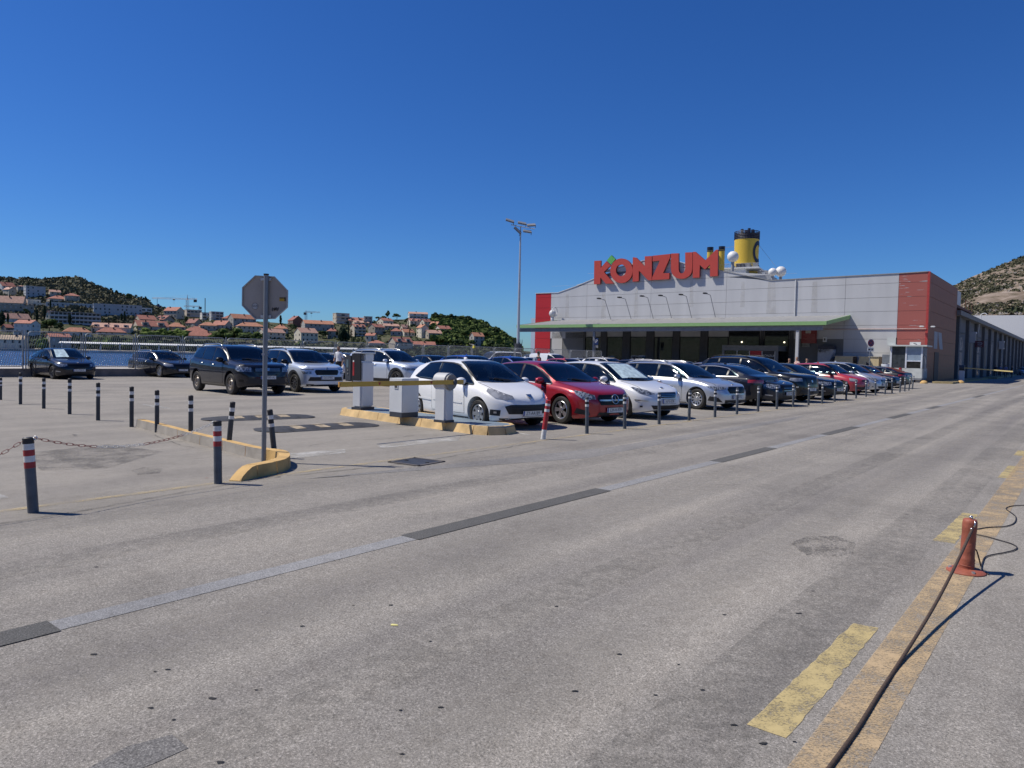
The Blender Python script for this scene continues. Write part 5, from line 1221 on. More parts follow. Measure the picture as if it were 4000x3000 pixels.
bm = bmesh.new(); tube(bm, [(.018, -.02, hp+.005), (.02, -.048, hp-.02), (.008, -.056, hp-.05)], .0055, 6); link('steel_hook', frombm(bm, 'hook', smooth=True), CHR, op)
bm = bmesh.new(); bmesh.ops.create_icosphere(bm, subdivisions=2, radius=.012, matrix=Matrix.Translation((-.006, -.052, hp-.065))); link('eye_bolt', frombm(bm, 'bolt', smooth=True), CHR, op)
for a in (.6, 2.7, 4.6):
    bm = bmesh.new(); cyl(bm, (.10*math.cos(a), .10*math.sin(a), .02), (.10*math.cos(a), .10*math.sin(a), .034), .012, seg=8); link('anchor_bolt', frombm(bm, 'ab'), M_steel, op)
M_cord = M('brown_cord', (.075, .05, .035), .8, var=.3, scale=60); M_cord2 = M('black_cable', (.035, .03, .028), .6)
def cord(name, label, pts, r, m, cat='cord'):
    bm = bmesh.new(); tube(bm, smoothpath(pts, 8), r, 7); o = link(name, frombm(bm, name, smooth=True), m); tag(o, label, cat)
def g2(x, y, z=.012): return G(x, y, z)
t0 = ob+Vector((-.004, -.055, hp-.065))
e1 = G(3505, 2600, .014)
pts = [t0]+[t0.lerp(e1, t)-Vector((0, 0, .05*math.sin(math.pi*t))) for t in (.2, .4, .6, .8)]+[e1, g2(3440, 2700), g2(3340, 2860), g2(3235, 3005), g2(3120, 3170), g2(3000, 3400)]
cord('rope', 'brown rope tied to the orange post and running to the bottom edge', pts, .0095, M_cord, 'rope')
cord('cable', 'thin brown cable winding from the orange post to the right edge', [g2(3786, 2072), g2(3860, 2060), g2(3926, 2056), g2(3962, 2042), g2(3968, 2020), g2(3955, 2006), g2(3934, 1992), g2(3932, 1983), g2(3955, 1976), g2(4010, 1973), g2(4100, 1968)], .0048, M_cord2)
cord('cable', 'thin brown cable looping right of the orange post and back to its base', [g2(3786, 2083), g2(3850, 2095), g2(3905, 2110), g2(3952, 2124), g2(3972, 2137), g2(3962, 2148), g2(3925, 2158), g2(3870, 2168), g2(3846, 2178), g2(3838, 2198), g2(3834, 2214), g2(3838, 2228), g2(3862, 2243)], .0048, M_cord2)
cord('cable', 'short cord hanging down the right side of the orange post', [ob+Vector((.045, -.01, hp-.22)), ob+Vector((.06, -.02, .16)), g2(3832, 2212, .03)], .005, M_cord)
# ================================================================== PEOPLE
SKIN = M('skin', (.42, .24, .16), .6, var=.06); HAIR = M('dark_hair', (.02, .014, .01), .7, var=.3, scale=60)
C_wh = M('white_cotton', (.70, .71, .74), .9, var=.08, scale=10); C_bk = M('black_cloth', (.02, .02, .024), .9); C_bl = M('blue_cotton', (.14, .18, .32), .9, var=.1)
C_pk = M('pink_print', (.50, .20, .18), .9, col2=(.6, .55, .5), scale=40, thr=(.45, .55)); C_nv = M('navy_cloth', (.03, .035, .06), .9)
def person(label, base, face, shirt, pants, sleeve=C_wh, pose=None, h=1.78, hair=HAIR, extra=None):
    """one continuous skinned body, clothed by region; face = heading in degrees (0 = +Y)"""
    pose = pose or {}; o = empty('person', label, 'person', base, -R_(face)); s = h/1.78
    st = pose.get('step', .0); ra = pose.get('ra', (.26, -.02, .82)); la = pose.get('la', (-.26, -.02, .82)); re = pose.get('re', (.25, -.04, 1.12)); le = pose.get('le', (-.25, -.04, 1.12))
    J = [((0, 0, .98), .125), ((0, -.01, 1.12), .12), ((0, 0, 1.28), .135), ((0, 0, 1.42), .11), ((0, .005, 1.50), .055), ((0, .015, 1.57), .058),
         ((.10, 0, .93), .095), ((.10, st*.55, .52), .062), ((.10, st, .10), .045), ((.11, st+.16, .045), .036),
         ((-.10, 0, .93), .095), ((-.10, -st*.35, .52), .062), ((-.10, -st, .10), .045), ((-.11, -st+.16, .045), .036),
         ((.175, 0, 1.42), .062), (re, .043), (ra, .031), ((-.175, 0, 1.42), .062), (le, .043), (la, .031),
         ((0, .02, 1.64), .082), ((0, .01, 1.715), .088), ((0, .005, 1.765), .05)]
    E = [(0, 1), (1, 2), (2, 3), (3, 4), (4, 5), (5, 20), (20, 21), (21, 22), (0, 6), (6, 7), (7, 8), (8, 9), (0, 10), (10, 11), (11, 12), (12, 13), (3, 14), (14, 15), (15, 16), (3, 17), (17, 18), (18, 19)]
    nb = len(J)
    for hand, sd in ((16, 1), (19, -1)):
        hp_ = Vector(J[hand][0]); d = (hp_-Vector(J[hand-1][0])).normalized(); side = Vector((0, 1, 0))
        palm = hp_+d*.055; J.append((tuple(palm), .026)); E.append((hand, len(J)-1)); pi = len(J)-1
        for k in range(4):
            r0 = palm+side*(k-1.5)*.018+d*.03; r1 = r0+d*(.035, .04, .038, .03)[k]+Vector((-sd*.01, 0, 0)); J.append((tuple(r0), .0085)); J.append((tuple(r1), .007)); E += [(pi, len(J)-2), (len(J)-2, len(J)-1)]
        t = hp_+d*.02+side*.03; J.append((tuple(t), .010)); E.append((hand, len(J)-1)); J.append((tuple(t+d*.035+side*.012), .008)); E.append((len(J)-2, len(J)-1))
    me = bpy.data.meshes.new('person_body'); me.from_pydata([Vector(j[0])*s for j in J], E, []); t = bpy.data.objects.new('t', me); COL.objects.link(t)
    md = t.modifiers.new('s', 'SKIN'); sv = me.skin_vertices[0].data
    for i, j in enumerate(J): sv[i].radius = (j[1]*s*(1.25 if i in (1, 2) else 1), j[1]*s*(.85 if i in (0, 1, 2, 3) else 1))
    sv[0].use_root = True; md2 = t.modifiers.new('b', 'SUBSURF'); md2.levels = 2; md2.render_levels = 2
    dg = bpy.context.evaluated_depsgraph_get(); m2 = bpy.data.meshes.new_from_object(t.evaluated_get(dg), depsgraph=dg); bpy.data.objects.remove(t); m2.name = 'body'; m2.shade_smooth()
    m2.materials.clear()
    for m in (SKIN, shirt, pants, hair, C_bk): m2.materials.append(m)
    cut = pose.get('shorts', .14)
    for p in m2.polygons:
        c = p.center/s; k = 0; arm = abs(c.x) > .2 or (c.z < 1.0 and abs(c.x) > .19)
        if c.z > 1.62 and (c.y < -.005 or c.z > 1.735): k = 3
        elif c.z > 1.49: k = 0
        elif arm and c.z < pose.get('sleeve', 1.18): k = 0
        elif arm or c.z > 1.0: k = 1
        elif c.z > cut: k = 2
        elif c.z < .09: k = 4
        p.material_index = k
    link('body', m2, None, o)
    bm = bmesh.new(); bx(bm, (0, .098*s, 1.655*s), (.02, .02, .03)); bmesh.ops.bevel(bm, geom=bm.edges[:], offset=.006, segments=1, affect='EDGES'); link('nose', frombm(bm, 'nose'), SKIN, o)
    if pose.get('glasses'):
        bm = bmesh.new()
        for x in (-.033, .033): bx(bm, (x*s, .093*s, 1.685*s), (.05, .012, .032))
        bx(bm, (0, .06*s, 1.69*s), (.16, .09, .008)); link('sunglasses', frombm(bm, 'sg'), BLKG, o)
    if pose.get('beard'):
        bm = bmesh.new(); bmesh.ops.create_icosphere(bm, subdivisions=2, radius=1, matrix=Matrix.Translation((0, .05*s, 1.60*s)) @ Matrix.Diagonal((.062, .05, .035, 1))); link('beard', frombm(bm, 'beard', smooth=True), hair, o)
    return o
mb = G(1322, 1487)
man = person('man in white T-shirt and dark shorts walking with sunglasses and a carrier bag', mb, 205, C_wh, C_bk, pose=dict(step=.22, ra=(.27, .12, .86), re=(.27, -.02, 1.13), la=(-.27, .05, .83), shorts=.5, glasses=True, beard=True), h=1.84)
bg_ = empty('carrier_bag', 'white plastic carrier bag with red print in the hand of the walking man', 'bag', P(1341, 1455, mb.y-.25))
bm = bmesh.new(); rings = []
for r, z in ((.02, .42), (.05, .36), (.10, .28), (.135, .18), (.14, .08), (.12, .0), (.02, -.02)):
    rings.append([bm.verts.new((r*(1+.12*math.sin(k*2.3+z*20))*math.cos(k*math.pi/8), r*.65*math.sin(k*math.pi/8), z)) for k in range(16)])
for A, B in zip(rings, rings[1:]):
    for k in range(16): bm.faces.new((A[k], A[(k+1) % 16], B[(k+1) % 16], B[k]))
link('bag_body', frombm(bm, 'bag', smooth=True), M('thin_plastic', (.66, .62, .58), .45, var=.12, scale=14), bg_)
bm = bmesh.new(); bx(bm, (-.01, -.097, .12), (.09, .01, .05)); link('bag_print', frombm(bm, 'pr'), B_red, bg_)
pb = G(2100, 1514); pw = person('person in black with a grey backpack seen from behind between the cars', pb, 60, C_bk, C_nv, h=1.80)
rbox('backpack', (0, -.17, 1.26), (.30, .16, .44), M('backpack_grey', (.25, .29, .36), .85, var=.2), empty('backpack', 'grey and white backpack worn by the person in black', 'backpack', pb, -R_(60)), .05)
for (px, base, hh, face, sh, pa, lab) in (
    (3080, 1505, 1.78, 200, C_bk, C_bk, 'dark-dressed person half hidden in the canopy shade left of the others'),
    (3110, 1508, 1.88, 250, C_pk, C_nv, 'person in a pink patterned top bending near the canopy post'),
    (3148, 1506, 1.80, 160, C_nv, C_nv, 'brown-haired person behind the red hatchback by the canopy post')):
    person(lab, G(px, base), face, sh, pa, h=hh)
for (px, base, hh, face, sh, lab) in ((3888, 1474, 1.76, 230, C_nv, 'person in dark clothes, leftmost of the four in the warehouse shade'), (3905, 1474, 1.78, 45, C_bl, 'person in a blue shirt second of the four in the warehouse shade'),
        (3927, 1475, 1.80, 50, M('lilac_cotton', (.26, .27, .42), .9), 'person in a lilac shirt third of the four in the warehouse shade'), (3952, 1476, 1.76, 300, M('brown_cloth', (.08, .04, .03), .9), 'person in brown, rightmost of the four in the warehouse shade')):
    person(lab, G(px, base), face, sh, C_nv, h=hh)
# ================================================================== SUPERMARKET
BC = G(3611, 1492.6)                      # ground corner of the red tower
BM = Matrix(((Vd.x, -Ud.x, 0, BC.x), (Vd.y, -Ud.y, 0, BC.y), (0, 0, 1, 0), (0, 0, 0, 1)))   # local: t along the front, n outward, z up
BI = BM.inverted()
def FC(px, py, n=0.0):
    """pixel -> (t, z) on the plane parallel to the front, n metres before it"""
    d = BI.to_3x3() @ ray(px, py); o = BI @ Vector((0, 0, EYE)); k = (n-o.y)/d.y; p = o+d*k; return p.x, p.z
def SC(px, py, t=0.0):
    """pixel -> (n, z) on the side plane at distance t"""
    d = BI.to_3x3() @ ray(px, py); o = BI @ Vector((0, 0, EYE)); k = (t-o.x)/d.x; p = o+d*k; return p.y, p.z
def bthing(name, label, cat, group=None):
    o = empty(name, label, cat, (0, 0, 0), 0, group); o.matrix_world = BM; o.location = BM.to_translation(); o.rotation_euler = BM.to_euler(); return o
TW = FC(2092, 1200)[0]                    # left end of the front
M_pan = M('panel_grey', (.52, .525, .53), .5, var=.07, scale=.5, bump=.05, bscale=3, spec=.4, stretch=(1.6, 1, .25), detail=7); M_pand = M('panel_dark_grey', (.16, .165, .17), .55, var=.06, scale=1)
M_pr = M('panel_red_faded', (.36, .105, .085), .6, var=.06, scale=1.2); M_prn = M('panel_red', (.46, .02, .025), .45, var=.05)
M_seam = M('seam_dark', (.05, .05, .055), .8); M_trim = M('roof_trim', (.62, .63, .64), .5); M_roofs = M('flat_roof', (.3, .3, .3), .9)
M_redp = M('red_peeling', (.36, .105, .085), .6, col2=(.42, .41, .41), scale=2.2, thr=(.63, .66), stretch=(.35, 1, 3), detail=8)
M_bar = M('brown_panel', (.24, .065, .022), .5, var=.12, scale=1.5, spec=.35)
shop = bthing('supermarket', 'grey panelled supermarket with green edged canopy and faded red corner tower', 'supermarket')
roofpts = [FC(3625, 1060), FC(3500, 1068), FC(3150, 1087), FC(3011, 1095), FC(2813, 1056), FC(2661, 1026), FC(2585, 1004), FC(2510, 1018), FC(2317, 1090), FC(2250, 1118), FC(2180, 1143), FC(2092, 1146)]
RTOP = roofpts[0][1]
rp = sorted(roofpts); rf = lambda t: next((lerp(a[1], b[1], (t-a[0])/(b[0]-a[0]+1e-9)) for a, b in zip(rp, rp[1:]) if t <= b[0]), rp[-1][1])
SD = 17.3
def ext(name, pts, n0, n1, m, par=shop, flip=None):
    """polygon in (t,z) extruded from n0 to n1"""
    bm = bmesh.new(); prism(bm, pts, n0, n1, lambda a, b, h: (a, h, b)); return link(name, frombm(bm, name), m, par)
tt = [p[0] for p in rp]
ext('wall_core', [(0.02, 0), (TW-.02, 0)]+[(t if 0.02 < t < TW else min(max(t, .02), TW-.02), rf(t)-.05) for t in reversed(tt)], -.06, -SD, M_pand)
# roof sheets following the profile
for a, b in zip(rp, rp[1:]):
    bm = bmesh.new(); q = [(a[0], a[1]-.04), (b[0], b[1]-.04), (b[0], b[1]+.03), (a[0], a[1]+.03)]
    prism(bm, q, .06, -SD-.1, lambda x, z, h: (x, h, z)); link('roof', frombm(bm, 'roof'), M_trim if a[0] > FC(3011, 1095)[0] else M_roofs, shop)
# wall panels: rows and bays, each its own piece
ztops = [FC(3611, y)[1] for y in (1060, 1119, 1175, 1229, 1284, 1338, 1392, 1440)]
rows = [0.0]+sorted([z for z in ztops if z > 1.0])
rows = [0, 1.28, 2.55, 3.82, 5.1, 6.38, 7.66, 8.94, 10.3, 11.6, 13.0]
cols = [0.0, FC(3503, 1300)[0], FC(3300, 1200)[0], FC(3108, 1200)[0], FC(2837, 1150)[0], FC(2543, 1150)[0], FC(2292, 1180)[0], FC(2152, 1200)[0], TW]
for ci, (c0, c1) in enumerate(zip(cols, cols[1:])):
    for r0, r1 in zip(rows, rows[1:]):
        bps = [t for t in tt if c0+.05 < t < c1-.05]
        top = [(t, min(r1-.012, rf(t)-.01)) for t in [c1-.012]+sorted(bps, reverse=True)+[c0+.012]]
        if max(z for _, z in top) < r0+.08: continue
        top = [(t, max(z, r0+.02)) for t, z in top]
        if r1 < 4.0 and 2 <= ci <= 6: continue          # shop front under the canopy is built apart
        m = M_redp if ci == 0 else (M_prn if ci == 7 else M_pan)
        ext('wall_panel', [(c0+.012, r0+.012), (c1-.012, r0+.012)]+top, 0, -.055, m)
# tower side, in shade
def side(name, pts, t0, t1, m, par=shop):
    bm = bmesh.new(); prism(bm, pts, t0, t1, lambda a, b, h: (h, a, b)); return link(name, frombm(bm, name), m, par)
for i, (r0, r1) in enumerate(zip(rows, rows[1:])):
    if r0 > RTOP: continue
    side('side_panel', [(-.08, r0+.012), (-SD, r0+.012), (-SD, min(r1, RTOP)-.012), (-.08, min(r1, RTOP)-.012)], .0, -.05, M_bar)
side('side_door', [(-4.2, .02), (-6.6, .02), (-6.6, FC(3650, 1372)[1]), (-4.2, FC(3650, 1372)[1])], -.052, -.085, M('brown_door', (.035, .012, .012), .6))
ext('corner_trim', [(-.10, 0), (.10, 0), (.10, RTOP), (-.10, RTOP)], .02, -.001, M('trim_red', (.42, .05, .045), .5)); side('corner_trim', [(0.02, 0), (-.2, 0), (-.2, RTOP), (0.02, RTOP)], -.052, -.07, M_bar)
# painted logo fragment on the side: two grey strokes
M_ltr = M('letter_grey', (.34, .34, .37), .6)
n0, z0 = SC(3652, 1294, -.1); n1, z1 = SC(3684, 1365, -.1)
Z1, Z0 = z0, z1-.02
side('painted_letter', [(n0, Z0), (lerp(n0, n1, .36), Z0), (lerp(n0, n1, .36), Z1), (n0, Z1)], -.053, -.068, M_ltr)
side('painted_letter', [(lerp(n0, n1, .40), Z1), (lerp(n0, n1, .78), Z1), (n1, Z0), (lerp(n0, n1, .64), Z0), (lerp(n0, n1, .50), lerp(Z0, Z1, .5))], -.053, -.068, M_ltr)
# conduit and corner floodlights
zc = FC(3611, 1284)[1]
bm = bmesh.new(); cyl(bm, (.05, .06, zc), (FC(3215, 1284)[0], .06, zc), .035, seg=8); link('conduit', frombm(bm, 'conduit'), M('conduit_pink', (.5, .36, .34), .6), shop)
for t, n, r in ((.35, .35, -.6), (-.45, -.1, .5)):
    fl = rbox('floodlight', (t, n, zc+.18), (.38, .22, .14), PLATE, shop, .05); fl.rotation_euler = (0, 0, 0)
# KONZUM letters
M_kr = M('sign_letter_red', (.50, .065, .045), .45, var=.04); M_ks = M('letter_side', (.22, .03, .03), .5); M_kg = M('sign_green', (.12, .42, .10), .45)
NL = .36
STAIN = worn_paint('rust_stain', (.36, .30, .20), None, .47, .8, a0=0, a1=.07, wid=.12, sc1=1.5)
def cpx(x, y): return FC(2250+x*.4069, 850+y*.4069, NL)
def letter(pts, m=M_kr, holes=None):
    P2 = [cpx(*p) for p in pts]
    bm = bmesh.new()
    if holes is None:
        prism(bm, P2, NL-.26, NL, lambda a, b, h: (a, h, b))
    else:
        H = [cpx(*p) for p in holes]; n = len(P2); rr = []
        for ring in (P2, H):
            for h in (NL-.26, NL): rr.append([bm.verts.new((a, h, b)) for a, b in ring])
        for i in range(n):
            j = (i+1) % n
            bm.faces.new((rr[0][i], rr[0][j], rr[1][j], rr[1][i])); bm.faces.new((rr[2][i], rr[3][i], rr[3][j], rr[2][j]))
            bm.faces.new((rr[1][i], rr[1][j], rr[3][j], rr[3][i])); bm.faces.new((rr[0][i], rr[2][i], rr[2][j], rr[0][j]))
    bmesh.ops.recalc_face_normals(bm, faces=bm.faces[:]); me = bpy.data.meshes.new('letter')
    for f in bm.faces:
        if abs(f.normal.y) < .5: f.material_index = 1
    bm.to_mesh(me); bm.free(); return me
sign = bthing('shop_sign', 'big red KONZUM letters with a green diamond standing above the shop front', 'shop sign')
def ell(cx, cy, rx, ry, n=36, rot=-.18):
    return [(cx+rx*math.cos(2*math.pi*k/n)*math.cos(rot)-ry*math.sin(2*math.pi*k/n)*math.sin(rot)*.3, cy+ry*math.sin(2*math.pi*k/n)+rx*math.cos(2*math.pi*k/n)*math.sin(rot)*.4) for k in range(n)]
LET = [([(175, 415), (238, 412), (236, 482), (292, 418), (334, 458), (268, 521), (360, 632), (285, 634), (234, 574), (232, 637), (172, 640)], None),
       (ell(436, 510, 109, 118), ell(432, 506, 50, 56)),
       ([(545, 380), (577, 384), (660, 470), (660, 372), (728, 368), (726, 601), (690, 600), (603, 508), (601, 610), (543, 615)], None),
       ([(735, 366), (906, 348), (903, 380), (835, 533), (897, 532), (895, 590), (728, 600), (731, 572), (805, 413), (735, 420)], None),
       ([(912, 345), (985, 342), (985, 495), (990, 520), (1000, 532), (1014, 536), (1030, 530), (1042, 514), (1048, 490), (1048, 335), (1118, 332), (1116, 490), (1108, 530), (1085, 562), (1050, 582), (1010, 588), (970, 582), (938, 560), (918, 530), (910, 490)], None),
       ([(1122, 328), (1146, 328), (1240, 410), (1343, 309), (1363, 307), (1360, 560), (1286, 565), (1286, 450), (1238, 498), (1188, 455), (1185, 575), (1120, 578)], None)]
for p, h in LET: link('letter', letter(p, holes=h), [M_kr, M_ks], sign)
link('green_diamond', letter([(338, 360), (378, 400), (335, 450), (295, 412)]), [M_kg, M('green_side', (.04, .16, .04), .5)], sign)
for x in (205, 432, 575, 690, 790, 1015, 1150, 1320):
    t, z = cpx(x, 545); bm = bmesh.new(); bx(bm, (t, NL-.31, z), (.07, .10, .07)); link('sign_bracket', frombm(bm, 'br'), M_seam, sign)
for px, y0, y1, w in ((2357, 1130, 1245, .35), (2484, 1120, 1240, .25), (3012, 1100, 1225, .5), (2700, 1090, 1200, .25), (2215, 1150, 1240, .3), (3180, 1100, 1220, .3), (2900, 1100, 1200, .25)):
    t, z0 = FC(px, y1); z1 = FC(px, y0)[1]; ext('wall_stain', [(t-w, z0), (t+w, z0), (t+w*.8, z1), (t-w*.6, z1)], .004, .001, STAIN)
# ---------------- canopy
ND = 8.1*.955
tR = FC(3224, 1262, ND)[0]; tL = FC(2021, 1281, ND)[0]; zF = FC(3224, 1256, ND)[1]; zFb = FC(3224, 1268, ND)[1]; zW = FC(3315, 1232)[1]
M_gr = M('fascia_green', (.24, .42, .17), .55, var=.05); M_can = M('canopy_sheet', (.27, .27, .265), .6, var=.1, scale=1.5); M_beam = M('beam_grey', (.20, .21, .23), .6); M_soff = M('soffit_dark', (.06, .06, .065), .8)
can = bthing('canopy', 'long lean-to canopy with pale corrugated sheet roof and green fascia', 'canopy')
nsh = 16; 
for i in range(nsh):      # roof sheets
    a, b = lerp(tR, tL, i/nsh)-.0, lerp(tR, tL, (i+1)/nsh); bm = bmesh.new(); m = 10; V = []
    for k in range(m+1):
        t = lerp(a, b-.01 if b > a else b+.01, k/m); z = .025*(k % 2)
        V.append((bm.verts.new((t, .0, zW+z)), bm.verts.new((t, ND-.05, zF+z))))
    for A, B in zip(V, V[1:]): bm.faces.new((A[0], A[1], B[1], B[0]))
    link('roof_sheet', frombm(bm, 'sheet'), M_can, can)
bm = bmesh.new(); bx(bm, ((tR+tL)/2, ND, (zF+zFb)/2), (abs(tL-tR), .10, zF-zFb+.06)); link('fascia', frombm(bm, 'fascia'), M_gr, can)
for tq in (tR, tL):
    bm = bmesh.new(); s = 1 if tq == tL else -1
    prism(bm, [(0.0, zW-.34), (ND+.05, zFb-.03), (ND+.05, zF+.03), (0.0, zW+.03)], 0, .1*s, lambda a, b, h: (tq+h+.001*s, a, b)); link('fascia', frombm(bm, 'fascia'), M_gr, can)
bm = bmesh.new(); bx(bm, ((tR+tL)/2, ND-.25, zFb-.27), (abs(tL-tR)-.5, .22, .42)); link('beam', frombm(bm, 'beam'), M_beam, can)
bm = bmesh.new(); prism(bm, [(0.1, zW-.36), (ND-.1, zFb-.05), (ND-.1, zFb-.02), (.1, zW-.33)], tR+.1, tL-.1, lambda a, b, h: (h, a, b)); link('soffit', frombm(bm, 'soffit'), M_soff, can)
for px in (3116, 2322):
    t = FC(px, 1300, ND-.3)[0]; bm = bmesh.new(); bx(bm, (t, ND-.3, (zFb-.45)/2), (.24, .24, zFb-.45)); link('column', frombm(bm, 'col'), M_beam if px != 3116 else M_pan, can)
# lamp brackets above the canopy
for i, (xb, yb, xe, ye, xt, yt) in enumerate([(333, 980, 255, 792, 180, 788), (527, 972, 447, 782, 374, 779), (740, 968, 655, 770, 582, 765), (915, 963, 827, 765, 755, 753), (1108, 960, 1020, 757, 942, 746), (1336, 955, 1245, 745, 1170, 735)]):
    cv = lambda x, y: (2250+x*.4069, 850+y*.4069)
    tb, zb_ = FC(*cv(xb, yb), .15); te, ze = FC(*cv(xe, ye), 1.5); t2, z2 = FC(*cv(xt, yt), 2.7)
    te = tb+.05; t2 = tb+.05; ze = FC(*cv(xe, ye), 1.5)[1]; z2 = ze+.08
    nth = ['leftmost', 'second', 'third', 'fourth', 'fifth', 'rightmost'][i]
    o = bthing('sign_lamp', f'thin bent lamp arm lighting the big letters, {nth} of the six from the left', 'lamp', 'six lamp arms below the big letters')
    bm = bmesh.new(); tube(bm, [(tb, .1, zb_), (te, 1.45, ze), (t2, 2.55, z2)], .035, 6); link('arm', frombm(bm, 'arm'), M_beam, o)
    bm = bmesh.new(); bx(bm, (t2, 2.75, z2+.0), (.3, .5, .14)); link('lamp_head', frombm(bm, 'head'), BLK, o)
# siren / white globe on the canopy's left
t, z = FC(2158, 1225, .9); gl = bthing('roof_siren', 'white globe-shaped vent on the canopy roof beside the red strip', 'vent')
bm = bmesh.new(); bmesh.ops.create_icosphere(bm, subdivisions=3, radius=.42, matrix=Matrix.Translation((t, .9, z)) @ Matrix.Diagonal((1, 1, 1.1, 1))); link('globe', frombm(bm, 'globe', smooth=True), M('globe_white', (.6, .6, .6), .4), gl)
bm = bmesh.new(); cyl(bm, (t, .9, z-1.3), (t, .9, z-.3), .20, seg=12); link('vent_stem', frombm(bm, 'stem', smooth=True), M_trim, gl)
bm = bmesh.new(); tube(bm, [(t-.35, .9+.55*math.cos(a), z+.2+.55*math.sin(a)) for a in [k*math.pi/8 for k in range(16)]], .05, 6, True); link('ring', frombm(bm, 'ring', smooth=True), M_trim, gl)
# downpipe
t = FC(3108, 1150)[0]; bm = bmesh.new(); cyl(bm, (t, .08, zW), (t, .08, rf(t)-.1), .05, seg=8); link('downpipe', frombm(bm, 'dp'), M_trim, shop)
# ---------------- shop front under the canopy
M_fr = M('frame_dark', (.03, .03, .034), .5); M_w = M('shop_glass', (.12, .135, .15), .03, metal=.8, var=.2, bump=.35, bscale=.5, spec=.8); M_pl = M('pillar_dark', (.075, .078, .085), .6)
ztop = 3.78; T = lambda px: FC(px, 1380)[0]
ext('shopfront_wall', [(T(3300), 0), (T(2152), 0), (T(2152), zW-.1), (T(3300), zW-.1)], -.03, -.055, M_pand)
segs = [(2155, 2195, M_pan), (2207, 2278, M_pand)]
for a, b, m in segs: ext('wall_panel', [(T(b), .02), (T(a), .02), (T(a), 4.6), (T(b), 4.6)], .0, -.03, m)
wins = [(2289, 2345), (2374, 2430), (2465, 2522), (2558, 2625), (2658, 2733), (2768, 2841)]
for a, b in wins:
    f = ext('window', [(T(b)-.1, .3), (T(a)+.1, .3), (T(a)+.1, 4.05), (T(b)-.1, 4.05)], .03, -.02, M_fr)
    ext('pane', [(T(b), 1.45), (T(a), 1.45), (T(a), 3.95), (T(b), 3.95)], .05, .032, M_w, f); ext('pane', [(T(b), .4), (T(a), .4), (T(a), 1.36), (T(b), 1.36)], .05, .032, M_w, f)
for a, b in ((2280, 2287), (2347, 2371), (2433, 2462), (2525, 2555), (2628, 2655), (2736, 2765), (2970, 2982), (3083, 3098)):
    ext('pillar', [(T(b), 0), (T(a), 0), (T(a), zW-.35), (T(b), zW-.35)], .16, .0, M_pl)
for a, b in ((2844, 2966), (2984, 3080)):
    f = ext('window', [(T(b), 0), (T(a), 0), (T(a), 4.7), (T(b), 4.7)], .03, -.02, M_fr); ext('pane', [(T(b)+.08, .1), (T(a)-.08, .1), (T(a)-.08, 4.6), (T(b)+.08, 4.6)], .05, .032, M_w, f)
    for z in (2.9, 3.5, 4.1):
        ext('glazing_bar', [(T(b)+.1, z), (T(a)-.1, z), (T(a)-.1, z+.035), (T(b)+.1, z+.035)], .06, .05, M_pl, f)
for px, py in ((2898, 1336), (3064, 1337)):
    t, z = FC(px, py, .1); bm = bmesh.new(); bmesh.ops.create_icosphere(bm, subdivisions=1, radius=.085, matrix=Matrix.Translation((t, .14, z))); link('ceiling_lamp', frombm(bm, 'lamp'), M('lit_lamp', (1, .88, .62), emit=3), shop)
# entrance porch
pn = 2.4; a, b = FC(2820, 1380, pn)[0], FC(3038, 1380, pn)[0]; zt_, zb_ = FC(2900, 1349, pn)[1], FC(2900, 1369, pn)[1]
porch = bthing('entrance_porch', 'grey boxed entrance porch with glass doors and a red door leaf', 'porch')
ext('porch_lintel', [(b, zb_), (a, zb_), (a, zt_), (b, zt_)], pn, 0.1, M_beam, porch)
for t in (a-.12, b+.12): ext('porch_post', [(t-.12, 0), (t+.12, 0), (t+.12, zb_), (t-.12, zb_)], pn, pn-.2, M_beam, porch)
for i in range(4):
    t0, t1 = lerp(a-.3, b+.3, i/4), lerp(a-.3, b+.3, (i+1)/4); ext('door_leaf', [(t1+.05, .05), (t0-.05, .05), (t0-.05, zb_-.02), (t1+.05, zb_-.02)], pn-.1, pn-.15, (M_w, M_w, M_prn, M_fr)[i], porch)
    ext('door_post', [(t1-.04, .05), (t1+.04, .05), (t1+.04, zb_-.02), (t1-.04, zb_-.02)], pn-.06, pn-.16, M_pan, porch)
def wtext(txt, px, py, n, size, m, par, sx=1.0, name='lettering'):
    t, z = FC(px, py, n); me = text_mesh(txt, size, .004, sx=sx).copy(); o = link(name, me, m, par, loc=(t, n+.012, z), rot=(math.pi/2, 0, math.pi)); return o
wtext('KONZUM', 3004, 1390, pn-.08, .30, PLATE, porch)
# posters and notices right of the entrance
pst = bthing('notice_board', 'dark red notice poster with small white print right of the entrance', 'poster')
t0, z0 = FC(3129, 1341, .2); t1, z1 = FC(3191, 1288, .2); M_pd = M('poster_red', (.25, .035, .035), .5)
ext('poster', [(t1, z0), (t0, z0), (t0, z1), (t1, z1)], .2, .14, M_pd, pst)
ext('poster_logo', [(t1+.55, z1-.35), (t1+1.05, z1-.35), (t1+1.05, z1-.07), (t1+.55, z1-.07)], .212, .2, M('logo_pale', (.45, .42, .36), .5), pst)
for i in range(7): ext('print_line', [(t1+.15, lerp(z1-.5, z0+.1, i/6)), (t0-.15-.2*(i % 3), lerp(z1-.5, z0+.1, i/6)), (t0-.15-.2*(i % 3), lerp(z1-.5, z0+.1, i/6)+.03), (t1+.15, lerp(z1-.5, z0+.1, i/6)+.03)], .208, .2, M('print_pink', (.45, .2, .18), .5), pst)
t0, z0 = FC(3133, 1355, .2); t1, z1 = FC(3163, 1341.5, .2); nb_ = bthing('notice_plate', 'small pale NAPLATA PARKINGA notice under the red poster', 'notice')
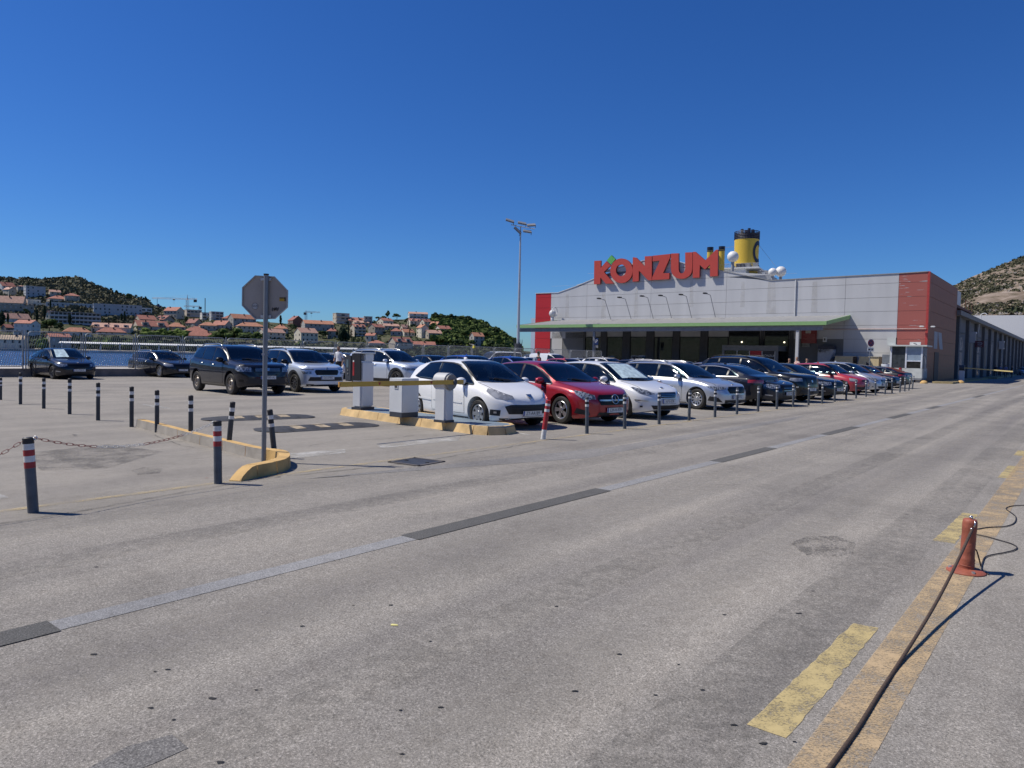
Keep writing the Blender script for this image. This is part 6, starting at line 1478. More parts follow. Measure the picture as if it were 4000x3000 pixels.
ext('plate', [(t1, z0), (t0, z0), (t0, z1), (t1, z1)], .2, .17, M('notice_pale', (.42, .42, .40), .5), nb_)
wtext('NAPLATA', 3148, 1345.5, .2, .19, PTXT, nb_); wtext('PARKINGA', 3148, 1351, .2, .17, PTXT, nb_)
# P sign on the canopy column
t, z = FC(2330, 1334, ND-.1); psn = bthing('parking_sign', 'dark blue parking P sign on the left canopy column', 'sign')
ext('sign_plate', [(t-.22, z-.36), (t+.22, z-.36), (t+.22, z+.36), (t-.22, z+.36)], ND-.08, ND-.12, M('sign_navy', (.01, .025, .10), .4), psn); wtext('P', 2330, 1334, ND-.08, .52, PLATE, psn)
ext('sign_plate', [(t-.22, z-.68), (t+.22, z-.68), (t+.22, z-.42), (t-.22, z-.42)], ND-.08, ND-.12, M('sign_grey', (.2, .2, .2), .5), psn)
# cash machine
am = bthing('cash_machine', 'white bank cash machine booth with Raiffeisen BANK lettering against the wall', 'cash machine')
t0, z0 = FC(3193, 1410, 1.0); t1, z1 = FC(3257, 1350, 1.0); AW = t0-t1
ext('booth', [(t1+.30, 0), (t0, 0), (t0, z1-.35), (t1+.05, z1-.35), (t1+.05, z1-.75), (t1+.30, z1-1.4)], 1.0, .06, M('booth_white', (.44, .45, .48), .5), am)
ext('booth_header', [(t1, z1-.32), (t0+.02, z1-.32), (t0+.02, z1), (t1, z1)], 1.05, .06, M('booth_dark', (.03, .035, .06), .4), am)
ext('cash_screen', [(t1+.75, .9), (t0-.25, .9), (t0-.25, 1.45), (t1+.75, 1.45)], 1.01, .99, M_fr, am)
wtext('Raiffeisen', 3222, 1366.5, 1.0, .26, PTXT, am, .85); wtext('BANK', 3215, 1373.5, 1.0, .25, PTXT, am, .9)
t, z = FC(3198, 1369.5, 1.01)
bm = bmesh.new(); bx(bm, (0, 0, 0), (.05, .02, .34)); bx(bm, (0, 0, .02), (.30, .02, .05)); bx(bm, (0, 0, -.09), (.30, .02, .05)); o = link('bank_mark', frombm(bm, 'mark'), PTXT, am, loc=(t-.05, 1.012, z)); o.rotation_euler = (0, R_(40), 0)
# wall boxes and round mark
t, z = FC(3222, 1326, .1); bxs = bthing('wall_box', 'small white wall box with a black mark above the cash machine', 'box'); ext('box_body', [(t-.17, z-.25), (t+.17, z-.25), (t+.17, z+.25), (t-.17, z+.25)], .14, 0, PLATE, bxs); ext('box_mark', [(t-.06, z-.1), (t+.06, z-.1), (t+.06, z+.1), (t-.06, z+.1)], .15, .14, PTXT, bxs)
# beige trolley shelters
M_be = M('beige_sheet', (.62, .50, .30), .6, var=.06); M_bet = M('beige_trim', (.55, .50, .40), .6)
for a, b, lab in ((3247, 3330, 'long beige trolley shelter lying in the canopy shadow'), (3340, 3432, 'sunlit beige trolley shelter with black arrow left of the kiosk')):
    o = bthing('trolley_shelter', lab, 'shelter'); nn_ = 1.7; t0, t1 = FC(a, 1420, nn_)[0], FC(b, 1420, nn_)[0]; z = 2.15
    ext('shelter_front', [(t1, .12), (t0, .12), (t0-.35, z), (t1, z)], nn_, nn_-.06, M_be, o); ext('shelter_roof', [(t1-.05, z), (t0-.2, z), (t0-.2, z+.05), (t1-.05, z+.05)], nn_+.06, .1, M_bet, o)
    ext('shelter_end', [(t1, .1), (t1+.06, .1), (t1+.06, z), (t1, z)], nn_-.07, .1, M('shelter_brown', (.2, .15, .11), .7, var=.3, scale=6), o)
    tc_ = lerp(t1, t0, .55 if a < 3300 else .45); ext('arrow', [(tc_-.2, 1.45), (tc_+.15, 1.7), (tc_+.15, 1.2)], nn_+.008, nn_, M_fr, o)
# kiosk
kn = 2.9; kd = 2.3; k0, k1 = FC(3477, 1420, kn)[0], FC(3602, 1420, kn)[0]; kz = FC(3540, 1353, kn)[1]
kio = bthing('kiosk', 'small white guard kiosk with big windows and flat roof before the red tower', 'kiosk')
M_kw = M('kiosk_white', (.56, .59, .57), .6, var=.10, scale=2); M_kf = M('kiosk_frame', (.62, .66, .72), .4)
ext('kiosk_roof', [(k1-.35, kz), (k0+.25, kz), (k0+.25, kz+.12), (k1-.35, kz+.12)], kn+.25, kn-kd-.2, M_kw, kio)
ext('kiosk_base', [(k1, .22), (k0, .22), (k0, .36), (k1, .36)], kn+.02, kn-kd, M_beam, kio)
tm = FC(3538, 1420, kn)[0]
ext('wall_panel', [(k1, .37), (tm, .37), (tm, 1.22), (k1, 1.22)], kn, kn-.06, M_kw, kio); ext('wall_panel', [(tm, .37), (k0, .37), (k0, 1.22), (tm, 1.22)], kn-.02, kn-.08, M_kw, kio)
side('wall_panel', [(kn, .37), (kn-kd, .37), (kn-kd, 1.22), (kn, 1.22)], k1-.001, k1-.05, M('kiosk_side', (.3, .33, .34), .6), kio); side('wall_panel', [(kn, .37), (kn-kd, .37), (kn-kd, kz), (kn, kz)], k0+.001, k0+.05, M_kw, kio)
ext('kiosk_inside', [(k1+.1, .4), (k0-.1, .4), (k0-.1, kz), (k1+.1, kz)], kn-kd+.06, kn-kd, M('kiosk_inner', (.12, .13, .14), .8), kio)
for t in (k1+.05, tm, k0-.05): ext('window_post', [(t-.06, 1.22), (t+.06, 1.22), (t+.06, kz), (t-.06, kz)], kn+.01, kn-.09, M_kf, kio)
ext('window', [(tm+.06, 1.25), (k0-.11, 1.25), (k0-.11, kz), (tm+.06, kz)], kn-.03, kn-.045, M('kiosk_glass', (.05, .06, .07), .08, var=.3), kio)
ext('window', [(k1+.11, 1.9), (tm-.06, 1.9), (tm-.06, kz), (k1+.11, kz)], kn-.03, kn-.045, M('kiosk_blind', (.28, .36, .45), .25, var=.1), kio)
ext('window', [(k1+.11, 1.25), (tm-.06, 1.25), (tm-.06, 1.80), (k1+.11, 1.80)], kn-.03, kn-.045, M('kiosk_glass_low', (.03, .03, .03), .1, var=.5), kio)
ext('window_bar', [(k1+.11, 1.80), (tm-.06, 1.80), (tm-.06, 1.9), (k1+.11, 1.9)], kn, kn-.05, M_kf, kio)
side('window', [(kn-.1, 1.25), (kn-kd+.2, 1.25), (kn-kd+.2, kz-.05), (kn-.1, kz-.05)], k1-.0, k1-.02, M('kiosk_glass_side', (.03, .04, .05), .1), kio)
for t in (k1+.3, k0-.3):
    for n in (kn-.3, kn-kd+.3): bm = bmesh.new(); bx(bm, (t, n, .11), (.35, .35, .22)); link('foot', frombm(bm, 'foot'), M_kc, kio)
bm = bmesh.new(); tube(bm, smoothpath([(k1-.06, kn-.6, 2.3), (k1-.12, kn-.7, 1.9), (k1-.10, kn-.75, 1.4), (k1-.16, kn-.5, 1.0)], 5), .03, 6); link('hose', frombm(bm, 'hose', smooth=True), PLATE, kio)
bs = bthing('roof_board', 'small white board with a black arrow on the kiosk roof', 'sign'); t, z = FC(3575, 1346, kn); ext('board', [(t-.42, kz+.14), (t+.42, kz+.14), (t+.42, kz+.38), (t-.42, kz+.38)], kn, kn-.05, PLATE, bs); ext('board_mark', [(t-.15, kz+.20), (t+.12, kz+.30), (t+.15, kz+.26), (t-.1, kz+.16)], kn+.01, kn, PTXT, bs)
ac = bthing('air_conditioner', 'white air conditioner box on the kiosk roof left end', 'air conditioner'); t, z = FC(3486, 1335, kn-.3)
ext('casing', [(t-.28, kz+.13), (t+.42, kz+.13), (t+.42, kz+.78), (t-.28, kz+.78)], kn-.2, kn-.65, M_kw, ac); side('fan_grille', [(kn-.22, kz+.2), (kn-.62, kz+.2), (kn-.62, kz+.74), (kn-.22, kz+.74)], t-.281, t-.30, M_fr, ac)
bn = bthing('litter_bin', 'pale round litter bin between shelter and kiosk', 'bin'); t, _ = FC(3462, 1430, 2.6); bm = bmesh.new(); cyl(bm, (t, 2.6, 0), (t, 2.6, 1.55), .38, .42, 18); link('bin_body', frombm(bm, 'bin', smooth=True, angle=R_(40)), M_kf, bn); bm = bmesh.new(); bx(bm, (t, 2.6, 2.0), (.62, .5, .75)); link('bin_hood', frombm(bm, 'hood'), M('bin_glass', (.2, .22, .24), .3), bn)
ext_ = bthing('extinguisher', 'red fire extinguisher standing left of the kiosk counter', 'extinguisher'); t, _ = FC(3517, 1440, kn+.4); bm = bmesh.new(); cyl(bm, (t, kn+.4, .5), (t, kn+.4, 1.25), .12, seg=14); cyl(bm, (t, kn+.4, 0), (t, kn+.4, .5), .03, seg=8); link('bottle', frombm(bm, 'b'), B_red, ext_)
# no stopping sign
sp = P(3400, 1340, 54.0); ns_ = empty('no_stopping_sign', 'round blue no-stopping sign with red rim and tow-away plate on a pole', 'road sign', (sp.x, sp.y, 0), 0.25)
bm = bmesh.new(); cyl(bm, (0, 0, 0), (0, 0, sp.z+.2), .035, seg=10); link('pole', frombm(bm, 'pole'), M_pole, ns_)
for r, y, m in ((.30, -.045, PLATE), (.265, -.055, B_red), (.215, -.062, M('sign_navy', (.01, .025, .10), .4))):
    bm = bmesh.new(); cyl(bm, (0, y, sp.z), (0, y-.008, sp.z), r, seg=28); link('sign_disc', frombm(bm, 'disc'), m, ns_)
for a in (45, -45):
    bm = bmesh.new(); bx(bm, (0, 0, 0), (.42, .006, .045)); o = link('sign_cross', frombm(bm, 'x'), B_red, ns_, loc=(0, -.075, sp.z)); o.rotation_euler = (0, R_(a), 0)
bm = bmesh.new(); bx(bm, (0, -.05, sp.z-.48), (.52, .02, .30)); link('tow_plate', frombm(bm, 'tp'), PLATE, ns_)
bm = bmesh.new(); bx(bm, (-.12, -.065, sp.z-.49), (.18, .01, .12)); bx(bm, (.13, -.065, sp.z-.46), (.16, .01, .06)); bx(bm, (.13, -.065, sp.z-.53), (.10, .01, .05)); link('tow_symbol', frombm(bm, 'ts'), PTXT, ns_)
# ================================================================== WAREHOUSE along the road
wh = bthing('warehouse', 'long low grey warehouse in shade behind the red tower', 'warehouse'); WZ = 7.0; WL = 150
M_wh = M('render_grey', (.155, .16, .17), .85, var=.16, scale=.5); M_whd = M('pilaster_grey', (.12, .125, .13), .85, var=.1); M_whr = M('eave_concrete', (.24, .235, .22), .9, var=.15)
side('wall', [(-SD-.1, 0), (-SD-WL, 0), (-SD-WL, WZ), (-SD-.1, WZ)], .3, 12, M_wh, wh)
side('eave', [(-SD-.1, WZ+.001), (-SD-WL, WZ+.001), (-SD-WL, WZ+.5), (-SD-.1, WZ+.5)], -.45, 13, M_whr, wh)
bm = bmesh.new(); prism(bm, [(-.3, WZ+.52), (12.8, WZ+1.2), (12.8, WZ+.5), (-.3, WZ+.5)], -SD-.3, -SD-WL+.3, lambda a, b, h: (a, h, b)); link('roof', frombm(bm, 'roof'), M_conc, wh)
for i in range(18):
    n = -SD-2.6-i*8.2*1.0; side('pilaster', [(n, 0), (n-.9, 0), (n-.9, WZ), (n, WZ)], .299, -.05, M_whd, wh)
    if i % 2 == 0:
        f = side('window', [(n-2.6, .2), (n-5.6, .2), (n-5.6, 4.9), (n-2.6, 4.9)], .299, .24, M_whd, wh); m = M('warehouse_glass', (.06, .065, .07), .15, var=.6, scale=.9)
        for k in range(4): side('pane', [(n-2.7-k*.72, .3), (n-3.3-k*.72, .3), (n-3.3-k*.72, 3.1), (n-2.7-k*.72, 3.1)], .235, .22, m, f)
        side('pane', [(n-2.7, 3.3), (n-5.5, 3.3), (n-5.5, 4.8), (n-2.7, 4.8)], .235, .22, m, f)
    else:
        side('wall_panel', [(n-1.4, .1), (n-3.6, .1), (n-3.6, 3.2), (n-1.4, 3.2)], .299, .25, M('door_blue_grey', (.17, .19, .23), .7, var=.1), wh)
        side('window', [(n-4.4, 1.6), (n-6.4, 1.6), (n-6.4, 4.4), (n-4.4, 4.4)], .299, .26, M_fr, wh)
    side('wall_band', [(n-1, 5.3), (n-7.2, 5.3), (n-7.2, 5.45), (n-1, 5.45)], .299, .22, M_whd, wh)
for n, lab in ((-SD-13, 'air conditioner hanging on the warehouse wall beside the dark red sign'), (-SD-50, 'air conditioner hanging farther along the warehouse wall')):
    o = bthing('air_conditioner', lab, 'air conditioner'); side('casing', [(n, 4.4), (n-1.3, 4.4), (n-1.3, 5.7), (n, 5.7)], .2, -.5, M_pan, o); side('fan_grille', [(n-.2, 4.6), (n-1.1, 4.6), (n-1.1, 5.5), (n-.2, 5.5)], -.501, -.52, M_fr, o)
ns, zs_ = SC(3826, 1344, -1.2); hs_ = bthing('hanging_sign', 'dark red hanging sign with a pale oval mark on the warehouse wall', 'sign')
ext('sign_box', [(-.75, zs_-.38), (-1.65, zs_-.38), (-1.65, zs_+.38), (-.75, zs_+.38)], ns, ns-.2, M('sign_dark_red', (.10, .02, .03), .5), hs_)
bm = bmesh.new(); tube(bm, [(-1.2+.26*math.cos(a), ns+.02, zs_+.06+.15*math.sin(a)) for a in [k*math.pi/8 for k in range(2, 15)]], .035, 5); tube(bm, [(-1.2+.3*c, ns+.02, zs_+.06+.1*c) for c in (-.7, 0, .9)], .025, 5); bx(bm, (-1.2, ns+.02, zs_-.24), (.5, .02, .05)); link('sign_mark', frombm(bm, 'mk'), M('mark_grey', (.4, .38, .4), .6), hs_)
wtext('', 3826, 1355, 0, .1, PLATE, hs_) if False else None
# rooftop unit on its rusty stand
ru = bthing('rooftop_unit', 'white rooftop ventilation unit on a rusty steel platform behind the tower', 'ventilation unit'); M_rust = M('rusty_steel', (.16, .07, .045), .8, var=.3, scale=3)
n0 = -SD-.3; n1 = SC(3752, 1200, .2)[0]; n2 = SC(3793, 1200, .2)[0]; uz = SC(3760, 1204, .2)[1]; ut = SC(3738, 1133, .2)[1]
ext('platform', [(3.2, uz-.25), (0, uz-.25), (0, uz), (3.2, uz)], n0, n2, M_rust, ru)
for t, n in ((.25, n1), (.25, n2+.3), (3, n1), (3, n2+.3)): bm = bmesh.new(); bx(bm, (t, n, (WZ+.5+uz-.25)/2), (.26, .26, uz-.75-WZ)); link('leg', frombm(bm, 'leg'), M_rust, ru)
ext('unit_casing', [(2.6, uz+.002), (.2, uz+.002), (.2, ut), (2.6, ut)], n0, n1, M_pan, ru); side('fan_grille', [(n0-.05, uz+.2), (n0-1.2, uz+.2), (n0-1.2, ut-.1), (n0-.05, ut-.1)], 0.199, .16, M_fr, ru)
bm = bmesh.new(); tube(bm, [(.1, n1-.3, uz+1.0), (.1, n2, uz+1.0)], .035, 5)
for k in range(4): n = lerp(n1-.3, n2, k/3); tube(bm, [(.1, n, uz), (.1, n, uz+1.0)], .03, 5)
link('railing', frombm(bm, 'rail'), M_rust, ru)
wl = bthing('wall_lamp', 'small lamp on a gooseneck over the warehouse eave', 'lamp'); bm = bmesh.new(); n = -SD-20; tube(bm, smoothpath([(.1, n, WZ-2), (-.2, n, WZ+.6), (-.25, n, WZ+1.2), (-.7, n, WZ+1.35), (-.9, n, WZ+1.1)], 5), .06, 6); link('gooseneck', frombm(bm, 'g', smooth=True), M_trim, wl)
# far grey roofed hall
hall = empty('distant_hall', 'wide pale grey metal roof of a hall behind the warehouse', 'hall', P(4200, 1400, 230))
ho = hall.location; bm = bmesh.new(); bx(bm, (30, 25, 6.5-ho.z), (95, 50, 13)); link('wall', frombm(bm, 'w'), M_pan, hall)
bm = bmesh.new(); prism(bm, [(-22, 13.0-ho.z+.02), (82, 13.0-ho.z+.02), (82, 16.5-ho.z), (-13, 16.5-ho.z)], -.5, 50, lambda a, b, h: (a, h, b)); link('roof', frombm(bm, 'r'), M('hall_roof', (.33, .34, .36), .6, var=.05), hall)
# right-hand barrier and kerbs
rb_ = G(3755, 1494, 0); rbar = empty('barrier', 'far car park barrier with a long yellow arm in front of the warehouse', 'barrier', rb_, RM)
rbox('barrier_post', (0, 0, .62), (.42, .34, 1.2), M_lg, rbar, .03); bm = bmesh.new(); cyl(bm, (-.2, 0, 1.32), (.22, 0, 1.32), .28, seg=24); link('barrier_head', frombm(bm, 'h', smooth=True, angle=R_(40)), M_lg2, rbar)
tipw = P(3957, 1451.5, 62); arml = (Mi @ (tipw-rb_)); bm = bmesh.new(); bx(bm, (0, 0, 0), (1, .04, .1)); a_ = Vector((.1, -.05, 1.35)); d_ = Vector((arml.x, arml.y, arml.z)) - a_
o = link('barrier_arm', frombm(bm, 'arm'), M('barrier_yellow_pale', (.6, .50, .22), .5), rbar, loc=a_+d_/2); o.rotation_mode = 'QUATERNION'; o.rotation_quaternion = d_.to_track_quat('X', 'Z'); o.scale = (d_.length, 1, 1)
for (a, b, lab) in (((3722, 1500), (3860, 1482), 'low kerb island with worn yellow edge under the far barrier'), ((3895, 1480), (3972, 1466), 'second low kerb island farther along the warehouse')):
    p, q = G(*a), G(*b); d = (q-p).normalized(); n_ = Vector((-d.y, d.x, 0)); o = empty('kerb_island', lab, 'traffic island', p); bm = bmesh.new()
    pts = [Vector((0, 0, 0)), q-p, q-p+n_*1.5, n_*1.5]; prism(bm, [(v.x, v.y) for v in pts], 0, .16); link('kerb_body', frombm(bm, 'k'), M('kerb_worn_yellow', (.30, .24, .12), .8, var=.3), o)
for x, y, lab in ((3753, 1497, 'round yellow wheel stop below the far barrier post'), (3609, 1498, 'small yellow concrete stop at the foot of the tower')):
    o = empty('wheel_stop', lab, 'wheel stop', G(x, y)); bm = bmesh.new(); bmesh.ops.create_icosphere(bm, subdivisions=2, radius=.3, matrix=Matrix.Diagonal((1, 1, .9, 1))); link('stop_body', frombm(bm, 's', smooth=True), M_ky, o)
# ================================================================== CRUISE SHIP behind the shop
SYp = 250.0; c0 = P(2915, 1100, SYp); ship = empty('cruise_ship', 'white cruise ship upper works with tall yellow funnel behind the shop', 'ship', (c0.x, c0.y, 0), R_(-28)); SM = Matrix.Translation(ship.location) @ Matrix.Rotation(R_(-28), 4, 'Z'); SI = SM.inverted()
def sp_(px, py, Y=SYp): return SI @ P(px, py, Y)
M_yf = M('funnel_yellow', (.62, .42, .045), .45, var=.06); M_nv = M('funnel_navy', (.012, .016, .04), .5); M_sw = M('ship_white', (.72, .72, .70), .5, var=.06); M_sg = M('ship_grey', (.3, .31, .33), .6)
f0, f1, f2 = sp_(2915, 1040).z, sp_(2915, 938).z, sp_(2915, 906).z; fx = sp_(2915, 1000).x; fr = 93/2/FPX*SYp
bm = bmesh.new(); lathe(bm, [(fr*.93, f0-3), (fr, f1)], 40); bmesh.ops.translate(bm, verts=bm.verts[:], vec=(0, 0, 0)); fun = link('funnel', frombm(bm, 'funnel', smooth=True), M_yf, ship, loc=(fx, 0, 0))
bm = bmesh.new(); lathe(bm, [(fr*.95, f1), (fr*.95, f2-.8), (.01, f2-.8)], 40)
for k in range(6): z = lerp(f1+.15, f2-.1, k/5); tube(bm, [(fr*math.cos(a), fr*math.sin(a), z) for a in [q*math.pi/16 for q in range(32)]], .14, 5, True)
for k in range(24): a = k*math.pi/12; tube(bm, [(fr*math.cos(a), fr*math.sin(a), f1), (fr*math.cos(a), fr*math.sin(a), f2)], .09, 4)
for x, y, h in ((-1.6, -.5, 1.0), (.6, .3, 1.3), (2.0, -.8, .6), (-.4, 1.2, .7)): cyl(bm, (x, y, f2-1), (x, y, f2+h), .5, seg=10)
link('funnel_cage', frombm(bm, 'cage'), M_nv, fun)
bm = bmesh.new(); pts = []; zc_ = sp_(2955, 990).z
for k in range(22):   # the big letter C wrapped on the funnel
    a = R_(50+k*260/21); pts.append((a, 1.0))
V = []; Rr = 3.9; az0 = R_(-16)
for a, _ in pts:
    for rr in (Rr*.62, Rr): th = az0+(math.cos(a)*rr*.62)/fr; z = zc_+math.sin(a)*rr; V.append(bm.verts.new(((fr*1.012)*math.cos(th), (fr*1.012)*math.sin(th), z)))
for i in range(len(pts)-1): bm.faces.new((V[2*i], V[2*i+1], V[2*i+3], V[2*i+2]))
link('funnel_letter', frombm(bm, 'C'), M_nv, fun)
for x, y0, y1 in ((2772, 1040, 966), (2817, 1048, 963)):
    a = sp_(x, y0+10, SYp-12); b = sp_(x, y1, SYp-12); r = 11/FPX*SYp
    bm = bmesh.new(); cyl(bm, (a.x, a.y, a.z-2), (a.x, a.y, b.z-.9), r, seg=16); ex = link('exhaust_pipe', frombm(bm, 'pipe', smooth=True, angle=R_(40)), M_yf, ship)
    bm = bmesh.new()
    for k in range(4): cyl(bm, (a.x, a.y, b.z-1.5+k*.42), (a.x, a.y, b.z-1.25+k*.42), r*1.08, seg=16)
    link('exhaust_cap', frombm(bm, 'cap'), M_nv, ex)
for x, y, r in ((2863, 1003, 20), (3018, 1063, 15), (3050, 1061, 19)):
    c = sp_(x, y, SYp-18); rr = r/FPX*SYp; bm = bmesh.new(); bmesh.ops.create_icosphere(bm, subdivisions=3, radius=rr, matrix=Matrix.Translation(c)); d_ = link('radome', frombm(bm, 'radome', smooth=True), M_sw, ship)
    bm = bmesh.new(); cyl(bm, (c.x, c.y, c.z-rr*2.6), (c.x, c.y, c.z-rr*.8), rr*.28, seg=8); link('radome_stand', frombm(bm, 'st'), M_sg, d_)
dk = sp_(2900, 1060).z; L0 = sp_(2700, 1060).x; L1 = sp_(3140, 1060).x
for nm, x0, x1, y0, y1, z0, z1, m in (('hull', -75, 80, -16, 16, -1.6, 16, M_sw), ('deck_house', L0-20, L1+6, -13, 13, 16.002, dk-5, M_sw), ('deck_house', L0+6, sp_(2935, 1060).x, -10, 11, dk-5, dk-.2, M_sw), ('deck_house', sp_(2935, 1060).x+.02, L1-8, -9.5, 10, dk-5, dk-2.4, M_sg), ('top_deck', L0+8, sp_(2990, 1060).x, -10.5, 11.5, dk-.198, dk+.25, M_sw)):
    bm = bmesh.new(); bx(bm, ((x0+x1)/2, (y0+y1)/2, (z0+z1)/2), (x1-x0, y1-y0, z1-z0)); link(nm, frombm(bm, nm), m, ship)
bm = bmesh.new()
for k in range(40): x = lerp(L0+8, L1-9, k/39); z = dk+.25 if x < sp_(2990, 1060).x else dk-2.4; cyl(bm, (x, -10.3, z), (x, -10.3, z+1.3), .06, seg=4)
tube(bm, [(L0+8, -10.3, dk+1.5), (sp_(2990, 1060).x, -10.3, dk+1.5)], .07, 4); tube(bm, [(sp_(2990, 1060).x, -10.3, dk-1.1), (L1-9, -10.3, dk-1.1)], .07, 4); o = link('deck_railing', frombm(bm, 'rail'), M_sg, ship); o['kind'] = 'stuff'
rnd = random.Random(5)
for k in range(16):
    x = rnd.uniform(sp_(2880, 1060).x, L1-9); s = rnd.uniform(.5, 1.4); z = dk-2.4 if x > sp_(2990, 1060).x else dk+.25
    bm = bmesh.new(); bx(bm, (x, rnd.uniform(-9.4, -7), z+s/2), (s*1.2, s, s)); link('deck_equipment', frombm(bm, 'eq'), rnd.choice([M_sw, M_sg, M_nv]), ship)
bm = bmesh.new(); a = sp_(2935, 985); cyl(bm, (fx+fr, 0, f1-2), (sp_(3046, 1045).x, -2, sp_(3046, 1055).z), .04, seg=4); cyl(bm, (fx-fr, 0, f1-2), (sp_(2820, 978).x, -8, sp_(2820, 975).z), .04, seg=4); link('stay_wire', frombm(bm, 'wire'), M_sg, ship)
# ================================================================== TALL FLOODLIGHT MAST
MY = 78.0; mb_ = P(2022, 1420, MY); mast = empty('floodlight_mast', 'tall grey mast with a cluster of floodlights left of the shop', 'lamp post', (mb_.x, mb_.y, 0)); top = P(2030, 905, MY).z
M_ms = M('mast_grey', (.48, .50, .52), .45, metal=.3, var=.06)
bm = bmesh.new(); cyl(bm, (0, 0, 0), (0, 0, top), .20, .085, 16); link('pole', frombm(bm, 'pole', smooth=True, angle=R_(40)), M_ms, mast)
gz = P(2020, 1360, MY).z
bm = bmesh.new(); cyl(bm, (0, 0, gz-.6), (0, 0, gz+.5), .42, seg=12, cap=False)
for k in range(12): a = k*math.pi/6; cyl(bm, (.42*math.cos(a), .42*math.sin(a), gz), (.5*math.cos(a), .5*math.sin(a), gz+.95), .03, .01, 4)
link('anti_climb_collar', frombm(bm, 'col'), M_pl, mast)
bm = bmesh.new(); tube(bm, [(-1.1, 0, top+.72), (1.6, -.2, top+.3)], .05, 6); tube(bm, [(0, 0, top-.1), (0, 0, top+.55)], .07, 6); link('cross_arm', frombm(bm, 'arm'), M_ms, mast)
mast.scale = (.95, .95, 1)
for x, y, z, r in ((-1.25, 0, 1.15, .25), (.15, .2, .95, .15), (-.35, -.3, .1, .7), (.75, -.3, .0, .1), (1.2, .1, .75, -.1)):
    bm = bmesh.new(); bx(bm, (0, 0, 0), (.95, .5, .16)); o = link('floodlight', frombm(bm, 'fl'), M_beam, mast, loc=(x, y, top+z)); o.rotation_euler = (.5, r, .1)
    bm = bmesh.new(); bx(bm, (0, -.02, -.085), (.85, .42, .01)); link('lamp_glass', frombm(bm, 'gl'), M_kf, o)
    bm = bmesh.new(); tube(bm, [(.5, 0, 0), (.5, .05, -.35)], .03, 4); link('lamp_bracket', frombm(bm, 'b'), M_fr, o)
# ================================================================== HILLSIDE ACROSS THE BAY
def interp(tab, x):
    if x <= tab[0][0]: return tab[0][1]
    for a, b in zip(tab, tab[1:]):
        if x <= b[0]: return lerp(a[1], b[1], (x-a[0])/(b[0]-a[0]))
    return tab[-1][1]
HZ = lambda x: 1347.5+.022*x
SKY = [(-1400, 1120), (-700, 1075), (-300, 1070), (-100, 1085), (0, 1088), (15, 1084), (100, 1092), (180, 1092), (240, 1088), (262, 1084), (310, 1085), (350, 1105), (400, 1126), (450, 1145), (500, 1158), (550, 1170), (600, 1192), (640, 1208), (700, 1222), (800, 1245), (1000, 1258), (1150, 1264), (1300, 1262), (1400, 1262), (1480, 1250), (1600, 1246), (1700, 1244), (1800, 1250), (1860, 1262), (1920, 1290), (1970, 1318), (2005, 1345), (2030, 1372), (2060, 1378), (2140, 1380), (2400, 1382)]
D0 = lambda x: 395+.045*max(x, 0); D1 = lambda x: D0(x)+ (430 if x < 400 else lerp(430, 260, clamp((x-400)/500)) if x < 900 else lerp(260, 120, clamp((x-1800)/300)))
def hill_e(x, q):
    """pixels above the horizon for column x and fraction q from shore to ridge"""
    E = HZ(x)-interp(SKY, x); base = -14.0 if x < 1990 else -8
    if x < 620:
        k = clamp((620-x)/200); qq = q; mid_ = lerp(.55, .38, k)   # built slope first, steeper scrub hill behind
        return lerp(base, E, qq**lerp(.8, 1.0, k))
    return lerp(base, E, q**.85)
def hill_pt(x, q):
    Y = lerp(D0(x), D1(x), q); p = P(x, HZ(x)-hill_e(x, q), Y); return p
def hill_at(px, py):
    lo_, hi_ = 0.0, 1.0; e = HZ(px)-py
    if hill_e(px, 1) <= e: return hill_pt(px, .97)
    for _ in range(30):
        m = (lo_+hi_)/2
        if hill_e(px, m) < e: lo_ = m
        else: hi_ = m
    return hill_pt(px, lo_)
def scrub_mat(name, cols, scale=.06, rock=None, rt=.6):
    m, t = _new(name); N = t.nodes; L = t.links; out = N.new('ShaderNodeOutputMaterial'); b = N.new('ShaderNodeBsdfPrincipled'); L.new(b.outputs[0], out.inputs[0])
    tc = N.new('ShaderNodeTexCoord'); n1 = N.new('ShaderNodeTexNoise'); n1.inputs['Scale'].default_value = scale; n1.inputs['Detail'].default_value = 8; n1.inputs['Roughness'].default_value = .7; L.new(tc.outputs['Object'], n1.inputs[0])
    r = N.new('ShaderNodeValToRGB'); L.new(n1.outputs[0], r.inputs[0]); e = r.color_ramp.elements
    e[0].position = .3; e[0].color = (*cols[0], 1); e[1].position = .72; e[1].color = (*cols[-1], 1)
    for i, c in enumerate(cols[1:-1]): x = e.new(.3+.42*(i+1)/(len(cols)-1)); x.color = (*c, 1)
    L.new(r.outputs[0], b.inputs['Base Color']); b.inputs['Roughness'].default_value = 1; b.inputs['Specular IOR Level'].default_value = .1
    bp = N.new('ShaderNodeBump'); bp.inputs['Strength'].default_value = 1; bp.inputs['Distance'].default_value = 3; L.new(n1.outputs[0], bp.inputs['Height']); L.new(bp.outputs[0], b.inputs['Normal']); return m
M_hill = scrub_mat('hillside_ground', [(.045, .06, .03), (.075, .085, .045), (.11, .105, .065), (.19, .165, .12)], .07)
bm = bmesh.new(); NX, NY = 130, 30; V = []
for i in range(NX+1):
    x = lerp(-1400, 2400, i/NX); col = []
    for j in range(NY+1):
        p = hill_pt(x, j/NY); p.z += noise.noise(Vector((p.x*.03, p.y*.03, 1)))*2.2*(1 if 0 < j else 0)
        col.append(bm.verts.new(p))
    p = hill_pt(x, 1); col.append(bm.verts.new((p.x*1.2, p.y*1.2, p.z*.5-5)))
    p0 = hill_pt(x, 0); col.insert(0, bm.verts.new((p0.x*.995, p0.y*.995, -3))); V.append(col)
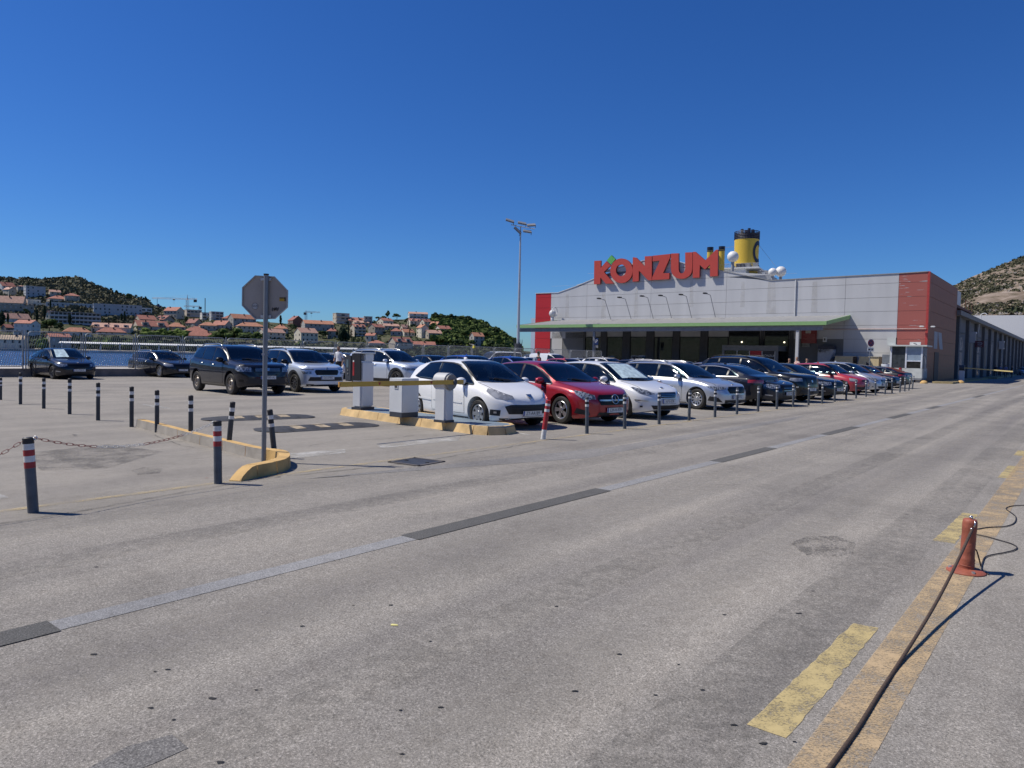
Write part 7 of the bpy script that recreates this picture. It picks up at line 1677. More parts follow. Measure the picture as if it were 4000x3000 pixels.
for A, B in zip(V, V[1:]):
    for j in range(len(A)-1): bm.faces.new((A[j], B[j], B[j+1], A[j+1]))
tag(link('hill', frombm(bm, 'hill', smooth=True), M_hill), kind='structure')
# ---- trees: crowns of small leaf-clump faces
F_cols = [((.028, .046, .020), (.085, .12, .045)), ((.045, .075, .022), (.14, .18, .05)), ((.014, .026, .016), (.036, .055, .028)), ((.08, .13, .03), (.22, .28, .07))]
F_mats = [M('foliage_%s' % n, a, .9, var=0, col2=b, scale=.35, thr=(.35, .65), detail=3, spec=.15) for n, (a, b) in zip(('dark_pine', 'mid_pine', 'cypress', 'bright_green'), F_cols)]
M_trk = M('tree_bark', (.10, .07, .05), .9, var=.2)
def clump(bm, c, r, n, rnd, leaf=.5, flat=1.0):
    """a ragged ball of leaf-sized faces"""
    for _ in range(n):
        u = rnd.uniform(-1, 1); a = rnd.uniform(0, 2*math.pi); s = math.sqrt(1-u*u); d = Vector((s*math.cos(a), s*math.sin(a), u*flat)); q = c+d*r*rnd.uniform(.72, 1.08)
        nrm = (d+Vector((rnd.uniform(-.7, .7), rnd.uniform(-.7, .7), rnd.uniform(-.3, .9)))).normalized(); t = nrm.orthogonal().normalized(); b = nrm.cross(t); l = leaf*rnd.uniform(.6, 1.4); ang = rnd.uniform(0, 6.3)
        t, b = t*math.cos(ang)+b*math.sin(ang), b*math.cos(ang)-t*math.sin(ang)
        bm.faces.new([bm.verts.new(v) for v in (q-t*l, q-b*l*.7, q+t*l, q+b*l*.7)])
def tree_meshes(kind, seed):
    rnd = random.Random(seed); bm = bmesh.new(); tk = bmesh.new()
    if kind == 'pine':      # umbrella-ish stone/aleppo pine, height 1 radius ~.55
        cyl(tk, (0, 0, -.12), (.03, .02, .35), .030, .02, 7)
        for k in range(5): a = k*1.3+rnd.random(); cyl(tk, (.02, .01, .25+.02*k), (.28*math.cos(a), .28*math.sin(a), .60), .014, .006, 5)
        for k in range(17):
            a = rnd.uniform(0, 6.3); rr = rnd.uniform(.05, .42); z = .80-.9*rr*rr+rnd.uniform(-.22, .06); c = Vector((rr*math.cos(a), rr*math.sin(a), z)); r = rnd.uniform(.12, .20)
            bmesh.ops.create_icosphere(bm, subdivisions=1, radius=r*.86, matrix=Matrix.Translation(c) @ Matrix.Diagonal((1, 1, .62, 1))); clump(bm, c, r, 75, rnd, .035, .65)
    elif kind == 'bush':
        cyl(tk, (0, 0, -.1), (0, 0, .3), .03, .02, 6)
        for k in range(12):
            a = rnd.uniform(0, 6.3); rr = rnd.uniform(0, .42); c = Vector((rr*math.cos(a), rr*math.sin(a), rnd.uniform(.18, .72-.5*rr))); r = rnd.uniform(.15, .26)
            bmesh.ops.create_icosphere(bm, subdivisions=1, radius=r*.85, matrix=Matrix.Translation(c)); clump(bm, c, r, 70, rnd, .04)
    elif kind == 'cypress':
        cyl(tk, (0, 0, -.1), (0, 0, .15), .02, .015, 6)
        for k in range(16):
            z = .06+k/16*.9; r = .105*math.sin(math.pi*min(1, .2+.8*(1-(k/16)))**.8)*(1-.55*(k/16))+.012; c = Vector((rnd.uniform(-.012, .012), rnd.uniform(-.012, .012), z))
            bmesh.ops.create_icosphere(bm, subdivisions=1, radius=r*.9, matrix=Matrix.Translation(c) @ Matrix.Diagonal((1, 1, 1.5, 1))); clump(bm, c, r, 34, rnd, .022, 1.3)
    elif kind == 'palm':
        cyl(tk, (0, 0, -.05), (.02, 0, .82), .022, .018, 8)
        for k in range(34):
            a = k*2.4; el = rnd.uniform(-.5, 1.1); L = rnd.uniform(.22, .32); pr = None
            for s in range(6):
                t = s/5; p = Vector((.02+math.cos(a)*L*t*math.cos(el*.6), math.sin(a)*L*t*math.cos(el*.6), .83+L*t*math.sin(el)-.26*t*t)); w = .022*math.sin(math.pi*(.12+.85*t)); n = Vector((-math.sin(a), math.cos(a), 0))
                v = (bm.verts.new(p-n*w-Vector((0, 0, w*.5))), bm.verts.new(p), bm.verts.new(p+n*w-Vector((0, 0, w*.5))))
                if pr:
                    bm.faces.new((pr[0], pr[1], v[1], v[0])); bm.faces.new((pr[1], pr[2], v[2], v[1]))
                pr = v
    me = bpy.data.meshes.new('crown_'+kind); bm.to_mesh(me); bm.free(); return me, frombm(tk, 'trunk_'+kind)
TR = {k: [tree_meshes(k, s) for s in range(3)] for k in ('pine', 'bush', 'cypress', 'palm')}
for k in TR:
    for c, t in TR[k]: c.materials.append(F_mats[0]); t.materials.append(M_trk)
TN = dict(pine='pine_tree', bush='bushy_tree', cypress='cypress_tree', palm='palm_tree'); rt = random.Random(11)
def tree(kind, px, base, top, wpx, mat, label, group=None, at=None, behind=0):
    p = at or hill_at(px, base)
    if behind: p = p+Vector((p.x, p.y, 0)).normalized()*behind
    s = p.y/FPX; h = (base-top)*s; w = wpx*s; c, t = TR[kind][rt.randrange(3)]
    o = empty(TN[kind], label, 'tree', p, rt.uniform(0, 6.28), group); wd = dict(pine=1.15, bush=1.2, cypress=.23, palm=.6)[kind]; o.scale = (w/wd, w/wd, h)
    q = link('crown', c, None, o); setmat(q, F_mats[mat]); link('trunk', t, None, o); return o
# ---- houses
WALLS = {n: M('wall_'+n, c, .85, var=.08, scale=.4) for n, c in dict(cream=(.66, .59, .46), beige=(.52, .45, .35), stone=(.38, .33, .26), white=(.68, .66, .61), grey=(.36, .34, .31), pink=(.52, .38, .32), brown=(.16, .09, .065), blue=(.46, .47, .47), dark=(.17, .16, .15)).items()}
ROOFS = {n: M('roof_'+n, c, .8, var=.22, scale=.8, bump=.3, bscale=4) for n, c in dict(red=(.37, .15, .105), orange=(.44, .20, .12), pale=(.46, .27, .20), dark=(.26, .10, .08), tan=(.42, .32, .22)).items()}
M_win = M('far_window', (.025, .03, .035), .3); M_shut = M('far_shutter', (.45, .44, .42), .7); M_flat = M('flat_roof_white', (.55, .55, .53), .8); M_chim = M('chimney', (.09, .06, .05), .8); M_balc = M('balcony_white', (.55, .54, .52), .7)
bm = bmesh.new(); bx(bm, (0, 0, 0), (1, 1, 1)); UNIT = frombm(bm, 'unit')
WMESH = {}
def ucube(name, par, c, s, m):
    k = m.name
    if k not in WMESH: WMESH[k] = UNIT.copy(); WMESH[k].name = name; WMESH[k].materials.append(m)
    o = link(name, WMESH[k], None, par, loc=c); o.scale = s; return o
rh = random.Random(4)
def house(px, base, wpx, wall, roof, rtype, yaw, wm, rm, label, depth=.75, dormers=0, balcony=0, chim=True, win=True):
    p = hill_at(px, base); s = p.y/FPX; yaw = yaw*(1.35 if rtype == 'gable' and abs(yaw) < 35 else 1); yw = R_(yaw); dp = depth
    W = wpx*s/(abs(math.cos(yw))+dp*abs(math.sin(yw))); D = W*dp; hw = wall*s; hr = roof*s*1.0
    brg = math.atan2(p.x, p.y); o = empty('house' if rtype != 'flat' else 'apartment_block', label, 'house' if rtype != 'flat' else 'apartment building', p+Vector((p.x, p.y, 0)).normalized()*D*.3, -brg+yw)
    bm = bmesh.new()
    if rtype == 'gable': # ridge along x
        prism(bm, [(-D/2, -4), (D/2, -4), (D/2, hw), (0, hw+hr), (-D/2, hw)], -W/2, W/2, lambda a, b, h: (h, a, b))
    else: bx(bm, (0, 0, (hw-4)/2), (W, D, hw+4))
    link('wall', frombm(bm, 'wall'), WALLS[wm], o)
    e = .35; tk = .22; bm = bmesh.new()
    if rtype == 'gable':
        sl = hr/(D/2)
        for sg in (1, -1):
            a = (sg*(D/2+e), hw-sl*e+.04); prism(bm, [(0, hw+hr+.04), a, (a[0], a[1]+tk), (0, hw+hr+tk+.06)], -W/2-e, W/2+e, lambda q, b, h: (h, q, b))
    elif rtype == 'hip':
        rl = max(W-D, .1*W)/2; E = [(-W/2-e, -D/2-e), (W/2+e, -D/2-e), (W/2+e, D/2+e), (-W/2-e, D/2+e)]; b4 = [bm.verts.new((x, y, hw-.05)) for x, y in E]; b5 = [bm.verts.new((x, y, hw+.12)) for x, y in E]
        r = [bm.verts.new((-rl, 0, hw+hr)), bm.verts.new((rl, 0, hw+hr))]
        for i in range(4): bm.faces.new((b4[i], b4[(i+1) % 4], b5[(i+1) % 4], b5[i]))
        bm.faces.new(b4[::-1]); bm.faces.new((b5[0], b5[1], r[1], r[0])); bm.faces.new((b5[2], b5[3], r[0], r[1])); bm.faces.new((b5[1], b5[2], r[1])); bm.faces.new((b5[3], b5[0], r[0]))
    else: bx(bm, (0, 0, hw+.25), (W+.3, D+.3, .5))
    rf_ = link('roof', frombm(bm, 'roof'), ROOFS[rm] if rtype != 'flat' else (M_flat if rm == 'white' else ROOFS.get(rm, WALLS['grey'])), o)
    if chim and rtype != 'flat': ucube('chimney', rf_, (rh.uniform(-.3, .3)*W, -.12*D, hw+hr*.95), (.8, .8, 1.6), M_chim)
    if dormers:
        for k in range(dormers):
            x = lerp(-W/2, W/2, (k+.5)/dormers); d = ucube('dormer', rf_, (x, -D*.32, hw+hr*.38), (W/dormers*.42, D*.26, hr*.6), WALLS[wm]); ucube('dormer_window', rf_, (x, -D*.455, hw+hr*.36), (W/dormers*.22, .12, hr*.34), M_win)
    if win:
        fl = max(1, round(hw/3.1)); n = max(2, int(W/3.4)); fh = hw/fl
        for f in range(fl):
            zc = fh*(f+.55)
            if balcony:
                ucube('balcony', o, (0, -D/2-.6, fh*f+.55 if f else .6), (W*.98, 1.3, 1.0 if balcony == 1 else .5), M_balc if wm != 'stone' else WALLS['stone'])
            for k in range(n):
                x = lerp(-W/2, W/2, (k+.5)/n)+rh.uniform(-.25, .25); ucube('window', o, (x, -D/2-.03, zc), (1.15 if not balcony else W/n*.7, .12, 1.45), M_win if rh.random() < .72 else M_shut)
            for k in range(max(1, int(D/4))):
                y = lerp(-D/2, D/2, (k+.5)/max(1, int(D/4))); sd = -1 if yaw > 0 else 1
                ucube('window', o, (sd*(W/2+.03), y, zc), (.12, 1.0, 1.3), M_win if rh.random() < .7 else M_shut)
    return o
HS = [
 (25, 1138, 58, 20, 15, 'gable', 20, 'white', 'red', 'white house with long red roof at the top left corner of the hillside', 0),
 (38, 1158, 44, 26, 10, 'gable', -60, 'beige', 'pale', 'beige gabled house just below the top left red roof', 0),
 (85, 1143, 36, 24, 4, 'hip', 15, 'grey', 'pale', 'small grey house between the beige gable and the long grey block', 0),
 (135, 1166, 72, 46, 0, 'flat', 10, 'blue', 'grey', 'long bluish grey flat block high on the left slope', 0),
 (213, 1161, 42, 20, 8, 'gable', 10, 'beige', 'pale', 'small twin-gabled beige house under the scrub hill', 0),
 (228, 1184, 78, 16, 14, 'hip', 12, 'beige', 'red', 'wide house with orange red hip roof under the scrub hill', 0),
 (280, 1182, 54, 26, 11, 'hip', 8, 'stone', 'red', 'house with stepped red hip roofs right below the hill shoulder', 0),
 (45, 1203, 98, 20, 26, 'gable', -12, 'beige', 'pale', 'broad pale red roofed house with three cypresses in front', 0),
 (124, 1199, 58, 27, 0, 'flat', 25, 'cream', 'white', 'cream cube-shaped flat building above the dark cypresses', 0),
 (168, 1202, 48, 15, 0, 'flat', 0, 'cream', 'white', 'low cream flat annex joined right of the cream cube', 0),
 (62, 1226, 118, 32, 0, 'flat', 0, 'stone', 'grey', 'long brownish concrete flat building below the cream cube', 0),
 (290, 1201, 184, 14, 0, 'flat', 0, 'blue', 'white', 'very long low white roofed storey above the curved hotel', 0),
 (460, 1242, 168, 50, 0, 'flat', 4, 'blue', 'white', 'long pale grey apartment row with many square windows', 0),
 (568, 1233, 46, 28, 0, 'flat', 10, 'white', 'white', 'white block with balconies at the end of the long apartment row', 1),
 (60, 1258, 100, 13, 20, 'gable', 18, 'white', 'pale', 'low house with a long pink tiled roof at far left', 0),
 (107, 1326, 86, 62, 13, 'gable', -28, 'white', 'red', 'tall white house with red roof and a palm in front at left', 0),
 (35, 1298, 50, 18, 12, 'gable', 24, 'dark', 'red', 'dark timber house with red roof beside the tall white house', 0),
 (70, 1330, 32, 34, 0, 'flat', 10, 'blue', 'grey', 'small bluish block squeezed before the tall white house', 0),
 (300, 1312, 98, 15, 18, 'hip', 6, 'white', 'orange', 'low white house with bright orange hip roof above the fence', 0),
 (200, 1246, 38, 17, 14, 'gable', 30, 'cream', 'pale', 'small cream house with pink roof left of the curved hotel', 0),
 (45, 1364, 108, 36, 16, 'gable', -14, 'cream', 'tan', 'waterfront boat shed with tan roof behind the first fence panel', 0),
 (228, 1368, 84, 50, 12, 'gable', 12, 'stone', 'red', 'stone waterfront house with red roof seen through the fence', 0),
 (440, 1304, 146, 24, 17, 'gable', -8, 'cream', 'pale', 'long baroque house with curved gable and four dormers', 0),
 (435, 1310, 104, 12, 17, 'hip', 6, 'beige', 'red', 'house with wide red hip roof right above the second fence panel', 0),
 (568, 1260, 78, 12, 16, 'gable', 18, 'beige', 'red', 'red roofed house below the white balcony block', 0),
 (590, 1290, 128, 15, 22, 'gable', 14, 'beige', 'red', 'long low house with big dormer above the bright green pines', 0),
 (642, 1264, 72, 15, 16, 'gable', -55, 'stone', 'dark', 'grey gable-fronted house right of the dormer house', 0),
 (688, 1290, 68, 13, 17, 'hip', 5, 'beige', 'orange', 'house with orange hip roof left of the tall thin palm', 0),
 (680, 1242, 74, 27, 15, 'gable', -30, 'beige', 'red', 'high gabled house with red roof under the big crane jib', 0),
 (753, 1239, 64, 27, 0, 'flat', 15, 'beige', 'grey', 'flat beige block with dark balconies under the crane mast', 2),
 (805, 1241, 44, 26, 0, 'flat', 15, 'white', 'grey', 'white terraced block right of the crane mast', 1),
 (845, 1242, 52, 32, 0, 'flat', 15, 'blue', 'white', 'stepped pale blue modern block on the skyline', 2),
 (900, 1245, 64, 10, 13, 'hip', 0, 'beige', 'red', 'red hip roofed house on the skyline left of the road sign', 0),
 (945, 1273, 104, 28, 17, 'gable', 20, 'grey', 'orange', 'large grey house with orange roof partly behind the road sign', 0),
 (758, 1277, 62, 15, 16, 'gable', -50, 'stone', 'dark', 'dim gabled stone house behind the orange hip roofs', 0),
 (812, 1290, 68, 18, 14, 'hip', 10, 'beige', 'orange', 'orange hip roofed house with two small attic windows', 0),
 (868, 1286, 74, 16, 17, 'gable', -28, 'beige', 'red', 'grey gabled house with bright red side roof', 0),
 (765, 1304, 88, 10, 20, 'hip', 8, 'stone', 'red', 'low house with wide red pyramid roof above the fence', 0),
 (783, 1324, 112, 11, 20, 'hip', 4, 'cream', 'red', 'nearest house with broad red pyramid roof at the fence top', 0),
 (977, 1302, 106, 27, 16, 'hip', 10, 'beige', 'orange', 'big beige villa with orange hip roof behind the sign pole', 0),
 (1098, 1302, 56, 18, 16, 'hip', -6, 'beige', 'orange', 'small villa with steep orange hip roof right of the road sign', 0),
 (1060, 1327, 104, 28, 14, 'gable', 25, 'cream', 'pale', 'low cream house with pink roof right of the sign pole', 0),
 (1155, 1282, 60, 30, 17, 'gable', -70, 'brown', 'dark', 'unfinished brown boarded gable building on the skyline', 0),
 (1240, 1292, 124, 26, 14, 'gable', 12, 'grey', 'orange', 'long double house with orange roof and satellite dish', 0),
 (1195, 1338, 90, 38, 18, 'gable', 22, 'cream', 'pale', 'cream house with salmon roof and lit white gable end', 0),
 (1298, 1324, 42, 30, 12, 'hip', 5, 'stone', 'red', 'square stone house with white shutters left of the dark cypress group', 0),
 (1332, 1258, 64, 40, 0, 'flat', 20, 'beige', 'grey', 'unfinished concrete tower block on the skyline above the man', 2),
 (1388, 1257, 66, 13, 12, 'gable', 8, 'stone', 'red', 'house with long red dormered roof right of the concrete tower', 0),
 (1437, 1264, 34, 26, 0, 'flat', 8, 'grey', 'grey', 'small grey flat block on the skyline', 0),
 (1398, 1314, 60, 37, 10, 'gable', 20, 'beige', 'red', 'tall house with dark balconies and round dormers', 2),
 (1408, 1270, 66, 9, 8, 'gable', 10, 'beige', 'pale', 'low beige house tucked under the dormered red roof', 0),
 (1505, 1272, 62, 19, 10, 'gable', 28, 'cream', 'red', 'cream gabled house below the dark skyline trees', 0),
 (1470, 1304, 64, 26, 12, 'gable', 32, 'stone', 'red', 'stone gabled house with attached dark annex', 0),
 (1525, 1287, 70, 13, 9, 'gable', 12, 'beige', 'pale', 'low house with long salmon roof in the middle of the village', 0),
 (1547, 1314, 42, 20, 12, 'hip', 0, 'grey', 'red', 'dim house with red hip roof below the salmon roof', 0),
 (1450, 1332, 46, 21, 9, 'gable', -18, 'cream', 'red', 'small cream house with an awning above the fence', 0),
 (1470, 1352, 64, 11, 12, 'hip', 0, 'beige', 'red', 'low red hip roof just showing over the fence', 0),
 (1565, 1378, 94, 42, 18, 'gable', 28, 'beige', 'red', 'large beige gabled house with dormers above the silver suv', 0),
 (1590, 1314, 60, 16, 12, 'gable', 24, 'cream', 'orange', 'cream gable house left of the twin cypresses', 0),
 (1580, 1292, 34, 13, 10, 'gable', 20, 'beige', 'pale', 'tiny salmon roofed house above the twin cypresses', 0),
 (1632, 1247, 78, 20, 8, 'gable', 5, 'white', 'pale', 'white modern villa on the skyline among the trees', 1),
 (1618, 1270, 54, 16, 9, 'gable', 15, 'cream', 'red', 'house with two dark dormers under the white villa', 0),
 (1662, 1277, 44, 20, 10, 'gable', 30, 'cream', 'red', 'cream gabled house right under the white villa', 0),
 (1650, 1320, 46, 40, 12, 'gable', -62, 'cream', 'orange', 'tall narrow stone gable house beside the single cypress', 0),
 (1700, 1282, 42, 14, 11, 'gable', -25, 'beige', 'orange', 'small house with flat orange roof at the edge of the wood', 0),
 (1730, 1307, 66, 22, 12, 'gable', 25, 'cream', 'red', 'cream house with red roof at the edge of the wood', 0),
 (1692, 1324, 70, 22, 12, 'gable', 18, 'stone', 'pale', 'stone house with double salmon roof behind the cypress', 0),
 (1655, 1364, 92, 15, 14, 'gable', 8, 'grey', 'red', 'long low red roofed house just above the fence', 0),
 (1796, 1287, 44, 9, 9, 'hip', 6, 'cream', 'red', 'small red roofed house high inside the wood', 0),
 (1862, 1354, 58, 40, 14, 'gable', 24, 'grey', 'orange', 'lone grey house with orange roof at the right end of the wood', 0)]
for (px, base, w_, wl_, r_, ty, yw, wm, rm, lab, bal) in HS:
    dm = 4 if 'baroque' in lab else (2 if 'dormer' in lab else 0)
    house(px, base, w_, wl_, r_, ty, yw, wm, rm, lab, balcony=bal, dormers=dm if ty == 'gable' else 0, depth=.22 if w_ > 140 and ty == 'flat' else (.5 if w_ > 90 else .75))
# curved hotel with balconies
hp0 = hill_at(295, 1268); s = hp0.y/FPX; ht = empty('hotel', 'curved grey hotel with three rows of pillared balconies', 'hotel', hp0, -math.atan2(hp0.x, hp0.y)); HW = 172*s; R2 = HW*.9
def arc(x): return R2-math.sqrt(max(R2*R2-x*x, 0))
for f in range(4):
    z0 = f*15.5*s
    for nm, zz0, zz1, off, dpth, m in (('floor_slab', z0-.25, z0+.25, -1.8, 14, WALLS['grey']), ('parapet', z0+.25, z0+1.1, -1.8, .25, M_balc), ('wall', z0+.25, z0+15.5*s-.25, .6, 11, WALLS['dark'])):
        if f == 3 and nm != 'floor_slab': continue
        bm = bmesh.new(); n = 14; A = []
        for k in range(n+1):
            x = lerp(-HW/2, HW/2, k/n); y = arc(x)+off; A.append([bm.verts.new(v) for v in ((x, y, zz0), (x, y, zz1), (x, y+dpth, zz1), (x, y+dpth, zz0))])
        for a, b in zip(A, A[1:]):
            for j in range(4): bm.faces.new((a[j], a[(j+1) % 4], b[(j+1) % 4], b[j]))
        bm.faces.new(A[0]); bm.faces.new(A[-1][::-1]); link(nm, frombm(bm, nm), m, ht)
    if f < 3:
        for k in range(13):
            x = lerp(-HW/2+.5, HW/2-.5, k/12); ucube('pillar', ht, (x, arc(x)-1.5, z0+7.7*s), (.35, .35, 15.5*s), WALLS['white']); 
            if k < 12: x += HW/26; ucube('window', ht, (x, arc(x)+.5, z0+6.5*s), (HW/13*.55, .2, 2.1), M_win)
# waterfront strip: low quay, white covered walkway, boats
bm = bmesh.new(); A = []
for k in range(61):
    x = lerp(-1400, 2300, k/60); p = P(x, HZ(x)+8, D0(x)-4); q = P(x, HZ(x)+8, D0(x)+6); A.append([bm.verts.new((p.x, p.y, -2)), bm.verts.new((p.x, p.y, -.4)), bm.verts.new((q.x, q.y, .2))])
for a, b in zip(A, A[1:]):
    bm.faces.new((a[0], b[0], b[1], a[1])); bm.faces.new((a[1], b[1], b[2], a[2]))
tag(link('far_shore', frombm(bm, 'far_shore'), M('shore_stone', (.36, .33, .29), .9, var=.25, scale=.3)), kind='structure')
YB = 385.0; wa, wb2 = P(231, 1337, YB), P(1396, 1361, YB); wk = empty('covered_walkway', 'very long white roofed waterside walkway seen through the fence', 'walkway', (wa+wb2)/2); wk.location.z = 0
zt_ = .5*(P(231, 1333.5, YB).z+P(1396, 1357, YB).z); L_ = wb2.x-wa.x
ucube('walkway_roof', wk, (0, 0, zt_-.6), (L_, 1.9, .25), M('walkway_white', (.62, .63, .62), .6)).rotation_euler = (R_(26), 0, 0); ucube('walkway_deck', wk, (0, 0, -.9), (L_, 6, .5), M_conc)
for k in range(16): ucube('walkway_post', wk, (lerp(-L_/2+2, L_/2-2, k/15), -1, (zt_-1.8)/2), (.5, .5, zt_+.6), M_shut)
def boat(px, py, Y, L, label, cabin=True):
    p = P(px, py, Y); o = empty('motor_boat', label, 'boat', (p.x, p.y, -1.55), rt.uniform(-.3, .3)); bm = bmesh.new(); n = 8; A = []
    for k in range(n+1):
        t = k/n; x = lerp(-L/2, L/2, t); w = .16*L*(1-max(0, (t-.5)*2)**2.2)+.02; A.append([bm.verts.new(v) for v in ((x, -w, .9+.4*t), (x, -w*.6, 0), (x, w*.6, 0), (x, w, .9+.4*t))])
    for a, b in zip(A, A[1:]):
        for j in range(4): bm.faces.new((a[j], a[(j+1) % 4], b[(j+1) % 4], b[j]))
    bm.faces.new(A[0]); bm.faces.new(A[-1][::-1]); link('hull', frombm(bm, 'hull'), M('boat_white', (.7, .7, .69), .4), o)
    if cabin:
        ucube('cabin', o, (-.05*L, 0, 1.6), (L*.38, L*.22, 1.1), MATS['boat_white']); ucube('cabin_window', o, (-.05*L, 0, 1.8), (L*.385, L*.225, .4), M_win); ucube('mast', o, (0, 0, 2.8), (.08, .08, 1.6), M_shut)
boat(1281, 1377, 300, 6.6, 'small white motor boat moored beyond the fence left of the walking man')
boat(672, 1364, 380, 6, 'white boat seen through the fence behind the boxy suv', False); boat(290, 1356, 380, 9, 'white boat under the covered walkway at left'); boat(370, 1358, 380, 5, 'small white boat moored right of the larger one at left', False)
boat(1655, 1383, 330, 5, 'small boat beyond the fence above the silver suv bonnet', False); boat(1700, 1382, 330, 4.5, 'second small boat beyond the fence near the blue cars', False)
# cranes and masts
M_cr = M('crane_red_white', (.50, .33, .27), .6, var=.3, scale=.3); M_crd = M('crane_grey', (.28, .31, .36), .6)
def crane(px, base, top, jl, jr, jy, Y, label, m, det=True):
    b = P(px, base, Y); o = empty('tower_crane', label, 'crane', b); s = Y/FPX; H = (base-jy)*s; T = (base-top)*s; w = 1.1
    bm = bmesh.new()
    for x, y in ((-w, -w), (w, -w), (w, w), (-w, w)): cyl(bm, (x, y, -20), (x, y, H), .16, seg=4)
    k = 0; z = -20
    while z < H-2: cyl(bm, (-w, -w, z), (w, -w, z+2.2), .1, seg=3); cyl(bm, (w, -w, z+2.2), (-w, -w, z+2.2), .1, seg=3); z += 2.2
    cyl(bm, (0, 0, H), (0, 0, T), .5, .15, 5); link('mast', frombm(bm, 'mast'), m, o)
    x0, x1 = -jl*s, jr*s; bm = bmesh.new()
    for y, z in ((-.6, H), (.6, H), (0, H+1.3)): cyl(bm, (x0, y, z), (x1, y, z), .13, seg=4)
    n = 26
    for q in range(n): a = lerp(x0, x1, q/n); b2 = lerp(x0, x1, (q+.5)/n); c = lerp(x0, x1, (q+1)/n); cyl(bm, (a, -.6, H), (b2, 0, H+1.3), .08, seg=3); cyl(bm, (b2, 0, H+1.3), (c, -.6, H), .08, seg=3)
    link('jib', frombm(bm, 'jib'), m, o); bm = bmesh.new(); cyl(bm, (0, 0, T), (lerp(0, x0 if jl > jr else x1, .75), 0, H+1.3), .07, seg=3); cyl(bm, (0, 0, T), (lerp(0, x1 if jl > jr else x0, .8), 0, H+1.3), .07, seg=3); link('tie_rod', frombm(bm, 'tie'), M_crd, o)
    ucube('counterweight', o, ((x1 if jl > jr else x0)*.8, 0, H-1.4), (3, 1.6, 3), M_chim); ucube('trolley', o, ((x0 if jl > jr else x1)*.38, 0, H-.7), (2.2, 1.2, .9), M_chim); bm = bmesh.new(); xx = (x0 if jl > jr else x1)*.38; cyl(bm, (xx, 0, H-6), (xx, 0, H-1), .1, seg=3); link('hoist_rope', frombm(bm, 'rope'), M_crd, o)
crane(732, 1225, 1152, 138, 38, 1170, 800, 'big red and white tower crane on the hill left of the road sign', M_cr)
crane(779, 1225, 1197, 60, 4, 1199, 900, 'small grey crane jib behind the flat blocks', M_crd)
crane(1195, 1262, 1212, 5, 55, 1221, 900, 'distant pale grey tower crane right of the road sign', M_crd)
mp_ = P(801, 1225, 700); o = empty('radio_mast', 'thin dark pole standing on the skyline right of the big crane', 'mast', mp_); ucube('mast_pole', o, (0, 0, 5.5), (.55, .55, 19), M_chim)
mp_ = P(614, 1205, 760); o = empty('flag_pole', 'pole with a drooping blue flag on the hill shoulder', 'flag', mp_); ucube('pole', o, (0, 0, 2), (.35, .35, 17), M_shut); ucube('flag', o, (1.8, 0, 2), (3, .3, 5.5), M('flag_blue', (.05, .08, .16), .8)).rotation_euler = (0, -.5, 0)
# ---- trees one can tell apart
CY = 'slim dark cypress'
for px, b, t, w_, lab in ((33, 1192, 1168, 7, 'first of three cypresses in front of the broad pink roof'), (48, 1192, 1167, 7, 'middle of three cypresses in front of the broad pink roof'), (65, 1193, 1172, 9, 'last of three cypresses in front of the broad pink roof'), (31, 1266, 1222, 14, 'wide dark cypress before the long pink roof'),
    (86, 1252, 1231, 8, 'small cypress at the corner of the long pink roof'), (113, 1122, 1097, 7, 'cypress standing on the long bluish block'), (197, 1213, 1170, 11, 'cypress standing against the white storey'), (174, 1250, 1192, 18, 'tall dark cypress left of the curved hotel'), (144, 1266, 1206, 17, 'tall cypress below the cream annex'),
    (230, 1250, 1222, 10, 'cypress at the left end of the curved hotel'), (273, 1272, 1226, 20, 'dark cypress before the middle of the curved hotel'), (474, 1264, 1224, 13, 'left of the cypress pair before the apartment row'), (487, 1264, 1213, 12, 'right of the cypress pair before the apartment row'),
    (363, 1195, 1184, 5, 'tiny cypress on the roof terrace of the hotel'), (1096, 1272, 1230, 15, 'cypress on the skyline right behind the road sign'), (1050, 1290, 1253, 6, 'cypress left behind the sign pole'), (1361, 1315, 1252, 10, 'tall cypress in the dark group above the man'), (1371, 1326, 1284, 9, 'short cypress at the right of the dark group'), (1388, 1330, 1292, 8, 'little cypress right of the dark group'),
    (1594, 1312, 1250, 7, 'taller one of the twin village cypresses'), (1600, 1318, 1276, 6, 'shorter one of the twin village cypresses'), (1652, 1320, 1264, 11, 'single pointed cypress beside the narrow gable house'), (1310, 1300, 1276, 9, 'cypress at the left edge of the dark group')):
    tree('cypress', px, b, t, w_, 2, CY+', '+lab)
for px, b, t, w_, lab in ((102, 1310, 1256, 26, 'palm in front of the tall white house at left'), (539, 1312, 1268, 58, 'big dark palm between the baroque house and the pines'), (726, 1300, 1226, 20, 'tall thin palm before the orange roofed house'), (362, 1302, 1266, 26, 'palm left of the baroque house'), (243, 1310, 1284, 24, 'palm left of the orange roofed house'), (522, 1262, 1232, 18, 'palm right of the cypress pair'), (1018, 1300, 1278, 22, 'palm behind the sign pole')):
    tree('palm', px, b, t, w_, 0, lab)
G2 = 'green trees between the houses across the bay'; gl_ = 'broad green tree growing between the red roofed houses'
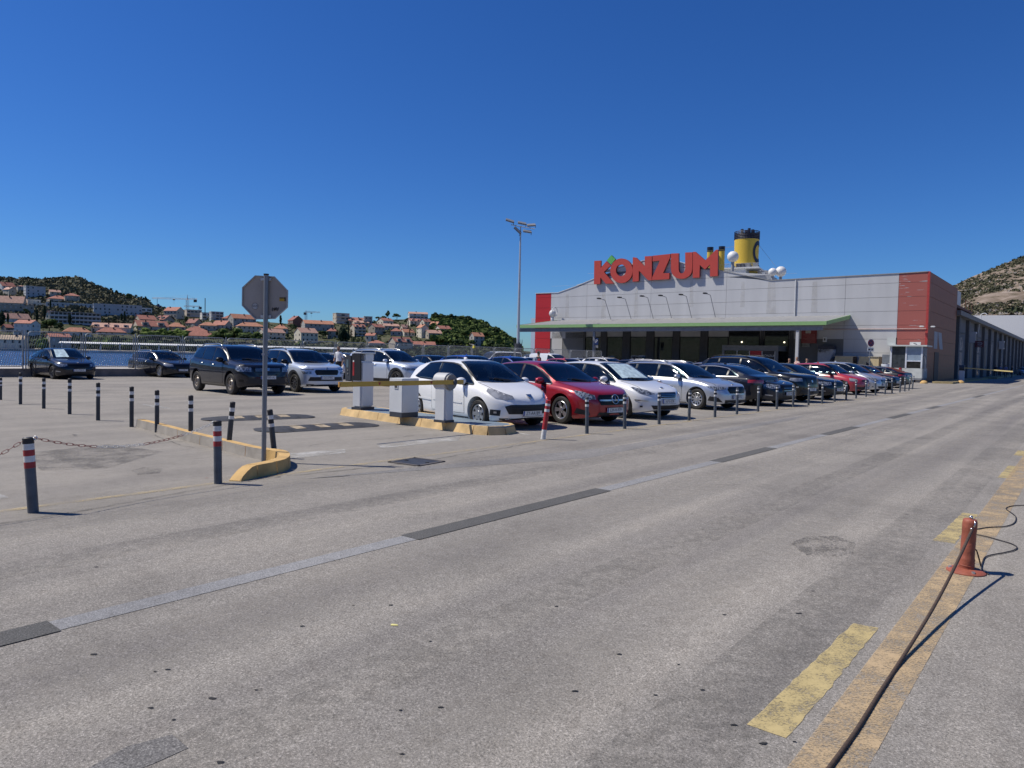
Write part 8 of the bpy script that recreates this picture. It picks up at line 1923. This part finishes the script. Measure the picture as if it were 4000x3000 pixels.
for px, b, t, w_, m, lab in ((195, 1300, 1240, 66, 1, 'wide bright topped pine right of the tall white house'), (168, 1302, 1262, 44, 0, 'dark pine behind the tall white house'), (235, 1304, 1256, 50, 0, 'dark pine below the curved hotel at left'), (8, 1276, 1205, 34, 2, 'dark spreading conifer cut by the left edge'), (100, 1232, 1204, 34, 0, 'dark trees before the brownish concrete building'), (445, 1262, 1228, 34, 2, 'round dark conifer left of the cypress pair'),
    (575, 1318, 1280, 70, 3, 'bright green umbrella pine, left of three above the fence'), (640, 1318, 1278, 74, 3, 'bright green umbrella pine, middle of three above the fence'), (700, 1320, 1282, 60, 3, 'bright green umbrella pine, right of three above the fence'), (880, 1325, 1276, 76, 1, 'green pine left half of the big group before the beige villa'), (935, 1326, 1274, 84, 1, 'green pine middle of the big group before the beige villa'), (1000, 1328, 1290, 60, 1, 'green pine at the right end of the big group'),
    (1140, 1300, 1264, 60, 0, 'dark green tree below the brown boarded gable'), (1260, 1326, 1288, 60, 0, 'dark trees right of the salmon roofed house'), (1330, 1332, 1262, 46, 2, 'dense dark conifer in the group above the man'), (1345, 1334, 1270, 50, 2, 'second dense conifer in the group above the man'), (330, 1260, 1238, 30, 1, 'green tree before the right part of the hotel'), (400, 1262, 1240, 26, 0, 'dark round tree right of the hotel'),
    (497, 1150, 1134, 16, 0, 'dark tree on the ridge of the scrub hill'), (505, 1186, 1142, 36, 0, 'dark crown left on the hill shoulder'), (567, 1180, 1150, 22, 2, 'leaning lone conifer on the hill shoulder'), (455, 1150, 1132, 20, 0, 'small ridge tree on the scrub hill'),
    (1478, 1246, 1226, 30, 0, 'dark skyline tree left of the tall pine'), (1516, 1250, 1211, 30, 0, 'tall conical pine on the village skyline'), (1550, 1252, 1222, 44, 0, 'flat topped dark pine on the village skyline'), (1500, 1250, 1232, 30, 1, 'low dark tree on the village skyline'), (1590, 1262, 1240, 30, 0, 'dark tree just left of the white villa'),
    (1700, 1256, 1218, 36, 0, 'first dark pine of the skyline wood right of the villa'), (1730, 1262, 1226, 44, 0, 'second dark pine of the skyline wood'), (1762, 1262, 1224, 48, 0, 'tall dark pine in the middle of the skyline wood'), (1828, 1266, 1230, 44, 0, 'umbrella shaped pine on the skyline before the slope falls'), (1795, 1262, 1232, 40, 0, 'ridge pine of the wood beside the umbrella pine'), (1856, 1280, 1250, 34, 0, 'ridge pine just right of the umbrella pine'),
    (1895, 1296, 1258, 40, 0, 'dark topped pine where the wood starts to drop'), (1935, 1318, 1276, 40, 0, 'round pine on the dropping skyline'), (1970, 1336, 1296, 40, 1, 'pine on the lower skyline slope'), (1998, 1352, 1314, 34, 1, 'last pine at the right end of the wood'), (1745, 1318, 1286, 46, 0, 'dark pine beside the village edge'), (1770, 1340, 1296, 60, 1, 'large pine left of the lone grey house'), (1730, 1346, 1316, 50, 1, 'green pine over the low red roof'),
    (1815, 1330, 1284, 56, 1, 'big pine above the lone grey house'), (1845, 1304, 1270, 54, 1, 'bright pine in the heart of the wood'), (1900, 1332, 1284, 64, 1, 'broad bright pine right of the lone grey house roof'), (1945, 1352, 1306, 60, 1, 'pine in the lower right wood'), (1985, 1364, 1326, 50, 0, 'dark pine low at the right end of the wood'), (1925, 1366, 1322, 66, 0, 'shaded pine right of the lone grey house'), (1840, 1360, 1322, 46, 1, 'round pine in front of the lone grey house'), (1790, 1364, 1322, 56, 0, 'dark pine low in the wood at left'), (1965, 1374, 1340, 54, 0, 'low dark pine just above the fence at right'),
    (720, 1324, 1290, 50, 3, 'bright green pine low at the right of the umbrella pines'), (845, 1326, 1290, 50, 1, 'green pine at the left end of the big group'), (600, 1340, 1300, 90, 0, 'dark trees in the shade under the bright umbrella pines'), (680, 1342, 1304, 90, 0, 'dark trees below the tall thin palm'), (960, 1340, 1304, 90, 0, 'dark trees under the green pine group'), (150, 1300, 1262, 40, 0, 'dark trees between the white house and the pines at left'), (170, 1366, 1318, 50, 3, 'light green bush behind the second fence panel'), (410, 1368, 1308, 70, 3, 'light green bushy tree behind the third fence panel'), (500, 1368, 1314, 70, 1, 'green bushes behind the fence left of the boxy suv'), (590, 1370, 1322, 90, 0, 'dark bushes behind the fence below the bright pines'), (1170, 1362, 1330, 50, 3, 'yellow green bush right of the sign pole'), (1680, 1382, 1348, 60, 1, 'green bushes behind the fence over the blue car'), (1760, 1386, 1356, 70, 1, 'green bushes behind the fence over the second blue car'), (1840, 1386, 1352, 60, 1, 'green bushes at the foot of the wood'), (900, 1352, 1330, 90, 0, 'dark hedge behind the fence under the big pine group'), (1010, 1360, 1334, 80, 0, 'dark hedge behind the fence left of the sign pole'), (1100, 1364, 1338, 80, 0, 'dark hedge behind the fence right of the sign pole'), (700, 1366, 1332, 80, 0, 'dark bushes behind the fence under the pyramid roofs'), (1250, 1366, 1340, 90, 0, 'dark hedge behind the fence left of the man'), (1340, 1368, 1342, 70, 0, 'dark bushes behind the man'), (2090, 1392, 1376, 70, 1, 'low green trees right of the floodlight mast'), (2050, 1388, 1374, 50, 0, 'low dark trees at the foot of the floodlight mast')):
    tree('bush' if (w_ > 60 and b > 1345) or m in (2, 3) or (m == 1 and 800 < px < 1100) else 'pine', px, b, t-(6 if m == 3 else 0), w_*(1.35 if m in (1, 3) and px < 1100 else 1), m, lab, group=None)
# uncountable scrub on both hills
def scatter(name, n, fpos, mat, smin, smax, seed):
    rnd = random.Random(seed); V, F = [], []
    for _ in range(n):
        p = fpos(rnd)
        if p is None: continue
        s = rnd.uniform(smin, smax); a0 = rnd.random()*6
        for k in range(9):
            a = a0+k*.7; r = s*rnd.uniform(.3, .8); c = p+Vector((r*math.cos(a), r*math.sin(a), s*rnd.uniform(.1, .7))); t = Vector((rnd.uniform(-1, 1), rnd.uniform(-1, 1), rnd.uniform(-.4, .9))).normalized(); q = t.orthogonal().normalized(); b = t.cross(q); l = s*rnd.uniform(.28, .5); i = len(V)
            V += [c-q*l, c-b*l, c+q*l, c+b*l]; F.append((i, i+1, i+2, i+3))
        i = len(V); V += [p+Vector((s*.75*math.cos(k*1.05+a0), s*.75*math.sin(k*1.05+a0), -.3)) for k in range(6)]+[p+Vector((0, 0, s*.75))]
        F += [(i+k, i+(k+1) % 6, i+6) for k in range(6)]
    me = bpy.data.meshes.new(name); me.from_pydata(V, [], F); return tag(link(name, me, mat), kind='stuff')
def onhill(x0, x1, q0, q1):
    def f(r):
        x = r.uniform(x0, x1); q = r.uniform(q0, q1)
        return hill_pt(x, q)
    return f
scatter('hill_scrub', 6500, onhill(-1000, 660, .44, 1.0), M('scrub_olive', (.052, .060, .034), .95, col2=(.17, .155, .09), scale=.03, thr=(.3, .7), detail=8), 1.2, 4.2, 1)
scatter('village_greenery', 3600, onhill(-900, 2050, .0, .98), M('greenery', (.022, .036, .014), .95, col2=(.08, .10, .035), scale=.06, thr=(.35, .7)), .9, 2.1, 2)
scatter('shore_bushes', 4200, onhill(0, 2040, 0.01, .15), M('greenery2', (.022, .036, .014), .95, col2=(.085, .11, .04), scale=.08, thr=(.35, .7)), 1.4, 3.8, 3)
scatter('wood_undergrowth', 1600, onhill(1690, 2020, .3, 1.0), F_mats[1], 3, 6, 4)
# ================================================================== RIGHT-HAND MOUNTAIN
SK2 = [(3300, 1330), (3500, 1240), (3640, 1150), (3735, 1112), (3790, 1084), (3850, 1060), (3900, 1040), (3950, 1018), (4000, 1004), (4100, 985), (4400, 930), (5000, 860), (6200, 840)]
def mt_pt(x, q):
    Y = lerp(330, 760, q); E = HZ(x)-interp(SK2, x); return P(x, HZ(x)-lerp(0, E, q**.92), Y)
M_mt = scrub_mat('mountain_ground', [(.07, .075, .04), (.17, .135, .10), (.28, .225, .18), (.40, .34, .29)], .05)
bm = bmesh.new(); V = []
for i in range(91):
    x = lerp(3300, 6200, i/90); col = []
    for j in range(31):
        p = mt_pt(x, j/30); p.z += (noise.noise(Vector((p.x*.02, p.y*.02, 4)))*5+noise.noise(Vector((p.x*.07, p.y*.07, 2)))*2.0)*min(1, j/6)*min(1, (30-j)/4+.15); col.append(bm.verts.new(p))
    p = mt_pt(x, 1); col.append(bm.verts.new((p.x*1.3, p.y*1.3, 0))); V.append(col)
for A, B in zip(V, V[1:]):
    for j in range(31): bm.faces.new((A[j], B[j], B[j+1], A[j+1]))
tag(link('mountain', frombm(bm, 'mountain', smooth=True), M_mt), kind='structure')
def onmt(q0, q1, dens):
    def f(r):
        x = r.uniform(3640, 4600); q = r.uniform(q0, q1); p = mt_pt(x, q)
        if noise.noise(Vector((p.x*.013, p.y*.013, 7)))+.25*noise.noise(Vector((p.x*.06, p.y*.06, 9))) < dens: return None
        return p
    return f
scatter('mountain_scrub', 4200, onmt(0, .5, -.12), M('maquis', (.022, .034, .016), .95, col2=(.07, .085, .04), scale=.05, thr=(.3, .7)), 1.6, 3.6, 5)
scatter('mountain_scrub', 7500, onmt(.15, 1, -.16), M('maquis_dry', (.04, .048, .024), .95, col2=(.12, .11, .06), scale=.05, thr=(.3, .7)), .8, 2.5, 6)
scatter('mountain_rocks', 1500, onmt(.3, .95, -.3), M('pale_rock', (.34, .31, .27), .9, var=.2), .6, 1.8, 8)
# hills behind the viewer (the bay is ringed by them; the shop windows mirror them)
bm = bmesh.new(); V = []
for i in range(61):
    a = R_(lerp(150, 305, i/60)); col = []; env = min(1, i/8, (60-i)/8)
    for j in range(13):
        q = j/12; r = lerp(260, 620, q); z = (95+38*noise.noise(Vector((i*.16, 0, 3))))*q**.85*env+noise.noise(Vector((i*.7, j*.6, 3)))*5*q; col.append(bm.verts.new((math.sin(a)*r, math.cos(a)*r, z-.5)))
    V.append(col)
for A, B in zip(V, V[1:]):
    for j in range(12): bm.faces.new((A[j], B[j], B[j+1], A[j+1]))
tag(link('hill', frombm(bm, 'hill', smooth=True), M_hill), kind='structure')
